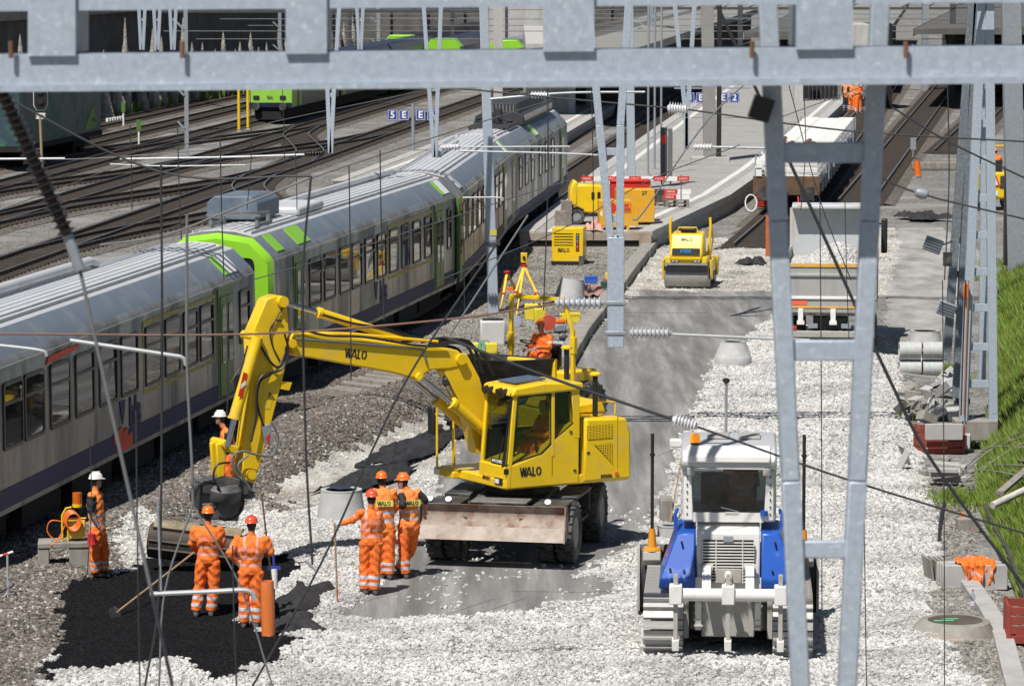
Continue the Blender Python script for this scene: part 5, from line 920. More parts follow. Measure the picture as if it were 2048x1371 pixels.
MB().pxz([bp(*q) for q in ((553, 760), (573, 762), (567, 778), (551, 775))], BY+.16, BY+.22).build('lamp_bracket', YEL, ex)
MB().pxz([bp(*q) for q in ((512, 850), (528, 845), (532, 880), (520, 885))], BY+.18, BY+.26).build('valve_box', GAL2, ex); MB().pxz([bp(*q) for q in ((518, 872), (527, 862), (524, 890))], BY+.262, BY+.266).build('warning_stripe', RED, ex)
hs = lambda pts, r=.022, y=BY+.24, m_=BLK: hose(ex, [v3(p[0], p[1], y+(p[2] if len(p) > 2 else 0)) for p in pts], r, m_)
hs([(880, 690), (820, 688), (720, 672), (640, 668), (585, 656), (566, 668), (560, 700), (545, 730), (528, 720), (505, 682)])
hs([(560, 690), (556, 720), (530, 745), (508, 760), (502, 800), (512, 840), (520, 860)]); hs([(555, 665), (562, 700), (550, 735), (515, 745), (500, 770), (498, 830), (488, 880)], .02, BY+.28)
hs([(528, 840), (540, 870), (530, 905), (500, 905), (470, 898), (450, 910), (455, 940), (480, 965)], .022, BY+.3, CABL); hs([(445, 920), (420, 925), (412, 950), (425, 975)], .02, BY+.3); hs([(480, 905), (460, 925), (470, 950), (485, 975)], .02, BY+.33, CABL)
hs([(850, 690), (900, 684), (930, 692), (950, 740)], .03, BY+.1); hs([(860, 686), (910, 678), (945, 690), (965, 745)], .03, BY); hs([(845, 694), (895, 692), (925, 704), (940, 750)], .03, BY-.1); hs([(840, 684), (890, 676), (955, 700), (985, 750)], .028, BY+.05)
hs([(553, 640), (540, 640), (530, 660), (535, 690), (550, 720)], .014, BY+.2); hs([(556, 612), (540, 640), (532, 655)], .014, BY+.2)
hs([(490, 690), (478, 730), (455, 770), (448, 830)], .016, BY+.1)
hs([(640, 628), (700, 645), (760, 655), (830, 675), (900, 684)], .022, BY+.08)
# quick coupler links, tilt rotator and the grading bucket
plate([(425, 886), (438, 882), (445, 900), (442, 950), (430, 953)], .04, 'link', y=BY+.11); plate([(425, 886), (438, 882), (445, 900), (442, 950), (430, 953)], .04, 'link', y=BY-.11); plate([(446, 884), (492, 897), (494, 912), (446, 902)], .06, 'link', y=BY)
TLT = M('tiltrotator_grey', (.09, .092, .095), .6, .3, var=.25, dirt=(.22, .21, .2), dscale=3)
rot_c = v3(445, 985); MB().lathe([(.30, -.12), (.34, -.05), (.34, .12), (.26, .2)], rot_c, (0, .25, 1), 24).build('tilt_rotator', TLT, ex)
plate([(395, 960), (440, 948), (500, 962), (497, 985), (470, 990), (400, 985)], .14, 'coupler', TLT)
for q, r_ in (((408, 990), .26), ((450, 1003), .30)): a = v3(*q); MB().lathe([(r_, -.06), (r_, .06)], a, (.35, 1, -.2), 22).build('rotor_disc', TLT, ex); MB().tube([a+Vector((r_*1.02*cos(t), .12, r_*1.02*sin(t))) for t in [k*.45 for k in range(13)]], .035, 8).build('hose_ring', BLK, ex)
plate([(400, 1005), (475, 1000), (470, 1040), (405, 1036)], .14, 'bucket_mount', TLT)
BKM = M('bucket_steel', (.055, .042, .034), .7, .25, var=.3, scale=3, dirt=(.13, .105, .075), dscale=2, dmin=.5, dmax=.75, bump=.2); BKL = M('bucket_clay', (.28, .23, .15), .9, var=.3, scale=5, bump=.5, dirt=(.10, .08, .06), dscale=4)
bc = D(396, 1090, 66.9); bxv = (ef*(bc-EC).dot(ef)+el_*(bc-EC).dot(el_)); bl = Vector(((bc-EC).dot(ef), (bc-EC).dot(el_), bc.z))
def wl2(v): return Vector((v.dot(ef), v.dot(el_), v.z))
wx = wl2(Vector((1, -.12, -.10)).normalized()); wy = wl2(Vector((.10, 1, 0)).normalized()); wz = wx.cross(wy).normalized()
if wz.z < 0: wz = -wz
def BK(x, y, z): return bl+wx*x+wy*y+wz*z
rc = [(.33*cos(R(a))*1.0, .34*sin(R(a))) for a in range(120, 331, 15)]          # open towards +y (away)
shell = [(p[0]*1.05, p[1]) for p in rc]; inn = [(p[0]*.93+.01, p[1]*.9) for p in rc[::-1]]
MB().prism(shell+inn, lambda a, b: BK(-.85, a, b+.02), lambda a, b: BK(.85, a, b+.02)).build('bucket', BKM, ex)
for s in (-.86, .86): MB().prism([(p[0]*1.04, p[1]) for p in rc]+[(.36, -.1), (.12, .28)], lambda a, b: BK(s-.02, a, b+.02), lambda a, b: BK(s+.02, a, b+.02)).build('bucket_side', BKM, ex, bevel=.01)
MB().prism([(-.30, .25), (-.1, .36), (.1, .33), (.1, .29), (-.1, .30), (-.27, .2)], lambda a, b: BK(-.8, a, b+.05), lambda a, b: BK(.8, a, b+.05)).build('bucket_lip', BKL, ex)
for k, (z, dy) in enumerate(((.02, -.355), (-.13, -.335))): MB().prism([(dy, z), (dy-.02, z+.03), (dy, z+.06)], lambda a, b: BK(-.84, a, b), lambda a, b: BK(.84, a, b)).build('bucket_rib', BKM, ex)
# ---------------- crawler dozer seen from behind
DC = Vector((3.50, 60.0, height(3.47, 60.))); dz = thing('crawler_dozer', 'white crawler dozer with blue rear panels, a ripper and an amber beacon', 'bulldozer', DC, R(-3.3)); dz.scale = (1.0, 1.02, 1.07)
DW = M('dozer_white', (.72, .71, .68), .4, var=.04, dirt=(.48, .45, .40), dscale=2, dmin=.52, dmax=.85); DG = M('dozer_grey', (.40, .39, .36), .55, var=.1, dirt=(.28, .26, .23), dscale=2.5); DB = M('dozer_blue', (.012, .085, .42), .3, var=.08, dirt=(.18, .27, .42), dscale=2.5, dmin=.55, dmax=.85, coat=.2); SHOE = M('track_shoe', (.46, .455, .44), .5, .25, var=.2, scale=5, dirt=(.24, .19, .15), dscale=5, dmin=.5, dmax=.75)
def trk(s):
    r0, L = .41, 1.28; per = []; N = 54; tot = 4*L+2*pi*r0
    for i in range(N):
        d = tot*i/N
        if d < 2*L: y, z, a = -L+d, 2*r0, 0.
        elif d < 2*L+pi*r0: t = (d-2*L)/r0; y, z, a = L+r0*sin(t), r0+r0*cos(t), -t
        elif d < 4*L+pi*r0: y, z, a = L-(d-2*L-pi*r0), 0., -pi
        else: t = (d-4*L-pi*r0)/r0; y, z, a = -L-r0*sin(t), r0-r0*cos(t), -pi-t
        per.append((y, z, a))
    sh = None
    for y, z, a in per:
        if sh is None:
            q = MB().box(-.315, .315, -.062, .062, -.02, .02); q.box(-.315, .315, -.062, -.03, .02, .075); sh = q.build('track_shoe', SHOE, dz); o = sh
        else: o = sh.copy(); COL.objects.link(o); o.parent = dz
        o.location = (s*1.02, y, z+.06); o.rotation_euler = (a, 0, 0)
    MB().pyz([(-1.3, .1), (-1.62, .45), (-1.3, .8), (1.3, .8), (1.62, .45), (1.3, .1)], s*1.02-.2, s*1.02+.2).build('track_frame', DG, dz, bevel=.03)
    for y, r_ in ((-1.28, .40), (1.28, .38)): MB().cyl((s*1.02-.1, y, .47), (s*1.02+.1, y, .47), r_, n=22).build('sprocket', DKM, dz)
    MB().box(s*.66-.04, s*.66+.04, -1.4, 1.2, .3, 1.0).build('inner_guard', DG, dz)
trk(-1); trk(1)
MB().box(-.62, .62, -1.0, 1.6, .35, 1.3).build('hull', DG, dz, bevel=.04)
MB().pyz([(-1.25, .95), (-1.3, 1.2), (-1.22, 1.86), (-.6, 1.98), (-.6, .95)], -.50, .50).build('rear_housing', DW, dz, bevel=.03)
gr = MB().box(-.40, .40, -1.325, -1.30, 1.12, 1.76).build('grille', BLK, dz)
for k in range(14): MB().box(-.41, .41, -1.345, -1.325, 1.13+k*.045, 1.146+k*.045).build('grille_bar', DW, gr)
for x in (-.2, .22): MB().box(x, x+.015, -1.36, -1.345, 1.12, 1.76).build('grille_bar', DW, gr)
for s in (-1, 1): MB().box(s*.46-.06, s*.46+.06, -1.34, -1.29, .95, 1.2).build('grille_frame', DW, dz)
MB().box(-.21, .21, -1.372, -1.35, 1.12, 1.34).build('centre_plate', DG, dz, bevel=.01); MB().box(-.08, .08, -1.36, -1.33, 1.74, 1.82).build('badge', GAL2, dz)
for s in (-1, 1):
    P = [(-1.38, 1.04), (-1.42, 1.18), (-1.10, 1.84), (-.3, 1.94), (-.2, 1.2), (-.9, 1.04)]
    MB().add([(s*(.52), a, b) for a, b in P]+[(s*(1.10 if b < 1.5 else .82), a+.03, b-.02) for a, b in P], [(0, 1, 2, 3, 4, 5), (11, 10, 9, 8, 7, 6)]+[(i, (i+1) % 6, 6+(i+1) % 6, 6+i) for i in range(6)]).build('blue_panel', DB, dz, bevel=.03)
    for q in ((.92, -1.32, 1.32), (.7, -1.34, 1.3), (.74, -1.19, 1.70)): MB().cyl((s*q[0], q[1]-.06, q[2]), (s*q[0], q[1]+.05, q[2]), .018, n=8).build('bolt', BLK, dz)
    MB().tube([(s*.84, -.95, 1.86), (s*.85, -.95, 2.08), (s*.82, -.7, 2.12)], .03, 8).build('grab_handle', DB, dz)
# cab
MB().box(-.74, .74, -.95, .75, 1.98, 2.08).build('cab_base', DW, dz, bevel=.02)
for s in (-1, 1):
    MB().add([(s*.72, -.98, 2.0), (s*.56, -1.0, 2.0), (s*.60, -.98, 2.75), (s*.70, -.96, 2.75), (s*.76, -.8, 2.0), (s*.56, -.85, 2.0), (s*.60, -.85, 2.75), (s*.76, -.8, 2.75)], [(0, 1, 2, 3), (7, 6, 5, 4), (0, 4, 5, 1), (1, 5, 6, 2), (2, 6, 7, 3), (3, 7, 4, 0)]).build('cab_pillar', DW, dz, bevel=.015)
    MB().box(s*.68-.05, s*.68+.05, .55, .68, 2.05, 2.8).build('cab_pillar', DW, dz); MB().box(s*.745-.008, s*.745+.008, -.8, .55, 2.08, 2.75).build('side_glass', GLT2, dz)
    for k in range(6): MB().cyl((s*.66, -1.005, 2.1+k*.11), (s*.66, -.97, 2.1+k*.11), .013, n=8).build('bolt', BLK, dz)
    for k in range(4): MB().bar((s*.76, -.9, 2.2+k*.16), (s*.82, -.9, 2.2+k*.16), .02).build('hinge', GAL2, dz)
    MB().box(s*.60-.06, s*.60+.06, -1.08, -1.0, 2.68, 2.80).build('work_lamp', DG, dz, bevel=.015)
MB().box(-.6, .6, -.975, -.965, 2.06, 2.74).build('rear_glass', GLT2, dz); MB().box(-.56, .56, -1.0, -.93, 1.98, 2.12).build('sill', DW, dz)
MB().box(-.6, .6, .58, .59, 2.1, 2.75).build('front_glass', GLT2, dz)
rf = MB().pyz([(-1.02, 2.76), (-1.1, 2.86), (-1.02, 3.02), (-.9, 3.10), (.65, 3.13), (.75, 2.95), (.7, 2.76)], -.76, .76).build('cab_roof', M('roof_alu', (.50, .51, .52), .4, .2, var=.06), dz, bevel=.04)
MB().pyz([(-1.13, 2.88), (-1.12, 2.98), (-.95, 3.115), (-.9, 3.115), (-.9, 2.9)], -.66, .66).build('roof_visor', DW, dz, bevel=.02)
for k in range(4): MB().box(-.56, .56, -1.08, -1.05, 2.785+k*.03, 2.797+k*.03).build('roof_vent', WHT, dz)
MB().box(-.09, .09, -1.1, -1.05, 2.71, 2.76).build('camera_box', BLK, dz)
for x, y in ((-.35, -.2), (.15, -.2)): MB().box(x, x+.35, y, y+.5, 3.12, 3.16).build('roof_plate', DG, dz, bevel=.01)
bq = MB().lathe([(.07, 0), (.07, .04)], (-.54, -.75, 3.10), n=16).build('beacon_base', BLK, dz); MB().lathe([(.085, .04), (.082, .13), (.06, .17), (.0, .175)], (-.54, -.75, 3.10), n=18).build('beacon', M('amber_beacon', (.75, .22, .01), .25, emit=((1, .32, .02), .6)), bq)
MB().cyl((-.05, .4, 3.13), (-.05, .4, 3.9), .025, n=10).build('antenna_mast', GAL2, dz); MB().lathe([(.03, 0), (.06, .03), (.06, .06), (.02, .08)], (-.05, .4, 3.9), n=12).build('antenna', BLK, dz)
MB().box(-.75, -.95, -.3, -.1, 3.0, 3.12).build('side_lamp', DW, dz, bevel=.02)
MB().box(-.45, .45, -.1, .0, 2.1, 2.6).box(-.3, .3, -.6, -.05, 2.05, 2.2).build('seat', INT, dz, bevel=.04); MB().bar((-.12, -1.0, 2.2), (.15, -.99, 2.14), .015).build('wiper', CABL, dz); MB().box(-.05, .17, -1.0, -.975, 2.08, 2.13).build('wiper_motor', DW, dz)
MB().box(-.28, -.16, -.9, -.88, 2.55, 2.66).build('sticker', M('blue_sticker', (.05, .2, .6), .5), dz); MB().cyl((.56, -1.02, 2.08), (.56, -1.02, 2.16), .06, n=12).build('fuel_cap', DB, dz)
# ripper
MB().cyl((-.84, -2.0, 1.05), (.84, -2.0, 1.05), .095, n=18).build('ripper_beam', DW, dz)
for x in (-.82, 0, .82):
    c = MB().box(x-.10, x+.10, -2.14, -1.88, .92, 1.2).build('ripper_clamp', DW, dz, bevel=.015); MB().pyz([(-2.06, 1.36), (-1.97, 1.36), (-1.95, .55), (-2.0, .3), (-2.07, .34), (-2.05, .6)], x-.035, x+.035).build('ripper_shank', DG, dz, bevel=.008)
    MB().pyz([(-2.09, .38), (-1.98, .42), (-2.0, .26), (-2.07, .22)], x-.055, x+.055).build('ripper_tip', DW, dz, bevel=.008)
for x in (-.34, .34): MB().pyz([(-2.02, .98), (-1.98, 1.14), (-1.42, 1.42), (-1.32, 1.4), (-1.32, 1.28), (-1.85, .96)], x-.07, x+.07).build('ripper_arm', DW, dz, bevel=.01); MB().cyl((x-.1, -1.42, 1.36), (x+.1, -1.42, 1.36), .06, n=12).build('pin', DG, dz)
MB().cyl((0, -1.35, 1.25), (0, -1.95, 1.12), .06, n=12).build('ripper_cylinder', DW, dz)
MB().pyz([(-1.40, .32), (-1.44, .92), (-1.3, .98), (-1.3, .32)], -.42, .42).build('drawbar_plate', DG, dz, bevel=.02)
for s in (-1, 1):
    MB().pyz([(-1.5, .45), (-1.55, .85), (-1.3, .98), (-1.3, .4)], s*.47-.05, s*.47+.05).build('drawbar_side', DW, dz, bevel=.01)
    for k in range(4): MB().cyl((s*.47-.07, -1.5, .5+k*.1), (s*.47+.07, -1.5, .5+k*.1), .022, n=8).build('bolt', DG, dz)
# front blade with laser masts
MB().pyz([(2.35, .08), (2.2, .35), (2.22, .8), (2.36, 1.12), (2.30, 1.14), (2.12, .82), (2.12, .33), (2.28, .08)], -1.5, 1.5).build('blade', DKM, dz)
for s in (-1, 1): MB().pyz([(2.3, .08), (2.05, .12), (2.0, .5), (2.15, 1.1), (2.3, 1.14)], s*1.5-.02, s*1.5+.02).build('blade_end', DG, dz); MB().pyz([(1.62, .98), (1.66, 1.12), (2.25, 1.12), (2.2, .82), (1.9, .86)], s*1.27-.15, s*1.27+.15).build('mast_bracket', DG, dz, bevel=.02); MB().bar((s*.55, 1.0, .5), (s*1.2, 2.15, .5), .12).build('push_arm', DG, dz)
for s, x in ((-1, 1.27), (1, 1.25)):
    mt = MB().cyl((s*x, 1.8, 1.35), (s*x, 1.8, 2.95), .03, n=10).build('laser_mast', BLK, dz); MB().cyl((s*x, 1.8, 2.6), (s*x, 1.8, 2.64), .045, n=10).build('collar', BLK, mt); MB().lathe([(.16, 0), (.15, .03), (.075, .05), (.05, .34), (.0, .34)], (s*x, 1.8, 1.12), n=16).build('orange_sleeve', M('sleeve_orange', (.72, .28, .02), .5), mt)
# ---------------- tandem roller
RC = G(1372, 578); RC.z = 0; ro = thing('tandem_roller', 'small yellow tandem roller with steel drums and blue number plate', 'road roller', RC, R(-9)); DRM = M('drum_steel', (.36, .355, .34), .5, .35, var=.15, scale=3, dirt=(.24, .22, .2), dscale=2)
for y in (.42, 2.35): MB().lathe([(.12, -.74), (.38, -.74), (.41, -.71), (.41, .71), (.38, .74), (.12, .74)], (0, y, .415), (1, 0, 0), 32).build('drum', DRM, ro)
for y, s0 in ((.42, 0), (2.35, 1)):
    for s in (-1, 1): MB().pyz([(y-.16, .3), (y+.16, .3), (y+.3, .95), (y-.25, .95)], s*.80-.035, s*.80+.035).build('drum_yoke', YEL, ro, bevel=.015)
    MB().box(-.72, .72, y-.5, y-.42, .62, .76).build('scraper_bar', BLK, ro); MB().box(-.72, .72, y-.50, y-.44, .8, .87).build('sprinkler_pipe', GAL2, ro)
MB().pyz([(-.12, .95), (-.12, 1.2), (.1, 1.45), (.35, 1.82), (1.15, 1.86), (1.2, .95)], -.54, .54).build('hood', YEL, ro, bevel=.06); MB().box(-.70, .70, -.05, .9, .86, 1.08).build('front_frame', YEL, ro, bevel=.03)
MB().pyz([(-.16, 1.16), (-.13, 1.3), (-.02, 1.36), (-.05, 1.16)], -.46, .46).build('air_slot', BLK, ro); bp_ = MB().box(-.17, .17, -.17, -.15, 1.22, 1.32).build('number_plate', M('plate_blue', (.05, .3, .7), .5), ro); letters('BE·7672', .085, 'lettering', BLK, bp_, Matrix.Translation((0, -.174, 1.27)))
for x in (-.43, -.31, .31, .43): MB().cyl((x, -.09, .97), (x, -.05, .97), .055, n=14).build('headlight', WHT, ro)
for s in (-1, 1): MB().box(s*.37-.14, s*.37+.14, -.065, -.052, .90, 1.04).build('light_surround', BLK, ro)
p = Matrix.Translation((0, .168, 1.60))@Matrix.Rotation(-.98+.0, 4, 'X'); stencil_walo(ro, BLK, Matrix.Translation((0, .205, 1.648))@Matrix.Rotation(-.594, 4, 'X'), .12, wide=1.05)
MB().tube([(-.36, .4, 1.84), (-.3, .42, 2.02), (.3, .42, 2.02), (.36, .4, 1.84)], .022, 8).build('hood_rail', YEL, ro); MB().box(-.25, .25, .5, .9, 1.85, 1.98).build('exhaust_box', BLK, ro, bevel=.03)
MB().box(-.6, .6, 1.15, 2.0, .7, 1.15).build('operator_deck', YEL, ro, bevel=.03); MB().box(-.28, .28, 1.6, 2.0, 1.15, 1.35).box(-.28, .28, 1.95, 2.05, 1.3, 1.8).build('seat', BLK, ro, bevel=.04)
for s in (-1, 1): MB().tube([(s*.62, 1.2, 1.0), (s*.68, 1.25, 2.0), (s*.66, 1.3, 2.3)], .045, 8).build('folded_roll_bar', YEL, ro); MB().tube([(s*.62, 1.9, 1.0), (s*.74, 1.5, 1.6), (s*.7, 1.3, 2.0)], .03, 8).build('side_rail', YEL, ro)
MB().box(.6, .78, 1.3, 2.5, .5, .95).build('side_tank', YEL, ro, bevel=.03); MB().tube([(-.2, 1.35, 1.75), (0, 1.3, 1.8), (.2, 1.35, 1.75)], .02, 6).build('steering_wheel', BLK, ro)
# ---------------- tipper truck seen from behind
TC = Vector(((1662-1024)*101.5/7500, 101.5, .1)); tr = thing('tipper_truck', 'grey tipper truck seen from behind, heaped with white gravel', 'truck', TC, R(-6))
TGY = M('tipper_grey', (.42, .415, .40), .5, .2, var=.08, scale=3, dirt=(.27, .25, .22), dscale=1.5, vert=True); TLG = M('tipper_light', (.53, .545, .56), .5, .1, var=.06, dirt=(.42, .25, .12), dscale=1.6, dmin=.52, dmax=.66, vert=True); TYO = M('tipper_stripe', (.75, .38, .02), .5, dirt=(.5, .42, .3), dscale=4)
MB().pyz([(0, 1.28), (0, 2.62), (.07, 2.62), (.07, 1.28)], -1.25, 1.25).build('tailgate', TGY, tr, bevel=.02)
MB().box(-1.26, 1.26, -.03, -.003, 2.54, 2.63).build('stripe', TYO, tr); MB().box(-1.24, 1.24, -.02, -.003, 1.42, 1.47).build('stripe', TYO, tr); MB().box(-1.25, 1.25, -.05, -.003, 2.28, 2.36).build('tailgate_rib', TGY, tr, bevel=.01); MB().box(-1.25, 1.25, -.04, -.003, 1.66, 1.74).build('tailgate_rib', WHT, tr, bevel=.01); MB().box(-1.25, 1.25, -.06, .06, 1.22, 1.30).build('tailgate_beam', DKM, tr)
FLU = M('fluorescent_orange', (.8, .13, .06), .6, var=.1)
for x0, x1 in ((-1.2, -.62), (.62, 1.2)): MB().box(x0, x1, -.012, -.003, 1.50, 1.64).build('reflector_panel', FLU, tr)
for x in (-.78, .1, .80): MB().box(x-.07, x+.07, -.12, -.003, 1.02, 1.40).build('hinge', WHT, tr, bevel=.01); MB().box(x-.1, x+.1, -.14, -.06, .98, 1.08).build('hinge_foot', WHT, tr)
for s in (-1, 1): MB().pxz([(s*1.27, 1.25), (s*1.21, 1.25), (s*1.21, 2.66), (s*1.27, 2.66)], .0, 5.8).build('side_wall', TGY, tr)
MB().box(-1.2, 1.2, .1, 5.8, 1.2, 1.3).build('body_floor', TGY, tr); MB().box(-1.27, 1.27, 5.75, 5.85, 1.25, 3.75).build('headboard', TLG, tr); MB().pyz([(5.3, 3.75), (5.3, 3.85), (5.9, 3.9), (5.9, 3.75)], -1.2, 1.2).build('headboard_canopy', TLG, tr, bevel=.02)
lp = []
for i in range(14):
    for j in range(10): pass
n_ = 9000; lx = rng.uniform(-1.17, 1.17, n_); ly = rng.uniform(.15, 5.7, n_); lz = 2.30+.55*np.exp(-((lx-.15)/.75)**2-((ly-3.6)/1.7)**2)+.05*rng.random(n_)
load = MB(); nxg, nyg = 14, 20
vs = [(-1.2+2.4*i/nxg, .08+5.65*j/nyg, 2.28+.55*math.exp(-((-1.2+2.4*i/nxg-.15)/.75)**2-((.08+5.65*j/nyg-3.6)/1.7)**2)) for j in range(nyg+1) for i in range(nxg+1)]
load.add(vs, [(j*(nxg+1)+i, j*(nxg+1)+i+1, (j+1)*(nxg+1)+i+1, (j+1)*(nxg+1)+i) for j in range(nyg) for i in range(nxg)]); lo = load.build('gravel_load', MWHT, None, loc=TC); lo.rotation_euler.z = R(-6); struct(lo, 'stuff')
cz, sz = cos(R(-6)), sin(R(-6)); scatter('gravel_load_stones', np.stack([TC.x+lx*cz-ly*sz, TC.y+lx*sz+ly*cz, TC.z+lz], 1), SWHT, .025, .06)
MB().box(-.45, .45, .2, 7.2, .75, 1.15).build('chassis', DKM, tr); MB().box(-1.22, 1.22, -.08, .08, .62, .80).build('bumper', DG, tr, bevel=.02)
for s in (-1, 1): MB().box(s*1.05-.16, s*1.05+.16, -.10, -.08, .84, .95).build('rear_lamp', RED, tr); MB().box(s*.45-.13, s*.45+.13, -.09, .0, .88, 1.0).build('bracket', GAL2, tr)
for y in (1.2, 2.55, 6.4):
    for s in (-1, 1): wheel(tr, Vector((s*1.02, y, .5)), (1, 0, 0), .51, .42 if y > 6 else .5, GAL2, 18)
MB().box(-1.22, 1.22, 6.2, 8.1, .8, 3.55).build('cab', WHT, tr, bevel=.08); MB().box(-1.2, 1.2, 6.19, 6.21, 2.2, 3.2).build('cab_rear_glass', GLS, tr)
for s in (-1, 1): MB().box(s*1.42-.09, s*1.42+.09, 7.2, 7.45, 2.35, 3.35).build('mirror', BLK, tr, bevel=.04); MB().bar((s*1.2, 7.3, 3.2), (s*1.4, 7.3, 3.2), .04).build('mirror_arm', BLK, tr)
for s in (-1, 1): MB().box(s*1.05-.2, s*1.05+.2, .35, 3.2, 1.04, 1.10).build('mudguard', BLK, tr)
# ---------------- site dumper behind the excavator
QC = Vector((.45, 87.6, 0)); QA = R(232); du = thing('site_dumper', 'yellow site dumper with a dark open skip and a tall roll bar', 'dumper', QC, QA)
for x, y in ((1.35, .95), (1.35, -.95), (-1.0, .9), (-1.0, -.9)): wheel(du, Vector((x, y, .55)), (0, 1, 0), .55, .42, YEL2, 20)
MB().box(-1.5, 1.6, -.5, .5, .5, .85).build('chassis', YEL2, du, bevel=.03); MB().box(-1.6, -.4, -.75, .75, .8, 1.35).build('engine_cover', YEL, du, bevel=.05)
SKP = M('skip_black', (.03, .028, .026), .7, .2, var=.4, dirt=(.12, .075, .045), dscale=2.5, dmin=.5, dmax=.7)
sk = MB(); T = [(.35, -.98, 1.75), (2.3, -.98, 1.85), (2.3, .98, 1.85), (.35, .98, 1.75)]; B = [(.55, -.8, .95), (1.7, -.8, .95), (1.7, .8, .95), (.55, .8, .95)]; T2 = [(a*.97+.04, b*.95, c+.005) for a, b, c in T]; B2 = [(a*.94+.07, b*.92, c+.07) for a, b, c in B]
sk.add(T+B+T2+B2, [(0, 1, 5, 4), (1, 2, 6, 5), (2, 3, 7, 6), (3, 0, 4, 7), (4, 5, 6, 7), (8, 9, 13, 12), (9, 10, 14, 13), (10, 11, 15, 14), (11, 8, 12, 15), (12, 13, 14, 15), (0, 1, 9, 8), (1, 2, 10, 9), (2, 3, 11, 10), (3, 0, 8, 11)]); sk.build('skip', SKP, du)
MB().box(.25, .5, -.35, .45, .8, 1.72).build('front_console', YEL, du, bevel=.04); MB().box(1.2, 1.32, -.3, .3, .5, 1.0).build('tilt_ram', DKM, du)
MB().pyz([(.55, .95), (1.03, 1.75), (1.03, 1.25), (.75, .95)], .35, .42).build('skip_brace', YEL, du)
rb = MB().tube([(-.35, -.86, .8), (-.35, -.86, 2.0), (-.35, -.80, 3.06)], .05, 10).tube([(-.35, .86, .8), (-.35, .90, 2.0), (-.35, .62, 3.06)], .05, 10); rb.build('roll_bar_leg', YEL, du) if False else None
MB().bar((-.35, -.88, .8), (-.35, -.86, 3.06), .09, .09).build('roll_bar_leg', YEL, du, bevel=.01); MB().bar((-.35, .98, .8), (-.35, .96, 2.35), .09, .09).build('roll_bar_leg', YEL, du, bevel=.01); MB().bar((-.35, .96, 2.34), (-.35, .68, 3.06), .09, .09).build('roll_bar_leg', YEL, du, bevel=.01); MB().bar((-.35, -.9, 3.06), (-.35, .70, 3.06), .09, .09).build('roll_bar_top', YEL, du, bevel=.01)
for y, z in ((-.88, 2.0), (.98, 2.0)): MB().box(-.41, -.29, y-.07, y+.07, z-.2, z+.2).build('roll_bar_joint', YEL, du, bevel=.01)
MB().tube([(.05, .2*cos(a), 2.02+.0) if False else (.12+.17*sin(a), .2*cos(a), 2.06+.06*sin(a)) for a in [k*pi/8 for k in range(17)]], .018, 6).build('steering_wheel', BLK, du); MB().cyl((.3, 0, 1.85), (.12, 0, 2.02), .03).build('steering_column', BLK, du)
MB().box(-.75, -.3, -.28, .28, 1.35, 1.60).box(-.85, -.75, -.28, .28, 1.4, 1.95).build('seat', BLK, du, bevel=.04); MB().box(-.3, .25, -.5, .5, .85, .9).build('footplate', DKM, du)
p = Matrix.Translation((.9, .99, 1.3)); stencil_walo(du, BLK, Matrix.Translation((1.25, .93, 1.25))@Matrix.Rotation(pi, 4, 'Z')@Matrix.Rotation(-.2, 4, 'X'), .2, wide=.8)
# ================================================================ PEOPLE
HVO = M('orange_workwear', (.86, .185, .022), .8, var=.10, scale=5, bump=.35, bscale=14); HVT = M('orange_trousers', (.84, .165, .022), .85, var=.14, scale=6, bump=.45, bscale=12, dirt=(.42, .15, .06), dscale=5, dmin=.54, dmax=.8); HVV = M('orange_vest', (.88, .24, .045), .75, var=.07, scale=5, bump=.25, bscale=14)
SKIN = M('skin', (.42, .20, .13), .55, var=.06); BOOT = M('work_boot', (.09, .08, .07), .8, var=.3); RFL = M('reflective_stripe', (.55, .54, .56), .45, var=.06); RFP = M('pink_stripe', (.74, .33, .27), .6, var=.06); TSH = M('black_shirt', (.02, .02, .022), .8, var=.2); GLV = M('pale_glove', (.6, .6, .57), .8); HAIR = M('dark_hair', (.02, .014, .01), .7); GREY = M('grey_shirt', (.12, .125, .135), .8); TATT = M('tattooed_skin', (.20, .14, .125), .6, var=.5, scale=22)
PM = [HVO, HVT, SKIN, BOOT, RFL, TSH, GLV, HAIR, HVV, RFP, GREY, TATT]
def ering(c, ax, ux, ru, rv, n=14):
    ax = ax.normalized(); ux = (ux-ax*ux.dot(ax)).normalized(); vx = ax.cross(ux); return [c+ux*ru*cos(2*pi*k/n)+vx*rv*sin(2*pi*k/n) for k in range(n)]
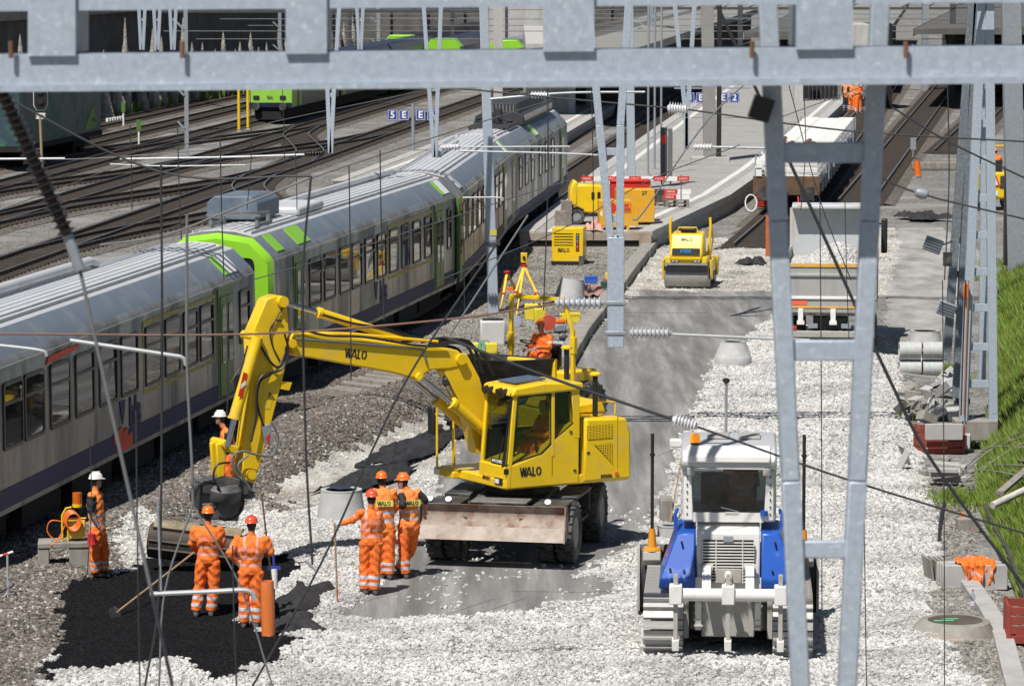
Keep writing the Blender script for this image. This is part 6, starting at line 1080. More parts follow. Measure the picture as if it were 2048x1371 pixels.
def person(label, base, J, face, headface=None, vox=.011, helmet=(.82, .17, .02), top=0, sleeve=0, fore=0, hand=2, stripe=4, braces=False, trouser=1, grip=(), hair=True, patch=None, name='person', vis=True, tsh=None, bulk=1.1, fold=True, group=None):
    base = Vector(base); J = {k: Vector(v) for k, v in J.items()}; F = Vector((cos(face), sin(face), 0)); Rt = Vector((F.y, -F.x, 0)); hfa = face if headface is None else headface; HF = Vector((cos(hfa), sin(hfa), 0)); HR = Vector((HF.y, -HF.x, 0)); Z = Vector((0, 0, 1))
    root = thing(name, label, 'person', base, 0, group); mb = MB(); bones = []
    def limb(nm, a, b, r0, r1, mid=None, n=12):
        a, b = J[a] if isinstance(a, str) else a, J[b] if isinstance(b, str) else b; ax = b-a; pts = []; rs = []
        for k in range(7):
            t = k/6; r = r0+(r1-r0)*t+((mid or 0)*sin(pi*t)); pts.append(a+ax*t); rs.append(r)
        mb.tube([a-ax.normalized()*r0*.55]+pts+[b+ax.normalized()*r1*.55], [r0*.6]+rs+[r1*.6], n); bones.append((nm, a, b, (r0+r1)/2))
    hipc = (J['hipL']+J['hipR'])/2; shc = (J['shL']+J['shR'])/2; b_ = bulk
    up = (shc-hipc).normalized(); lat = (J['shR']-J['shL']).normalized(); lh = (J['hipR']-J['hipL']).normalized(); sw = (J['shR']-J['shL']).length/2
    prof = [(-.10, .10, .085), (-.05, .165, .125), (.06, .175, .13), (.22, .160, .118), (.40, .165, .122), (.62, .185, .13), (.82, .195, .125), (.95, .175, .10), (1.04, .11, .075), (1.10, .055, .055)]
    L = (shc-hipc).length; mb.loft([ering(hipc+up*L*t+F*(-.01 if t > .5 else 0), up, (lh*(1-t)+lat*t), w*b_*(max(sw, .13)/.17 if t > .5 else 1), d*b_, 18) for t, w, d in prof]); bones.append(('torso', hipc-up*.05, shc, .15))
    limb('neck', shc+up*.0, J['head']-Z*.05, .062, .055)
    hc = J['head']; mb.loft([ering(hc+Z*z+HF*o, Z, HR, w, d, 14) for z, w, d, o in ((-.125, .03, .035, .03), (-.105, .05, .065, .02), (-.06, .066, .085, .008), (0, .075, .095, 0), (.05, .077, .097, 0), (.09, .065, .085, 0), (.115, .035, .05, 0))]); bones.append(('head', hc-Z*.09, hc+Z*.08, .08))
    mb.add([hc+HF*.088+HR*.014-Z*.03, hc+HF*.088-HR*.014-Z*.03, hc+HF*.09+Z*.02, hc+HF*.118-Z*.025, hc+HF*.05-Z*.0], [(0, 1, 3), (0, 3, 2), (1, 2, 3), (0, 4, 1), (0, 2, 4), (1, 4, 2)])
    for s in (-1, 1): mb.loft([ering(hc+HR*s*(.072+.012*k)+Z*-.01, HR*s, Z, .03-.008*k, .018-.004*k, 8) for k in range(2)])
    for s in 'LR':
        limb('uarm'+s, 'sh'+s, 'el'+s, .070*b_, .060*b_); limb('farm'+s, 'el'+s, 'wr'+s, .056*(b_ if fore in (0, 8) else .92), .034 if fore not in (0, 8) else .047)
        limb('thigh'+s, 'hip'+s, 'kn'+s, .108*b_, .086*b_, .004); limb('calf'+s, 'kn'+s, 'an'+s, .086*b_, .080*b_, .006)
        a = J['an'+s]; ft = J.get('ft'+s, F); ft = Vector((ft.x, ft.y, 0)).normalized(); sd = Vector((ft.y, -ft.x, 0)); zb = -a.z+(.0 if 'seat' not in J else a.z-.10)
        zb = -.085 if 'seat' in J else -a.z
        mb.loft([ering(a+ft*x+Z*(zb+h*.5), ft, sd, w, h*.5, 10) for x, w, h in ((-.085, .03, .06), (-.07, .043, .10), (0, .047, .115), (.08, .05, .085), (.15, .048, .07), (.185, .025, .05))]); bones.append(('foot'+s, a+ft*-.05+Z*(zb+.04), a+ft*.15+Z*(zb+.04), .045))
        w = J['wr'+s]; hd = (w-J['el'+s]).normalized(); g = s in grip; hz = J.get('hd'+s, hd); hz = Vector(hz).normalized(); pn = hz.cross(F if abs(hz.dot(F)) < .9 else Z).normalized(); sdv = hz.cross(pn).normalized()
        mb.loft([ering(w+hz*x, hz, pn, pw, pd, 10) for x, pw, pd in ((-.02, .028, .024), (.02, .036, .02), (.07, .042, .018), (.095, .038, .015))]); bones.append(('hand'+s, w+hz*.0, w+hz*.17, .035))
        for q in range(4):
            o = w+hz*.085+pn*(.028-.019*q); cl = (.9 if g else .35); ln = (.072, .08, .075, .058)[q]; p1 = o+(hz*cos(cl*.6)+sdv*sin(cl*.6))*ln*.45; p2 = p1+(hz*cos(cl*1.5)+sdv*sin(cl*1.5))*ln*.32; p3 = p2+(hz*cos(cl*2.3)+sdv*sin(cl*2.3))*ln*.3; mb.tube([o, p1, p2, p3], [.0105, .010, .0095, .008], 7)
        o = w+hz*.03+pn*.03; mb.tube([o, o+(hz*.6+pn*.6+sdv*.4)*.035, o+(hz*.9+pn*.5+sdv*(.7 if g else .4))*.06], [.012, .011, .009], 7)
    tmp = mb.build('body', PM); rm = tmp.modifiers.new('r', 'REMESH'); rm.mode = 'VOXEL'; rm.voxel_size = vox; sm = tmp.modifiers.new('s', 'SMOOTH'); sm.factor = .5; sm.iterations = 3 if vox < .015 else 2
    dg = bpy.context.evaluated_depsgraph_get(); me = bpy.data.meshes.new_from_object(tmp.evaluated_get(dg)); bpy.data.objects.remove(tmp)
    n = len(me.vertices); co = np.empty(n*3); me.vertices.foreach_get('co', co); co = co.reshape(-1, 3); no = np.empty(n*3); me.vertices.foreach_get('normal', no); no = no.reshape(-1, 3)
    if fold:                                                        # cloth folds
        k = np.clip((hc.z-.12-co[:, 2])/.06, 0, 1)*np.clip((co[:, 2]-.12)/.05, 0, 1) if 'seat' not in J else np.clip((hc.z-.15-co[:, 2])/.06, 0, 1)
        hd_ = np.minimum(*[np.linalg.norm(co-np.array(J['wr'+s]), axis=1) for s in 'LR']); k = k*np.clip((hd_-.10)/.08, 0, 1)
        ph = float(sum(base)*3.7); f = np.sin(co[:, 2]*44+3*np.sin(co[:, 0]*17+ph)+ph)*.5+np.sin(co[:, 2]*27+co[:, 0]*33+co[:, 1]*25+ph*2)*.5+np.sin(co[:, 0]*60+co[:, 2]*16+ph)*.35
        co = co+no*(f*.009*k)[:, None]; me.vertices.foreach_set('co', co.ravel())
    nf = len(me.polygons); fc = np.empty(nf*3); me.polygons.foreach_get('center', fc); fc = fc.reshape(-1, 3); fn = np.empty(nf*3); me.polygons.foreach_get('normal', fn); fn = fn.reshape(-1, 3)
    best = np.full(nf, 1e9); bi = np.zeros(nf, int); bt = np.zeros(nf)
    for i, (nm, a, b, r) in enumerate(bones):
        a, d = np.array(a), np.array(b-a); t = np.clip(((fc-a)@d)/(d@d), 0, 1); dist = np.linalg.norm(fc-(a+t[:, None]*d), axis=1)-r; w_ = dist < best; best[w_] = dist[w_]; bi[w_] = i; bt[w_] = t[w_]
    mi = np.zeros(nf, int); nms = [b[0] for b in bones]
    for i, nm in enumerate(nms):
        s = bi == i; t = bt
        if nm == 'torso':
            mi[s] = top; mi[s & (t < .16)] = trouser if top != 8 else top; 
            for q0, q1 in ((.26, .34), (.46, .54)): mi[s & (t > q0) & (t < q1)] = stripe
            if braces: xx = np.abs((fc-np.array(shc))@np.array(lat)); mi[s & (t > .5) & (xx > .085) & (xx < .125)] = stripe
        elif nm == 'neck': mi[s] = 2
        elif nm == 'head': mi[s] = 2; mi[s & (((fc-np.array(hc))@np.array(HF) < .0) & (fc[:, 2] > hc.z-.09))] = 7 if hair else 2
        elif nm[:4] == 'uarm': mi[s] = sleeve; mi[s & (t < .12)] = top; mi[s & (t > .55) & (t < .68)] = stripe if sleeve == 0 else sleeve
        elif nm[:4] == 'farm': mi[s] = fore; mi[s & (t > .93)] = hand
        elif nm[:4] == 'hand': mi[s] = hand
        elif nm[:5] == 'thigh': mi[s] = trouser
        elif nm[:4] == 'calf':
            mi[s] = trouser
            for q0, q1 in ((.42, .56), (.70, .84)): mi[s & (t > q0) & (t < q1)] = 4
            mi[s & (t > .985)] = 3
        elif nm[:4] == 'foot': mi[s] = 3
    me.materials.clear()
    for m in PM: me.materials.append(m)
    me.polygons.foreach_set('material_index', mi); me.shade_smooth(); o = bpy.data.objects.new('body', me); COL.objects.link(o); o.parent = root
    if helmet:
        hm = M('helmet_%d_%d' % (int(helmet[0]*100), int(helmet[1]*100)), helmet, .3, var=.03, coat=.3); q = MB(); c = hc+Z*.045
        q.loft([ering(c+Z*z-HF*.004, Z, HR, w, d, 20) for z, w, d in ((-.004, .105, .128), (.0, .112, .136), (.012, .104, .124), (.05, .100, .118), (.085, .082, .098), (.108, .05, .062), (.116, .012, .015))]); q.loft([ering(c+HF*x+Z*z, HF, HR, w, .006, 10) for x, z, w in ((.09, .0, .085), (.135, -.004, .075), (.16, -.012, .045))]); ho = q.build('helmet', hm, root); MB().loft([ering(c+Z*.118+HF*x, HF, HR, .012, .008, 8) for x in (-.07, .0, .07)]).build('helmet_ridge', hm, ho)
    if vis:
        for s in (-1, 1): MB().lathe([(.002, -.008), (.012, 0), (.002, .006)], hc+HF*.088+HR*s*.032+Z*.012, HF, n=8).build('eye', HAIR, root)
        MB().obox(hc+HF*.083-Z*.062, (.045, .012, .008), Matrix((HR, HF, Z)).transposed()).build('mouth', M('lip', (.3, .11, .09), .6), root)
    if patch:
        bk = shc.lerp(hipc, .27)-F*(.135*b_+.045); mt = Matrix((Rt*1, F, up)).transposed().to_4x4(); mt.translation = bk
        if patch[0]: pp_ = MB().add([mt@Vector((a, .006, c)) for a, c in ((-.155, -.055), (.155, -.055), (.155, .055), (-.155, .055))], [(0, 1, 2, 3)]).build('back_patch', M('patch_yellow', (.72, .62, .12), .7), root); stencil_walo(pp_, BLK, mt, .072, wide=1.05)
        else: stencil_walo(root, RFP, mt, .075, wide=1.05)
    return root
def PJ(base, Y, spec):
    # spec: joint -> (px, py[, dy]); pixels to local joint positions
    return {k: D(v[0], v[1], Y+(v[2] if len(v) > 2 else 0.))-base for k, v in spec.items()}
def px_person(label, bpx, spec, face, **kw):
    b = GG(*bpx); J = PJ(b, b.y, spec)
    for s in 'LR':
        J['an'+s].z = max(.10, min(.16, J['an'+s].z)) if not kw.get('lift') else J['an'+s].z
    kw.pop('lift', None); return person(label, b, J, face, **kw)
px_person('worker in white helmet and sleeveless orange vest with a tattooed arm', (199, 1153), dict(head=(192, 961), shR=(183, 989, -.16), shL=(197, 988, .17), elR=(181, 1020, -.2), elL=(205, 1018, .25), wrR=(195, 1048, -.2), wrL=(208, 1042, .2), hipR=(192, 1064, -.09), hipL=(199, 1064, .1), knR=(190, 1105, -.08), knL=(208, 1104, .12), anR=(190, 1145, -.05), anL=(206, 1139, .15)), R(18), helmet=(.75, .75, .72), top=8, sleeve=5, fore=11, hand=11, bulk=1.12, vox=.010)
px_person('worker in orange helmet and belted orange shirt, leaning over a long shovel', (406, 1231), dict(head=(416, 1029), shL=(391, 1056), shR=(440, 1056), elL=(383, 1087, .05), elR=(446, 1086, .05), wrL=(394, 1101, .28), wrR=(438, 1098, .28), hipL=(405, 1121), hipR=(427, 1121), knL=(399, 1170, .03), knR=(428, 1171), anL=(392, 1221, -.04), anR=(422, 1221)), R(92), stripe=9, patch=(0,), vis=False, bulk=1.08, vox=.010)
px_person('worker in red helmet, one hand on the hip, the other gripping a long handle', (501, 1254), dict(head=(503, 1049), shL=(477, 1076), shR=(528, 1077), elL=(459, 1107, -.1), elR=(543, 1105, .05), wrL=(474, 1124, .0), wrR=(536, 1076, .22), hipL=(490, 1143), hipR=(513, 1143), knL=(488, 1192, .02), knR=(513, 1192), anL=(489, 1246), anR=(514, 1246)), R(78), helmet=(.72, .09, .035), stripe=9, braces=True, patch=(0,), vis=False, bulk=1.1, hand=6, grip='R', vox=.010)
px_person('worker in red helmet and orange jacket stretching an arm out onto a shovel handle', (738, 1188), dict(head=(743, 996), shL=(725, 1023, -.05), shR=(757, 1025, .05), elL=(704, 1040, -.02), elR=(764, 1056, .12), wrL=(682, 1046, .02), wrR=(752, 1070, .28), hipL=(732, 1084), hipR=(752, 1085), knL=(729, 1130, .05), knR=(751, 1130), anL=(729, 1180), anR=(749, 1181)), R(112), helmet=(.72, .09, .035), stripe=9, braces=True, patch=(0,), vis=False, hand=6, grip='L', vox=.010)
px_person('worker in orange helmet and long orange vest with a lettered back patch', (771, 1157), dict(head=(763, 959), shL=(750, 982), shR=(785, 983), elL=(746, 1010, .08), elR=(793, 1014, .08), wrL=(756, 1026, .3), wrR=(782, 1028, .3), hipL=(759, 1058), hipR=(779, 1058), knL=(763, 1104, .04), knR=(779, 1106), anL=(763, 1149, .05), anR=(779, 1149)), R(95), top=8, stripe=4, patch=(1,), vis=False, bulk=1.12, vox=.010)
px_person('worker in orange helmet looking aside, black short sleeves under an orange vest, hands on hips', (811, 1156), dict(head=(806, 963), shL=(803, 986, -.05), shR=(834, 983, .05), elL=(806, 1010, -.25), elR=(851, 1000, .05), wrL=(806, 1033, -.06), wrR=(850, 1022, .18), hipL=(808, 1050), hipR=(828, 1050), knL=(807, 1100, .0), knR=(822, 1098, .25), anL=(811, 1148), anR=(797, 1135, .25)), R(110), headface=R(178), top=8, sleeve=5, fore=2, patch=(1,), bulk=1.1, vox=.010)
px_person('worker in white helmet half hidden behind the excavator stick', (468, 1003), dict(head=(440, 836), shL=(455, 862, -.14), shR=(447, 862, .16), elL=(460, 886, -.2), elR=(447, 890, .2), wrL=(452, 908, -.15), wrR=(440, 908, .15), hipL=(458, 918, -.08), hipR=(456, 918, .08), knL=(456, 958, -.08), knR=(462, 958, .1), anL=(472, 993, -.08), anR=(462, 993, .12)), R(185), helmet=(.75, .75, .72), top=8, sleeve=5, fore=5, vox=.014)
def seated(label, seat, face, sc=1., arms=.38, name='person', vox=.013, helmet=(.82, .17, .02), lean=.0, **kw):
    F = Vector((cos(face), sin(face), 0)); Rt = Vector((F.y, -F.x, 0)); Z = Vector((0, 0, 1)); J = {}
    f = lambda r, a, z: Rt*r+F*a+Z*z
    J.update(head=f(0, .06+lean, .76), shL=f(-.19, .0+lean*.8, .52), shR=f(.19, 0+lean*.8, .52), elL=f(-.25, .14, .26), elR=f(.25, .14, .26), wrL=f(-.15, arms, .28), wrR=f(.15, arms, .28), hipL=f(-.09, 0, .04), hipR=f(.09, 0, .04), knL=f(-.13, .42, .08), knR=f(.13, .42, .08), anL=f(-.13, .48, -.32), anR=f(.13, .48, -.32), seat=Z)
    return person(label, Vector(seat)-Z*0, J, face, vox=vox, helmet=helmet, **kw)
sw_ = lambda root, v: root.location+Matrix.Rotation(root.rotation_euler.z, 3, 'Z')@Vector(v)
seated('machine operator in orange jacket and trousers seated inside the excavator cab', sw_(ex, (-.16, .74, 2.02)), EA, helmet=None, vox=.012, arms=.40)
seated('machine operator in orange vest seated inside the dozer cab', sw_(dz, (.2, -.40, 2.36)), R(90), helmet=None, vox=.016, vis=False, top=8, sleeve=5)
seated('driver in orange helmet and jacket at the steering wheel of the site dumper', sw_(du, (-.42, 0.05, 1.66)), QA+R(8), vox=.011, arms=.52, lean=.08, headface=QA+R(-6), hair=True)
def standing(label, base, face, vox=.02, arms='down', **kw):
    F = Vector((cos(face), sin(face), 0)); Rt = Vector((F.y, -F.x, 0)); f = lambda r, a, z: Rt*r+F*a+Vector((0, 0, z)); J = dict(head=f(0, .03, 1.60), shL=f(-.19, 0, 1.38), shR=f(.19, 0, 1.38), elL=f(-.25, .0, 1.1), elR=f(.25, 0, 1.1), wrL=f(-.2, .14, .88), wrR=f(.2, .14, .88), hipL=f(-.09, 0, .90), hipR=f(.09, 0, .90), knL=f(-.11, .03, .48), knR=f(.11, .03, .48), anL=f(-.12, 0, .11), anR=f(.12, 0, .11))
    if arms == 'cross': J.update(wrL=f(.08, .22, 1.14), wrR=f(-.08, .22, 1.10))
    return person(label, base, J, face, vox=vox, **kw)
wz_ = 2.56
for px, py, fa, lab, kw in ((1693, 222, 250, 'bareheaded worker in orange vest over dark sleeves standing on the sleeper load', dict(helmet=(.05, .04, .04), top=8, sleeve=5, fore=5, trouser=5)), (1704, 224, 280, 'worker in orange helmet and black-sleeved vest standing on the sleeper load', dict(top=8, sleeve=5, fore=2)), (1716, 228, 300, 'worker in full orange suit with hands at the waist on the sleeper load', dict(helmet=(.03, .05, .03), arms='cross')), (1727, 226, 215, 'person in grey top and white helmet standing behind the orange suit', dict(helmet=(.7, .7, .68), top=10, sleeve=10, fore=10, trouser=5, stripe=10))):
    standing(lab, G(px, py, wz_), R(fa), **kw)
# ================================================================ SITE CLUTTER
def at(o, p, rz=0., tilt=None): o.location = p; o.rotation_euler = (tilt[0], tilt[1], rz) if tilt else (0, 0, rz); return o
def cone_ring(label, p, rb, rt, h, rz=0, tilt=None, collar=0., mat=CON2, name='manhole_cone', cat='manhole cone', wall=.085, off=.0):
    r = thing(name, label, cat, p, rz); r.rotation_euler = (tilt[0], tilt[1], rz) if tilt else (0, 0, rz); b = MB(); n = 30; prof = [(rb, 0, 0)]+([(rb, collar, 0), (rb*.985, collar+.012, 0)] if collar else [])+[(rt, h, off), (rt-wall, h, off), (rb-wall, .02, 0)]
    b.loft([[(ox+rr*cos(2*pi*k/n), rr*sin(2*pi*k/n), z) for k in range(n)] for rr, z, ox in prof], caps=False); b.build('shell', mat, r); b = MB().loft([[(ox+rr*cos(2*pi*k/n), rr*sin(2*pi*k/n), z) for k in range(n)] for rr, z, ox in ((rt+.008, h-.02, off), (rt+.008, h+.006, off), (rt-.03, h+.006, off), (rt-.03, h-.02, off))]); b.build('rim', mat, r)
    return r
c = cone_ring('concrete manhole cone with its pale ring standing in white gravel near the tipper', GG(1466, 728), .5, .335, .62, collar=.2)
c = cone_ring('concrete manhole cone with dark cloth on top beside the three workers', GG(683, 1036), .48, .40, .58); cl = None
cone_ring('concrete manhole cone tipped askew on grey ballast by the surveying tripods', GG(1138, 603)+Vector((0, 0, -.04)), .52, .36, .78, tilt=(R(-4), R(9)))
cone_ring('concrete shaft ring at the gravel beyond the tipper cab', GG(1711, 430), .33, .33, .5, name='shaft_ring', cat='shaft ring', mat=WHT)
cone_ring('low concrete shaft cone behind the banded pipes', GG(1850, 690), .50, .42, .42, name='shaft_ring', cat='shaft ring')
cone_ring('small concrete ring half hidden behind the dozer', GG(1340, 1072), .24, .24, .22, name='shaft_ring', cat='shaft ring')
def cloth(name, label, p, sx, sy, h, mat, rz=0., seed=1, n=26, cat='sheet', th=.6):
    r = np.random.default_rng(seed); b = MB(); vs = []
    for j in range(n+1):
        for i in range(n+1):
            u, v = i/n*2-1, j/n*2-1; x, y = u*sx*(1+.18*math.sin(v*4+seed)), v*sy*(1+.18*math.sin(u*5+seed*2)); a = np.array([x*3.1+seed*7, x*9+seed]); q = vnoise(np.array([x+50+seed*3]), np.array([y+50]), 2.6, seed)[0]; q2 = vnoise(np.array([x+50]), np.array([y+50+seed]), 7.5, seed+1)[0]
            e = max(0, 1-max(abs(u), abs(v))**4); vs.append((x, y, .015+h*(abs(q-.5)*1.9*th+abs(q2-.5)*.9)*(.35+.65*e)+h*.25*e))
    b.add(vs, [(j*(n+1)+i, j*(n+1)+i+1, (j+1)*(n+1)+i+1, (j+1)*(n+1)+i) for j in range(n) for i in range(n)]); o = b.build(name, mat, None, loc=p, rz=rz); return tag(o, label, cat)
GEO = M('black_geotextile', (.022, .022, .024), .75, var=.4, scale=4, bump=.3)
cloth('geotextile', 'crumpled black geotextile beside the orange upright pipe', GG(598, 1200), .36, 1.6, .13, GEO, R(-8), 3, 40); cloth('geotextile', 'crumpled black geotextile lying by the edge of the fresh asphalt, lower fold', GG(585, 1245), .38, .8, .13, GEO, R(12), 5, 36)
cloth('geotextile', 'long crumpled black geotextile along the sandy strip behind the workers', GG(735, 960), .5, 2.4, .18, GEO, R(-16), 7, 40); cloth('geotextile', 'crumpled black geotextile beneath the dumper wheel', GG(835, 895), .55, 3.2, .2, GEO, R(-14), 9, 40)
cloth('dark_cloth', 'dark blue cloth lying on top of the manhole cone', GG(683, 1036)+Vector((-.02, 0, .585)), .2, .17, .09, M('navy_cloth', (.02, .025, .045), .85), 0, 4, 14, 'cloth')
cloth('plastic_scrap', 'scrap of black plastic lying in the pale gravel near the roller', GG(1502, 528), .5, .5, .3, GEO, 0, 8, 16, 'scrap'); cloth('plastic_scrap', 'black plastic scrap on pale ground beside the service path', GG(1845, 437), .8, 1.2, .4, GEO, .3, 11, 16, 'scrap')
# hand tools
def tool(label, a, b, r=.018, mat=WOOD, head=None, name='shovel', cat='shovel'):
    o0 = Vector(b); rt_ = thing(name, label, cat, o0); a = Vector(a)-o0; t = (a).normalized(); MB().tube([Vector((0, 0, 0))+t*.2, a], r, 8).build('handle', mat, rt_)
    if head: s = t.cross(Vector((0, 1, 0))).normalized(); up = s.cross(t); MB().loft([[t*x+s*w+up*.01, t*x-s*w+up*.01, t*x-s*w-up*.01, t*x+s*w-up*.01] for x, w in ((.0, head*.7), (.12, head), (.26, head*.9), (.3, .02))]).build('blade', DKM, rt_)
    else: MB().tube([Vector((0, 0, 0)), t*.22], [.01, r*1.1], 8).build('tip', M('red_tip', (.5, .1, .03), .6), rt_)
    return rt_
b1 = GG(222, 1236); tool('long wooden-handled shovel slanting over the fresh asphalt', D(392, 1101, 65.), b1+Vector((0, 0, .03)), head=.12)
b2 = GG(551, 1232); tool('long-handled tool held upright by the worker in the red helmet', D(523, 985, b2.y-1.0), b2, .016, WOOD, head=.08)
b3 = GG(675, 1204); tool('wooden shovel handle with a red tip standing in white gravel', D(669, 1045, b3.y), b3, .017)
tool('wooden handle leaning beside the concrete ring behind the dozer', GG(1336, 930)+Vector((0, -6.3, 1.0)), GG(1338, 1060), .016, WOOD, head=.11)
pb = GG(537, 1270); op = thing('orange_pipe', 'short orange plastic pipe standing upright in the gravel', 'pipe', pb); MB().lathe([(.112, -.05), (.112, .9), (.103, .9), (.103, -.05)], (0, 0, 0), (-.02, 0, 1), 24, close=True).build('wall', M('pvc_orange', (.72, .19, .04), .45, var=.08, dirt=(.6, .4, .3), dscale=4, dmin=.55, dmax=.8), op)
cb_ = GG(549, 1228); cn = thing('marking_spray_can', 'blue and white spray can stick leaning behind the orange pipe', 'spray can', cb_); MB().cyl((0, 0, .45), (0, 0, .78), .055, n=14).build('can', WHT, cn); MB().cyl((0, 0, .78), (-.02, 0, 1.1), .02).build('stick', M('stick_blue', (.03, .06, .35), .4), cn); MB().box(-.1, .1, -.03, .03, .76, .82).build('trigger', M('stick_blue', (.03, .06, .35), .4), cn); MB().cyl((0, 0, 0), (0, 0, .46), .014).build('rod', BLK, cn)
# left: trough blocks with the yellow warning unit
tb = GG(128, 1128); tr_ = thing('concrete_trough', 'stained U-shaped concrete trough standing on the brown ballast', 'concrete trough', tb+Vector((0, 0, -.06)), R(6))
MB().box(-.46, .52, -.3, .3, .40, .5).build('top_slab', CON3, tr_, bevel=.015); MB().box(-.46, -.26, -.28, .28, 0, .395).build('leg', CON3, tr_, bevel=.015); MB().box(.10, .52, -.28, .28, 0, .395).build('leg', CON3, tr_, bevel=.015)
gu = thing('warning_unit', 'yellow track warning unit with amber lamp and coiled orange cable', 'warning unit', tb+Vector((.13, 0, .44)), R(6)); MB().box(-.06, .26, -.12, .12, .05, .36).build('case', M('unit_yellow', (.75, .48, .06), .5), gu, bevel=.02)
MB().tube([(-.15, -.1, 0), (-.15, -.1, .48), (-.08, -.1, .6), (.02, -.1, .62)], .018, 8).build('frame', YEL, gu); MB().tube([(-.05, -.13, 0), (-.05, -.13, .42), (.28, -.13, .42)], .016, 8).build('frame', YEL, gu)
lpb = MB().cyl((.12, .05, .6), (.12, .05, .66), .09, n=18).build('lamp_base', YEL, gu); MB().cyl((.12, .05, .66), (.12, .05, .86), .085, n=18).build('lamp', M('amber_lamp', (.6, .12, .01), .25), lpb)
for k in range(7): MB().tube([(.0+.13*sin(t)+.01*k, -.16-.008*k, .42+.16*cos(t)-.01*k) for t in [q*.42 for q in range(16)]], .011, 6).build('cable_coil', ORP, gu)
MB().tube(curve3([(-.1, -.1, .35), (-.35, -.12, .38), (-.42, -.12, .2), (-.3, -.12, .05), (-.15, -.12, .08)], 8), .012, 6).build('cable_loop', ORP, gu); MB().tube(curve3([(-.1, -.14, .3), (-.2, -.2, .1), (-.35, -.3, -.05)], 6), .011, 6).build('cable_end', ORP, gu)
gl = GG(183, 1088); tag(MB().lathe([(.03, .1), (.075, .08), (.07, -.04), (.09, -.1), (.02, -.12)], (0, 0, 0), n=12).build('red_glove', M('red_glove', (.5, .015, .02), .8), None, loc=D(183, 1076, GG(199, 1153).y-.32)), 'red work glove hanging at the belt of the tattooed worker', 'glove')
wp_ = GG(16, 1195); st = thing('striped_barrier', 'pale barrier post with red and white striped tubes at the ballast edge', 'barrier', wp_); MB().tube([(0, 0, 0), (0, 0, .75)], .02, 8).build('post', WTUB, st); MB().tube(curve3([(-.3, 0, -.05), (-.1, 0, .0), (.0, 0, .12), (.02, 0, .3)], 5), .02, 8).build('foot', WTUB, st)
for k in range(8): MB().tube([(.1-.09*k, 0, .8-.03*k), (.1-.09*(k+1), 0, .8-.03*(k+1))], .02, 8).build('stripe_tube', RED if k % 2 else WHT, st)
for k in range(5): MB().tube([(.1-.09*k, 0, .22-.045*k), (.1-.09*(k+1), 0, .22-.045*(k+1))], .022, 8).build('stripe_tube', M('stripe_dark', (.05, .03, .07), .6), st)
# concrete blocks behind the blade
kb = GG(862, 1068); bs = thing('concrete_block', 'pale concrete block standing behind the end of the dozer blade', 'concrete block', kb); MB().box(-.26, .20, -.3, .4, 0, .62).build('block', CON, bs, bevel=.02); MB().box(-.3, .22, -.32, .42, .625, .75).build('cap', CON, bs, bevel=.015)
kb = GG(1332, 1040); tag(MB().box(-.12, .12, -.3, .3, 0, .45).build('kerb_block', CON3, None, bevel=.02, loc=kb), 'rough kerb block standing behind the dozer beside the asphalt edge', 'concrete block')
# platform machines
def pbase(px, py): return G(px, py, PZ+.005)
p = pbase(1172, 447); cmp_ = thing('compressor_trailer', 'rounded yellow compressor trailer with opened lid on the platform end', 'compressor', p, R(4))
MB().pxz([(-.55, .45), (.7, .40), (.72, 1.35), (.5, 1.52), (-.35, 1.56), (-.6, 1.2)], -.5, .5).build('canopy', YEL, cmp_, bevel=.08); MB().pxz([(-.68, .7), (-.36, .7), (-.34, 1.62), (-.5, 1.72), (-.66, 1.4)], -.52, .45).build('lid', YEL, cmp_, bevel=.08); MB().box(-.6, .65, -.45, .45, .3, .45).build('frame', BLK, cmp_)
for s in (-.5, .5): wheel(cmp_, Vector((-.4, s*1.05, .3)), (0, 1, 0), .3, .18, GAL2, 14); MB().tube([(-.75, s*1.05, .35), (-.65, s*1.05, .62), (-.4, s*1.05, .68), (-.15, s*1.05, .55)], .05, 6).build('mudguard', BLK, cmp_)
for x in (.22, .45): MB().pxz(rrect(x-.06, x+.06, .95, 1.25, .05), -.515, -.49).build('vent', BLK, cmp_)
MB().tube([(.6, -.2, .35), (1.1, -.2, .3), (1.15, -.2, .0)], .035, 8).build('drawbar', BLK, cmp_); MB().cyl((.1, 0, 1.5), (.1, 0, 2.1), .14).build('intake', BLK, cmp_) if False else None
p = pbase(1238, 458); ft = thing('fuel_tank', 'amber fuel tank container with red flame diamond and orange hazard plate', 'fuel tank', p, R(3)); AMB = M('tank_amber', (.72, .36, .01), .45, var=.06, dirt=(.5, .35, .1), dscale=2)
MB().pxz([(-.78, .15), (.70, .15), (.70, .82), (.42, 1.12), (-.78, 1.12)], -.45, .45).build('tank', AMB, ft, bevel=.02); 
for x in (-.68, .3): MB().box(x-.05, x+.05, -.45, .45, 0, .15).build('foot', AMB, ft)
MB().pxz([(-.26, .65), (-.06, .9), (-.26, 1.12-.02), (-.44, .9)] if False else [(-.28, .62), (-.08, .84), (-.28, 1.06), (-.48, .84)], -.465, -.452).build('flame_diamond', RED, ft); hzp = MB().box(.06, .42, -.465, -.452, .66, 1.02).build('hazard_plate', ORP, ft); letters('30\n1202', .15, 'lettering', BLK, hzp, Matrix.Translation((.24, -.47, .84)))
MB().pxz([(-.78, .62), (-.66, .48), (-.66, .76)], -.465, -.452).build('white_mark', WHT, ft)
p = pbase(1262, 452)+Vector((.15, 1.1, 0)); yb = thing('tank_box', 'yellow box container lettered on its front, behind the fuel tank', 'container', p, R(3)); MB().box(-.7, .75, -.5, .6, .1, 1.35).build('box', AMB, yb, bevel=.02); letters('27', .2, 'number', BLK, yb, Matrix.Translation((.35, -.51, 1.22))); 
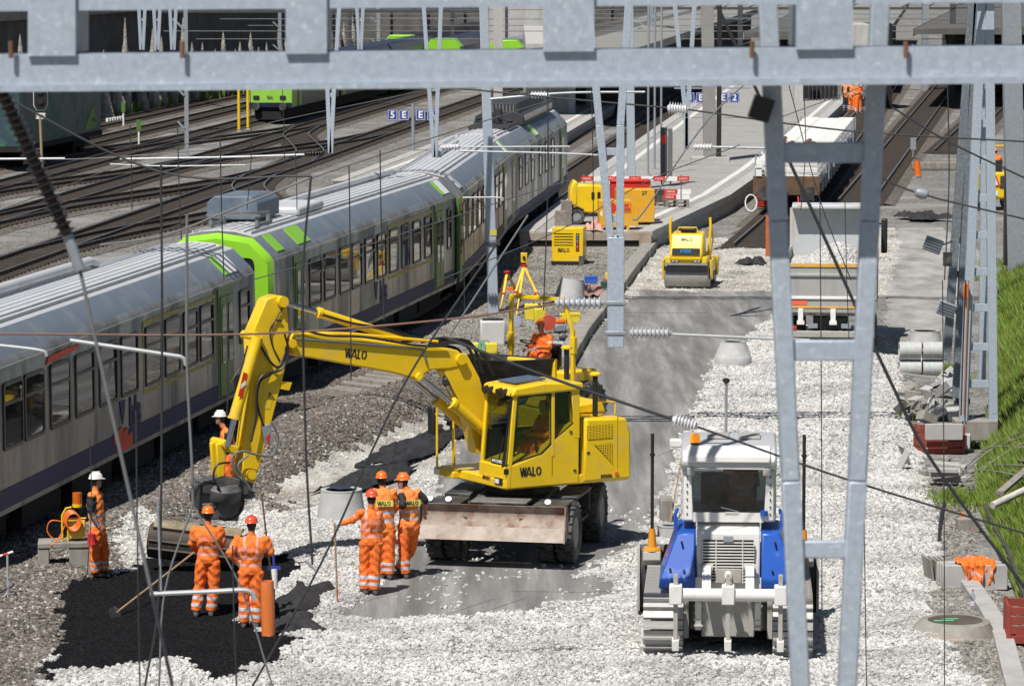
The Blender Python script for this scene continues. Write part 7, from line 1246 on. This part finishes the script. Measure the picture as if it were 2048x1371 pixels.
p = p+Vector((-.1, 1.4, 0)); rbn = thing('red_bin', 'red lidded bin standing behind the yellow box container', 'bin', p, R(3)); MB().pxz([(-.72, .1), (.66, .1), (.72, 1.55), (-.78, 1.55)], -.4, .4).build('body', RED, rbn, bevel=.03); MB().box(-.8, .75, -.45, .45, 1.55, 1.63).build('lid', RED, rbn, bevel=.02)
p = GG(1138, 529); gb_ = thing('generator_box', 'yellow box generator with slotted front and a column of switches', 'generator', p, R(-8)); MB().box(-.56, .56, -.45, .55, .14, 1.34).build('case', YEL, gb_, bevel=.025); MB().box(-.58, .58, -.47, .57, 0, .16).build('skid', BLK, gb_, bevel=.01); MB().box(.41, .585, -.475, -.2, .02, .35).build('corner_guard', DKM, gb_)
for k in range(5): MB().box(-.48, .2, -.462, -.452, .72+k*.10, .745+k*.10).build('slot', BLK, gb_)
sp_ = MB().box(.30, .42, -.465, -.452, .52, 1.15).build('switch_panel', BLK, gb_)
for k, c_ in enumerate((RED, GAL2, RED, GAL2, M('switch_blue', (.05, .2, .6), .5), GAL2)): MB().cyl((.36, -.475, .58+k*.1), (.36, -.463, .58+k*.1), .04, n=12).build('switch', c_, sp_)
stencil_walo(gb_, BLK, Matrix.Translation((-.12, -.458, .55)), .15, wide=.9)
for i, (px, py, n_, lab) in enumerate(((1133, 449, 11, 'taller stack of grey paving slabs at the platform end'), (1121, 452, 7, 'lower stack of grey paving slabs at the platform corner'))):
    q = thing('slab_stack', lab, 'slab stack', pbase(px, py))
    for k in range(n_): MB().box(-.22+random.uniform(-.02, .02), .2+random.uniform(-.02, .02), -.2, .2, k*.085, k*.085+.078).build('slab', GRYW, q)
cloth('pink_tarp', 'crumpled pink tarpaulin beside the fuel tank', pbase(1187, 462), .22, .4, .5, M('pink_tarp', (.70, .32, .27), .8), .3, 12, 14, 'tarpaulin')
def pallet(label, p, rz):
    q = thing('pallet', label, 'pallet', p, rz)
    for k in range(6): MB().box(-.5, .5, -.4+k*.145, -.31+k*.145, .12, .145).build('deck_board', GRYW, q)
    for y in (-.35, 0, .35):
        for x in (-.43, 0, .43): MB().box(x-.06, x+.06, y-.045, y+.045, .0, .12).build('block', GRYW, q)
    return q
pp_ = pbase(1352, 413)
for k in range(2): pallet(('lower' if k == 0 else 'upper')+' worn pallet of the pair under the red and white barriers', pp_+Vector((0, 0, k*.15)), R(6))
pallet('worn pallet carrying dark boxes behind the tank box', pbase(1312, 410), R(6)); tag(MB().box(-.4, .4, -.3, .3, 0, .5).build('dark_box', DKM, None, bevel=.02, loc=pbase(1312, 410)+Vector((0, 0, .15))), 'dark grey box on a pallet behind the fuel tank', 'box')
def board(label, p, L, rz=0.):
    q = thing('barrier_board', label, 'barrier', p, rz); n_ = max(2, int(round(L/.5)))
    for k in range(n_): s_ = MB().box(-L/2+k*L/n_, -L/2+(k+1)*L/n_, -.02, .02, 0, .19).build('panel', RED if k % 2 == 0 else WHT, q); (letters('KIBAG', .12, 'lettering', WHT, s_, Matrix.Translation((-L/2+(k+.5)*L/n_, -.026, .095))) if k % 2 == 0 else None)
    return q
board('upper red and white barrier board lying on the pallets', pp_+Vector((.05, -.2, .53)), 1.1); board('lower red and white barrier board lying on the pallets', pp_+Vector((.0, -.25, .31)), 1.1)
lb = D(1270, 362, 152); board('long red and white barrier board across the platform', Vector((lb.x, 152, lb.z)), 4.4)
for x in (1168, 1300, 1362): 
    q = D(x, 380, 152.1); tag(MB().cyl((0, 0, 0), (0, 0, lb.z-PZ+.25), .03).build('barrier_post', GAL2, None, loc=(q.x, 152.1, PZ)), 'thin steel post holding the long barrier board', 'post', 'posts of the long barrier')
# surveying tripods
def tripod(label, top, feet, inst):
    o0 = Vector((top.x, top.y, 0)); q = thing('survey_tripod', label, 'tripod', o0); t = top-o0; MB().lathe([(.09, -.03), (.11, .0), (.11, .04), (.05, .06)], t, n=14).build('head', RED, q)
    for f in feet: f = f-o0; m_ = t.lerp(f, .55); MB().bar(t, m_, .07, .035).build('leg', YEL2, q); MB().bar(m_, f, .04, .03).build('leg_lower', YEL2, q); MB().obox(m_, (.1, .08, .08)).build('leg_clamp', RED, q); MB().cyl(f, f+(m_-f)*.12, .03).build('leg_tip', RED, q)
    if inst:
        i_ = MB().box(-.1, .1, -.09, .09, .1, .42); b = i_.build('instrument', YEL2, q, bevel=.02, loc=t); MB().cyl((0, -.13, .27), (0, .1, .27), .05, n=14).build('lens', BLK, b); MB().cyl((0, 0, .42), (0, 0, .56), .06, .05, n=14).build('prism_cap', BLK, b); MB().cyl((0, 0, .04), (0, 0, .1), .07, n=14).build('base', BLK, b)
T1 = GG(1042, 622); tripod('yellow survey tripod carrying a total station on grey ballast', Vector((GG(1048, 622).x, T1.y, D(1048, 532, T1.y).z)), [GG(1017, 628), GG(1032, 636), GG(1094, 632)], True)
T2 = GG(1015, 612); tripod('empty yellow survey tripod standing against the mast', Vector((GG(1014, 612).x, T2.y, D(1014, 545, T2.y).z)), [GG(996, 606), GG(1042, 600), GG(1001, 622)], False)
# small kit on the ballast
def boxy(name, label, px, py, sx, sy, sz, mat, cat, rz=0., lid=None, z=0.): 
    q = thing(name, label, cat, GG(px, py)+Vector((0, 0, z)), rz); MB().box(-sx/2, sx/2, -sy/2, sy/2, 0, sz).build('body', mat, q, bevel=min(sx, sz)*.08)
    if lid: MB().box(-sx/2-.01, sx/2+.01, -sy/2-.01, sy/2+.01, sz*.78, sz+.02).build('lid', lid, q, bevel=.01)
    else: MB().tube([(-sx*.2, 0, sz), (-sx*.15, 0, sz+.06), (sx*.15, 0, sz+.06), (sx*.2, 0, sz)], .012, 6).build('handle', BLK, q)
    return q
YCN = M('canister_yellow', (.72, .58, .04), .5, var=.06)
boxy('canister', 'tall yellow canister behind the dumper driver', 1063, 640, .42, .25, .5, YCN, 'canister'); boxy('canister', 'second yellow canister close behind the dumper driver', 1079, 644, .32, .25, .42, YCN, 'canister', .2)
boxy('tool_box', 'yellow tool box at the edge of the old kerb', 1143, 645, .5, .3, .28, YCN, 'tool box', .1, YCN); boxy('bucket', 'small yellow bucket beside the tool box', 1126, 647, .2, .2, .3, YCN, 'bucket')
boxy('blue_box', 'blue lidded crate on the bundle of covers', 1182, 578, .42, .3, .22, M('crate_blue', (.03, .12, .5), .5), 'crate', 0, M('crate_blue', (.03, .12, .5), .5), .2); boxy('bucket', 'light blue bucket in front of the tipped cone', 1158, 612, .22, .22, .24, M('bucket_blue', (.06, .25, .6), .5), 'bucket')
cloth('cover_bundle', 'bundle of dusty pink and grey covers beside the tipped cone', GG(1186, 592), .48, .6, .5, M('dusty_pink', (.36, .22, .19), .9, var=.3), 0, 15, 16, 'bundle'); boxy('green_case', 'dark green case beside the bundle of covers', 1208, 590, .22, .3, .45, M('case_green', (.02, .08, .06), .6), 'case'); boxy('canister', 'red canister beside the green case', 1219, 578, .3, .25, .34, RED, 'canister'); boxy('canister', 'yellow fuel can above the red canister', 1217, 570, .22, .2, .42, YCN, 'canister')
boxy('orange_pump', 'small orange pump lying under the survey tripod', 1021, 582, .22, .2, .14, ORP, 'pump')
cbk = boxy('concrete_box', 'white concrete box with black lid strip behind the dumper', 985, 690, .72, .55, .72, M('white_concrete', (.55, .545, .53), .85, var=.06, bump=.2), 'concrete box', .05); MB().box(-.3, .3, -.2, -.1, .725, .77).build('lid_strip', BLK, cbk)
yb2 = boxy('tool_box', 'yellow box with a coiled green rope behind the dumper', 968, 708, .75, .4, .32, YCN, 'tool box'); 
for k in range(6): MB().tube([(-.08+.012*k, -.22-.01*k, .42)] and [(-.1+.06*cos(t)+.014*k, -.22, .22+.2*sin(t)) for t in [q*.42 for q in range(16)]], .012, 6).build('rope_coil', M('green_rope', (.2, .45, .32), .8), yb2)
cs = thing('cut_off_saw', 'cut-off saw with a big red blade guard on the ballast', 'saw', GG(1104, 668)+Vector((0, 0, .02)), .3); MB().lathe([(.02, -.015), (.23, -.01), (.23, .01), (.02, .015)], (-.1, 0, .32), (.15, 1, .1), 26).build('blade_guard', M('guard_red', (.6, .10, .06), .5), cs); MB().box(.08, .42, -.1, .12, .05, .28).build('engine', GAL2, cs, bevel=.04); MB().box(.1, .4, -.09, .1, .28, .42).build('cover', ORP, cs, bevel=.04); MB().tube([(.0, 0, .4), (.1, 0, .52), (.3, 0, .5)], .018, 6).build('handle', BLK, cs)
boxy('kit_bag', 'dark kit bag by the old kerb', 1128, 690, .28, .3, .25, BLK, 'bag'); boxy('grey_stone', 'pale broken concrete lump beside the dumper driver', 1110, 705, .5, .6, .3, CON, 'rubble')
ph = GG(1030, 655); tag(MB().lathe([(.01, -.03), (.22, -.01), (.2, .02), (.01, .03)], (0, 0, 0), (.3, -1, .5), 20).build('saw_disc', GAL2, None, loc=ph+Vector((0, 0, .2))), 'loose grey saw disc leaning on the ballast', 'disc')
# ---- right bank: pipes, rubble, crates, kerbs, grass
for r_ in range(2):
    for k, (x0, x1) in enumerate(((1798, 1841), (1845, 1886))):
        Yp = 98.3-.06*r_; a, b = D(x0, 735-r_*35, Yp), D(x1, 735-r_*35, Yp); q = thing('concrete_pipe', 'banded concrete pipe, %s row, %s end' % (('lower', 'upper')[r_], ('road', 'mast')[k]), 'concrete pipe', a); L = (b-a).length; rr = .225
        q['label'] = 'grey concrete pipe in the %s row of the banded bundle, %s' % (('lower', 'upper')[r_], ('end towards the road', 'end behind the lattice masts')[k])
        MB().lathe([(rr, 0), (rr, L), (rr-.05, L), (rr-.05, 0)], (0, 0, 0), (1, 0, 0), 28, close=True).build('wall', CON2, q); MB().lathe([(rr+.004, L*.42), (rr+.004, L*.46), (rr-.01, L*.46), (rr-.01, L*.42)], (0, 0, 0), (1, 0, 0), 28, close=True).build('strap', M('green_strap', (.35, .6, .5), .6), q)
def rub(label, px, py, size, rot, z=.0, mat=CON, ch=False, name='concrete_piece', group='concrete rubble on the bank foot'):
    q = GG(px, py)+Vector((0, 0, z)); sx, sy, sz = size; b = MB()
    if ch: b.box(-sx/2, sx/2, -sy/2, sy/2, 0, .05); b.box(-sx/2, sx/2, -sy/2, -sy/2+.05, .05, sz); b.box(-sx/2, sx/2, sy/2-.05, sy/2, .05, sz)
    else: b.box(-sx/2, sx/2, -sy/2, sy/2, 0, sz)
    o = b.build(name, mat, None, bevel=.012); o.location = q; o.rotation_euler = rot; return tag(o, label, 'concrete piece', group)
rr_ = random.Random(5); L1 = 'broken concrete channel piece in the rubble below the banded pipes'; L2 = 'grey concrete slab in the stack below the red crate'
for i in range(26): rub(L1, 1806+rr_.uniform(0, 105), 772+rr_.uniform(0, 85), (rr_.uniform(.25, .6), rr_.uniform(.2, .4), rr_.uniform(.08, .28)), (rr_.uniform(-.6, .6), rr_.uniform(-.6, .6), rr_.uniform(0, 3)), rr_.uniform(0, .22), rr_.choice((CON, CON, CON3, CON2)), ch=i % 2 == 0)['label'] = L1 if i % 2 == 0 else 'solid broken concrete block in the rubble below the banded pipes'
for i in range(9): rub(L2, 1885+rr_.uniform(-10, 50), 945+rr_.uniform(-6, 30), (.62, .3, .09), (rr_.uniform(-.12, .12), rr_.uniform(-.12, .12), rr_.uniform(-.3, .3)), .08*(i % 5), CON)
for i in range(6): rub('small broken concrete piece in the dark gravel at the bank foot', 1850+rr_.uniform(0, 60), 880+rr_.uniform(0, 90), (.25, .2, .12), (rr_.uniform(-.4, .4), rr_.uniform(-.4, .4), rr_.uniform(0, 3)), .0, CON3, group='small concrete bits in the dark gravel')
rub('concrete channel tipped over on the white gravel, left plate', 1797, 938, (.04, .3, .45), (.1, .45, .3), .0, CON, group='tipped plates'); rub('rusty-edged concrete plate leaning beside the tipped channel', 1818, 930, (.04, .3, .5), (.1, -.45, .3), .0, CON, group='tipped plates')
rub('open-ended concrete box block above the slab stack', 1918, 905, (.5, .42, .3), (0, 0, -.15), .12, CON2, group='single blocks'); rub('dark-stained concrete sett in the orange cable tangle', 1935, 1062, (.42, .3, .26), (0, 0, .1), .0, CON3, group='single blocks'); rub('wide concrete trough with dark pipe beside the slab stack', 1890, 965, (.65, .4, .3), (0, 0, -.1), .0, CON, ch=True, group='single blocks')
cr = thing('red_crate', 'weathered red crate under the long concrete slab', 'crate', GG(1878, 905), R(8)); RCR = M('crate_red', (.30, .06, .035), .8, var=.25, dirt=(.16, .06, .04), dscale=3)
def crate(root, sx, sy, sz, mat):
    for z in range(4):
        h0, h1 = sz*z/4+.01, sz*(z+1)/4-.015
        for s in (-1, 1): MB().box(-sx/2, sx/2, s*sy/2-.02, s*sy/2+.02, h0, h1).build('side_slat', mat, root, bevel=.005); MB().box(s*sx/2-.02, s*sx/2+.02, -sy/2+.021, sy/2-.021, h0, h1).build('end_slat', mat, root, bevel=.005)
    for a in (-1, 1):
        for b in (-1, 1): MB().box(a*sx/2-.035, a*sx/2+.035, b*sy/2-.035, b*sy/2+.035, 0, sz+.01).build('corner_post', mat, root)
    MB().box(-sx/2, sx/2, -sy/2, sy/2, .02, .05).build('floor', mat, root)
crate(cr, .95, .6, .62, RCR); o = MB().box(-.42, .42, -.06, .06, 0, .36).build('long_slab', CON, None, bevel=.012, loc=GG(1882, 905)+Vector((0, -.5, .36)), rz=R(3)); tag(o, 'long pale concrete slab leaning across the red crate', 'concrete slab')
bg = MB()
for k in range(5):
    z = k/4; bg
rg = [[Vector((.16*w*cos(t)*(1+.12*sin(5*t+k)), .16*w*sin(t)*(1+.12*cos(4*t+k)), h)) for t in [2*pi*j/18 for j in range(18)]] for k, (w, h) in enumerate(((.6, 0), (1.05, .06), (1.1, .18), (.8, .27), (.25, .33), (.35, .38)))]
tag(MB().loft(rg).build('rubbish_bag', M('bag_black', (.012, .013, .016), .25, var=.3, bump=.6, bscale=18), None, loc=GG(1924, 838)+Vector((0, 0, .3))), 'shiny black rubbish bag on the red crate at the lattice mast', 'bag')
cr2 = thing('red_crate', 'dark red slatted crate standing on the concrete edging', 'crate', GG(2052, 1290)+Vector((0, 0, .1)), R(-4)); crate(cr2, .62, .85, .62, M('crate_darkred', (.27, .045, .03), .7, var=.2))
# bundle of kerb stones with the orange jacket, bottles, manhole
kc = GG(1948, 1178)
for i in range(4):
    o = MB().box(-.52, .58, -.07, .07, 0, .44-.02*(i % 2)).build('kerb_stone', CON, None, bevel=.012, loc=kc+Vector((-.03*i, .17*i, 0)), rz=R(2+i)); tag(o, 'long kerb stone set on edge in the row under the orange jacket', 'kerb stone', 'kerb stones under the jacket')
for i in range(4): o = MB().box(-.02, .02, -.3, .3, 0, .40).build('thin_slab', CON3, None, loc=GG(1885, 1165)+Vector((-.02-.09*i+.1, .1+.1*i, 0)), rz=R(8)); o.rotation_euler.y = -.12; tag(o, 'thin concrete slab leaning against the end of the kerb stones', 'concrete slab', 'slabs leaning at the kerb stones')
jv = []; JN = 24
for j_ in range(JN+1):
    for i_ in range(JN+1):
        u, v = i_/JN*2-1, j_/JN*2-1; x = u*(.30+.06*math.sin(v*3+.5)-(.10 if v < -.2 and abs(u) < .0 else 0)); s__ = v*.5; fo = .03*math.sin(u*9+v*2)+.02*math.sin(u*17-v*5)+.02*math.sin(v*11+u*4)
        if s__ < -.08: y, z = -.12-.05*math.sin(u*6+1)-abs(fo), .03+(s__+.08)*(.85+.25*math.sin(u*4.5)); 
        else: y, z = s__-.04, .03+abs(fo)*1.3+.07*max(0, 1-(u*u+v*v))
        jv.append((x, y, z))
jb = MB(); jb.add(jv, [(j_*(JN+1)+i_, j_*(JN+1)+i_+1, (j_+1)*(JN+1)+i_+1, (j_+1)*(JN+1)+i_) for j_ in range(JN) for i_ in range(JN)])
jb.m = [1 if (j_ in (4, 5, 17, 18)) else 0 for j_ in range(JN) for i_ in range(JN)]
tag(jb.build('orange_jacket', [HVO, RFP], None, loc=kc+Vector((.05, .04, .42)), rz=.12), 'orange reflective jacket thrown over the kerb stones', 'jacket')
PET = glass_mat('bottle_plastic', (.85, .9, .95), .16, .1)
for px, py, lab in ((1945, 1236, 'clear plastic bottle standing on the manhole cover'), (1888, 1116, 'clear plastic bottle at the end of the kerb stones')):
    q = thing('plastic_bottle', lab, 'bottle', GG(px, py)+Vector((0, 0, .16 if px > 1900 else 0))); MB().lathe([(.03, 0), (.045, .01), (.045, .1), (.038, .13), (.045, .16), (.045, .22), (.015, .29), (.015, .31)], n=16).build('body', PET, q); MB().cyl((0, 0, .31), (0, 0, .33), .017, n=12).build('cap', RED, q); MB().lathe([(.046, .06), (.046, .13)], n=16).build('label_band', M('bottle_label', (.65, .55, .65), .6), q)
mh = thing('manhole', 'concrete manhole collar with a round iron cover marked in green', 'manhole', GG(1915, 1272)+Vector((0, .35, 0)), .1); MB().loft([[(r*cos(2*pi*k/28)+dx, r*sin(2*pi*k/28)*1.15-dx, z) for k in range(28)] for r, z, dx in ((.72, -.02, -.05), (.62, .12, -.02), (.56, .2, 0), (.54, .21, 0))]).build('collar', CON3, mh); MB().lathe([(.0, .225), (.42, .225), (.45, .215), (.45, .2)], n=28).build('cover', M('cast_iron', (.09, .075, .06), .8, var=.3, bump=.6, bscale=40), mh); MB().box(-.38, -.05, -.15, -.1, .228, .232).box(-.2, .05, .0, .04, .228, .232).build('green_mark', GRN, mh)
MB().box(-.6, -.05, -1.1, -.45, -.05, .1).build('concrete_spill', M('cement_spill', (.36, .32, .27), .95, var=.2, bump=.4), mh, bevel=.04)
ek = [(1935, 1172), (1975, 1225), (2005, 1280), (2030, 1371), (2040, 1420)]; er = thing('concrete_edging', 'low concrete edging running beside the dark gravel under the red crate', 'edging', GG(*ek[0])); e0 = er.location
for a, b in zip(ek, ek[1:]): p, q = GG(*a)-e0, GG(*b)-e0; p.z = q.z = .06; MB().bar(p, q, .32, .22).build('edging_stone', CON, er, bevel=.015)
# grass bank
bk = [(2040, 520), (1998, 560), (1990, 700), (1988, 800), (1975, 850), (1962, 930), (1955, 990), (1965, 1040), (1985, 1090), (2010, 1140), (2045, 1230), (2080, 1330), (2100, 1400)]; E_ = [G(*p) for p in bk]
b = MB(); K = 9; rows = []
for i, p in enumerate(E_):
    rows.append([Vector((p.x+.05+k*.75, p.y+k*.05, -.05+.18*min(k, 1)+.34*k+.07*math.sin(i*2.3+k))) for k in range(K)])
b.add([q for r in rows for q in r], [(i*K+k, i*K+k+1, (i+1)*K+k+1, (i+1)*K+k) for i in range(len(rows)-1) for k in range(K-1)]); struct(b.build('grass_bank', MGRS))
sw = MB().loft([[rows[i][0]+Vector((-.04, 0, -.1)), rows[i][0]+Vector((-.04, 0, .42)), rows[i][0]+Vector((.02, 0, .42)), rows[i][0]+Vector((.02, 0, -.1))] for i in range(7, len(rows))]); tag(sw.build('sheet_wall', M('dark_sheet', (.06, .055, .05), .8, var=.3), None), 'dark low retaining sheet along the foot of the grass bank', 'wall')
def blades(name, n, samp, h0, h1, mat, w=.012):
    vs = []; fs = []
    for i in range(n):
        p = samp(); h = random.uniform(h0, h1); a = random.uniform(0, 6.28); lx, ly = cos(a)*w, sin(a)*w; bx_, by_ = random.uniform(-.45, .45)*h, random.uniform(-.45, .45)*h; k = len(vs)
        vs += [(p[0]-lx, p[1]-ly, p[2]), (p[0]+lx, p[1]+ly, p[2]), (p[0]+lx*.6+bx_*.4, p[1]+ly*.6+by_*.4, p[2]+h*.6), (p[0]+bx_, p[1]+by_, p[2]+h)]; fs += [(k, k+1, k+2), (k, k+2, k+3)]
    me = bpy.data.meshes.new(name); me.from_pydata(vs, [], fs); me.materials.append(mat); o = bpy.data.objects.new(name, me); COL.objects.link(o); return struct(o, 'stuff')
def bank():
    while True:
        i = random.random()*(len(rows)-1.001); k = (random.random()**1.3)*(K-1.001); a, c_ = int(i), int(k); u, v = i-a, k-c_; p = (rows[a][c_]*(1-u)+rows[a+1][c_]*u)*(1-v)+(rows[a][c_+1]*(1-u)+rows[a+1][c_+1]*u)*v; x_, y_ = proj(p.x, p.y, p.z)
        if x_ < 2075: return p
def grass_mat(name, c): 
    m = M(name, c, .7, var=.35, scale=1.2, dirt=(c[0]*1.9, c[1]*1.25, c[2]*1.1), dscale=5, dmin=.45, dmax=.7); b_ = m.node_tree.nodes['Principled BSDF']; b_.inputs['Subsurface Weight'].default_value = 0.; return m
blades('grass', 52000, bank, .12, .42, grass_mat('grass_blade', (.125, .215, .027)), .014); blades('dry_grass', 6000, bank, .15, .4, M('straw_grass', (.33, .29, .12), .8, var=.2), .008)
def tuft(px, py, r): 
    c = GG(px, py); return lambda: Vector((c.x+random.gauss(0, r), c.y+random.gauss(0, r), c.z))
for px, py, n_, r_ in ((1888, 745, 350, .25), (1912, 760, 200, .2), (1850, 838, 200, .25), (1905, 890, 250, .3), (1915, 1000, 400, .35), (1945, 1010, 500, .4), (1975, 560, 300, .5), (2000, 530, 300, .5)): blades('weeds', n_, tuft(px, py, r_), .1, .32, MATS['grass_blade'], .012)
wa, wb = off3(240, -38.6), off3(300, -36.8)
blades('wall_foot_weeds', 2500, lambda: wa.lerp(wb, random.random())+Vector((random.gauss(0, .35), 0, 0)), .3, 1.0, MATS['grass_blade'], .06)
# cable tangle and planks on the bank
for i in range(11):
    a = Vector((1905+rr_.uniform(0, 45), 940+rr_.uniform(-5, 60))); b_ = Vector((2060, 862+rr_.uniform(-10, 60)+ (40 if i % 3 == 0 else 0))); m_ = a.lerp(b_, .45)+Vector((rr_.uniform(-12, 12), -18+rr_.uniform(-12, 12)))
    P = [G(a.x, a.y, .08+.01*i), G(m_.x, m_.y, .38+.01*i), G(b_.x, b_.y, .95+.01*i)]; o0 = P[0]; tag(MB().tube([q-o0 for q in curve3(P, 7)], .018, 6).build('old_cable', M('old_cable', (.22, .21, .19), .8, var=.2), None, loc=o0), 'grey old cable in the tangle trailing up the grass bank', 'cable', 'tangle of old cables')
for a, b_, w_, lab in (((2000, 985), (2070, 925), .16, 'split grey-brown plank on the grass bank, upper one'), ((1985, 1010), (2080, 965), .11, 'white birch-like pole lying on the grass bank below the plank')):
    p, q = G(*a, .75), G(*b_, 1.05); tag((MB().bar(p-p, q-p, w_, .06) if w_ > .12 else MB().tube([p-p, q-p], .07, 10)).build('plank', GRYW if w_ > .12 else M('birch', (.5, .48, .44), .8, var=.25, scale=8), None, loc=p), lab, 'plank')
for px, lab in ((1925, 'thick black cable loop curving round the gravel edge'),): 
    P = [GG(1893, 1000)+Vector((0, 0, .05)), GG(1884, 1030)+Vector((0, 0, .08)), GG(1880, 1060)+Vector((0, 0, .06)), GG(1879, 1085)+Vector((0, 0, .03))]; tag(MB().tube([q-P[0] for q in curve3(P, 6)], .035, 8).build('black_hose', BLK, None, loc=P[0]), lab, 'hose')
for i in range(5): P = [GG(1910+i*3, 1060)+Vector((0, 0, .05)), GG(1925, 1048-i*3)+Vector((0, 0, .12)), GG(1945, 1062+i)+Vector((0, 0, .05))]; tag(MB().tube([q-P[0] for q in curve3(P, 6)], .012, 6).build('orange_cable', ORP, None, loc=P[0]), 'thin orange cable tangled at the dark-stained sett', 'cable', 'orange cable tangle')
# floodlights and cable clips on the dark mast
for px, py, lab in ((1866, 490, 'finned floodlight on an arm of the dark mast, upper'), (1893, 618, 'finned floodlight on the dark mast above the pipes')):
    q = thing('floodlight', lab, 'floodlight', D(px, py, 87.)); MB().obox((0, 0, 0), (.42, .12, .34), Matrix.Rotation(.35, 3, 'Y')).build('housing', GAL2, q, bevel=.02)
    for k in range(5): MB().obox(Matrix.Rotation(.35, 3, 'Y')@Vector((0, -.08, -.13+k*.065)), (.42, .06, .015), Matrix.Rotation(.35, 3, 'Y')).build('fin', GAL2, q)
    MB().bar((.2, 0, 0), (.5 if px < 1880 else .25, .5, .05), .04).build('arm', GAL2, q)
tag(MB().obox((0, 0, 0), (.2, .12, .32)).build('mast_camera', DKM, None, loc=D(1895, 518, 87.)), 'small dark box camera mounted on the dark mast', 'camera'); ob = D(1932, 581, 83.8); tag(MB().box(-.06, .06, -.06, .06, -.16, .16).build('junction_box', ORP, None, bevel=.02, loc=ob), 'small orange junction box clipped to the lattice mast', 'junction box')
for x in (1925, 1931): wire('orange-brown cable running down the lattice mast', [(x+6, 560, 83.7), (x+1, 700, 83.7), (x-3, 830, 83.7)], 83.7, .016, M('cable_rust', (.45, .15, .04), .6) if x > 1928 else WIRE, 'mast_cable', 'cable')['label'] = ('orange cable' if x > 1928 else 'black cable')+' running down the leg of the lattice mast'
# far yellow machine at the right with its driver, tube marker, sign post
q = G(1993, 418); ym = thing('small_loader', 'small yellow machine with a white warning triangle beyond the masts', 'machine', q, R(6)); MB().box(-.62, .62, -.2, 1.8, .45, 1.6).build('body', YEL, ym, bevel=.08); MB().box(.1, .58, -.22, -.19, .9, 1.45).build('grille', DKM, ym); MB().pxz([(-.45, 1.0), (.1, 1.0), (-.1, 1.5)], -.24, -.21).build('triangle', RED, ym); MB().pxz([(-.36, 1.06), (.0, 1.06), (-.12, 1.38)], -.255, -.245).build('triangle_inner', WHT, ym); MB().box(-.5, .0, -.23, -.2, .6, .78).build('number_plate', WHT, ym)
for s in (-1, 1):
    for y in (.1, 1.5): wheel(ym, Vector((s*.72, y, .42)), (1, 0, 0), .42, .3, YEL2, 14)
MB().tube([(-.6, .9, 1.6), (-.6, .9, 2.7), (.6, .9, 2.7), (.6, .9, 1.6)], .05, 8).build('roll_bar', YEL, ym); MB().box(-.3, .3, .3, .4, 1.5, 2.1).box(-.3, .3, .4, .8, 1.5, 1.65).build('seat', BLK, ym)
seated('driver in orange helmet seated with back turned on the small far machine', sw_(ym, (.05, .5, 1.72)), R(85), vox=.022, vis=False)
tm = thing('tube_marker', 'orange plastic tube standing at the service path edge', 'marker', G(1836, 352)); MB().lathe([(.16, 0), (.16, .75), (.14, .75), (.14, 0)], (0, 0, 0), (-.1, 0, 1), 18, close=True).build('tube', ORP, tm)
s_ = thing('track_sign', 'small grey sign board on a post beside the running line', 'sign', G(1826, 318)); MB().cyl((0, 0, 0), (0, 0, 1.0), .04).build('post', GAL2, s_); MB().box(-.15, .15, -.05, -.0, .5, 1.15).build('board', GAL2, s_)
lg = G(1475, 410); rj = thing('red_jack', 'red rail jack block at the end of the track under the wagon', 'jack', G(1528, 418)+Vector((0, 0, .1)), .1); MB().box(-.28, .28, -.3, .3, 0, .5).build('block', M('jack_red', (.35, .05, .03), .7, var=.2), rj, bevel=.03)
for k in range(4): MB().box(-.30, .30, -.32, .32, .06+k*.11, .1+k*.11).build('rib', RED, rj)
lpw = thing('white_rope_loop', 'loop of white rope lying on the track end', 'rope', G(1502, 422)); MB().tube([(.25*cos(t), .1*sin(t), .35+.35*sin(t)) for t in [k*.42 for k in range(16)]], .03, 6).build('loop', WHT, lpw)
# catch poles
op2 = thing('orange_pole', 'rust-orange post beside the tipper at the pale gravel', 'post', GG(1536, 512)); MB().box(-.09, .09, -.06, .06, 0, 1.5).build('post', M('pole_rust', (.45, .12, .03), .7, var=.15), op2, bevel=.01)
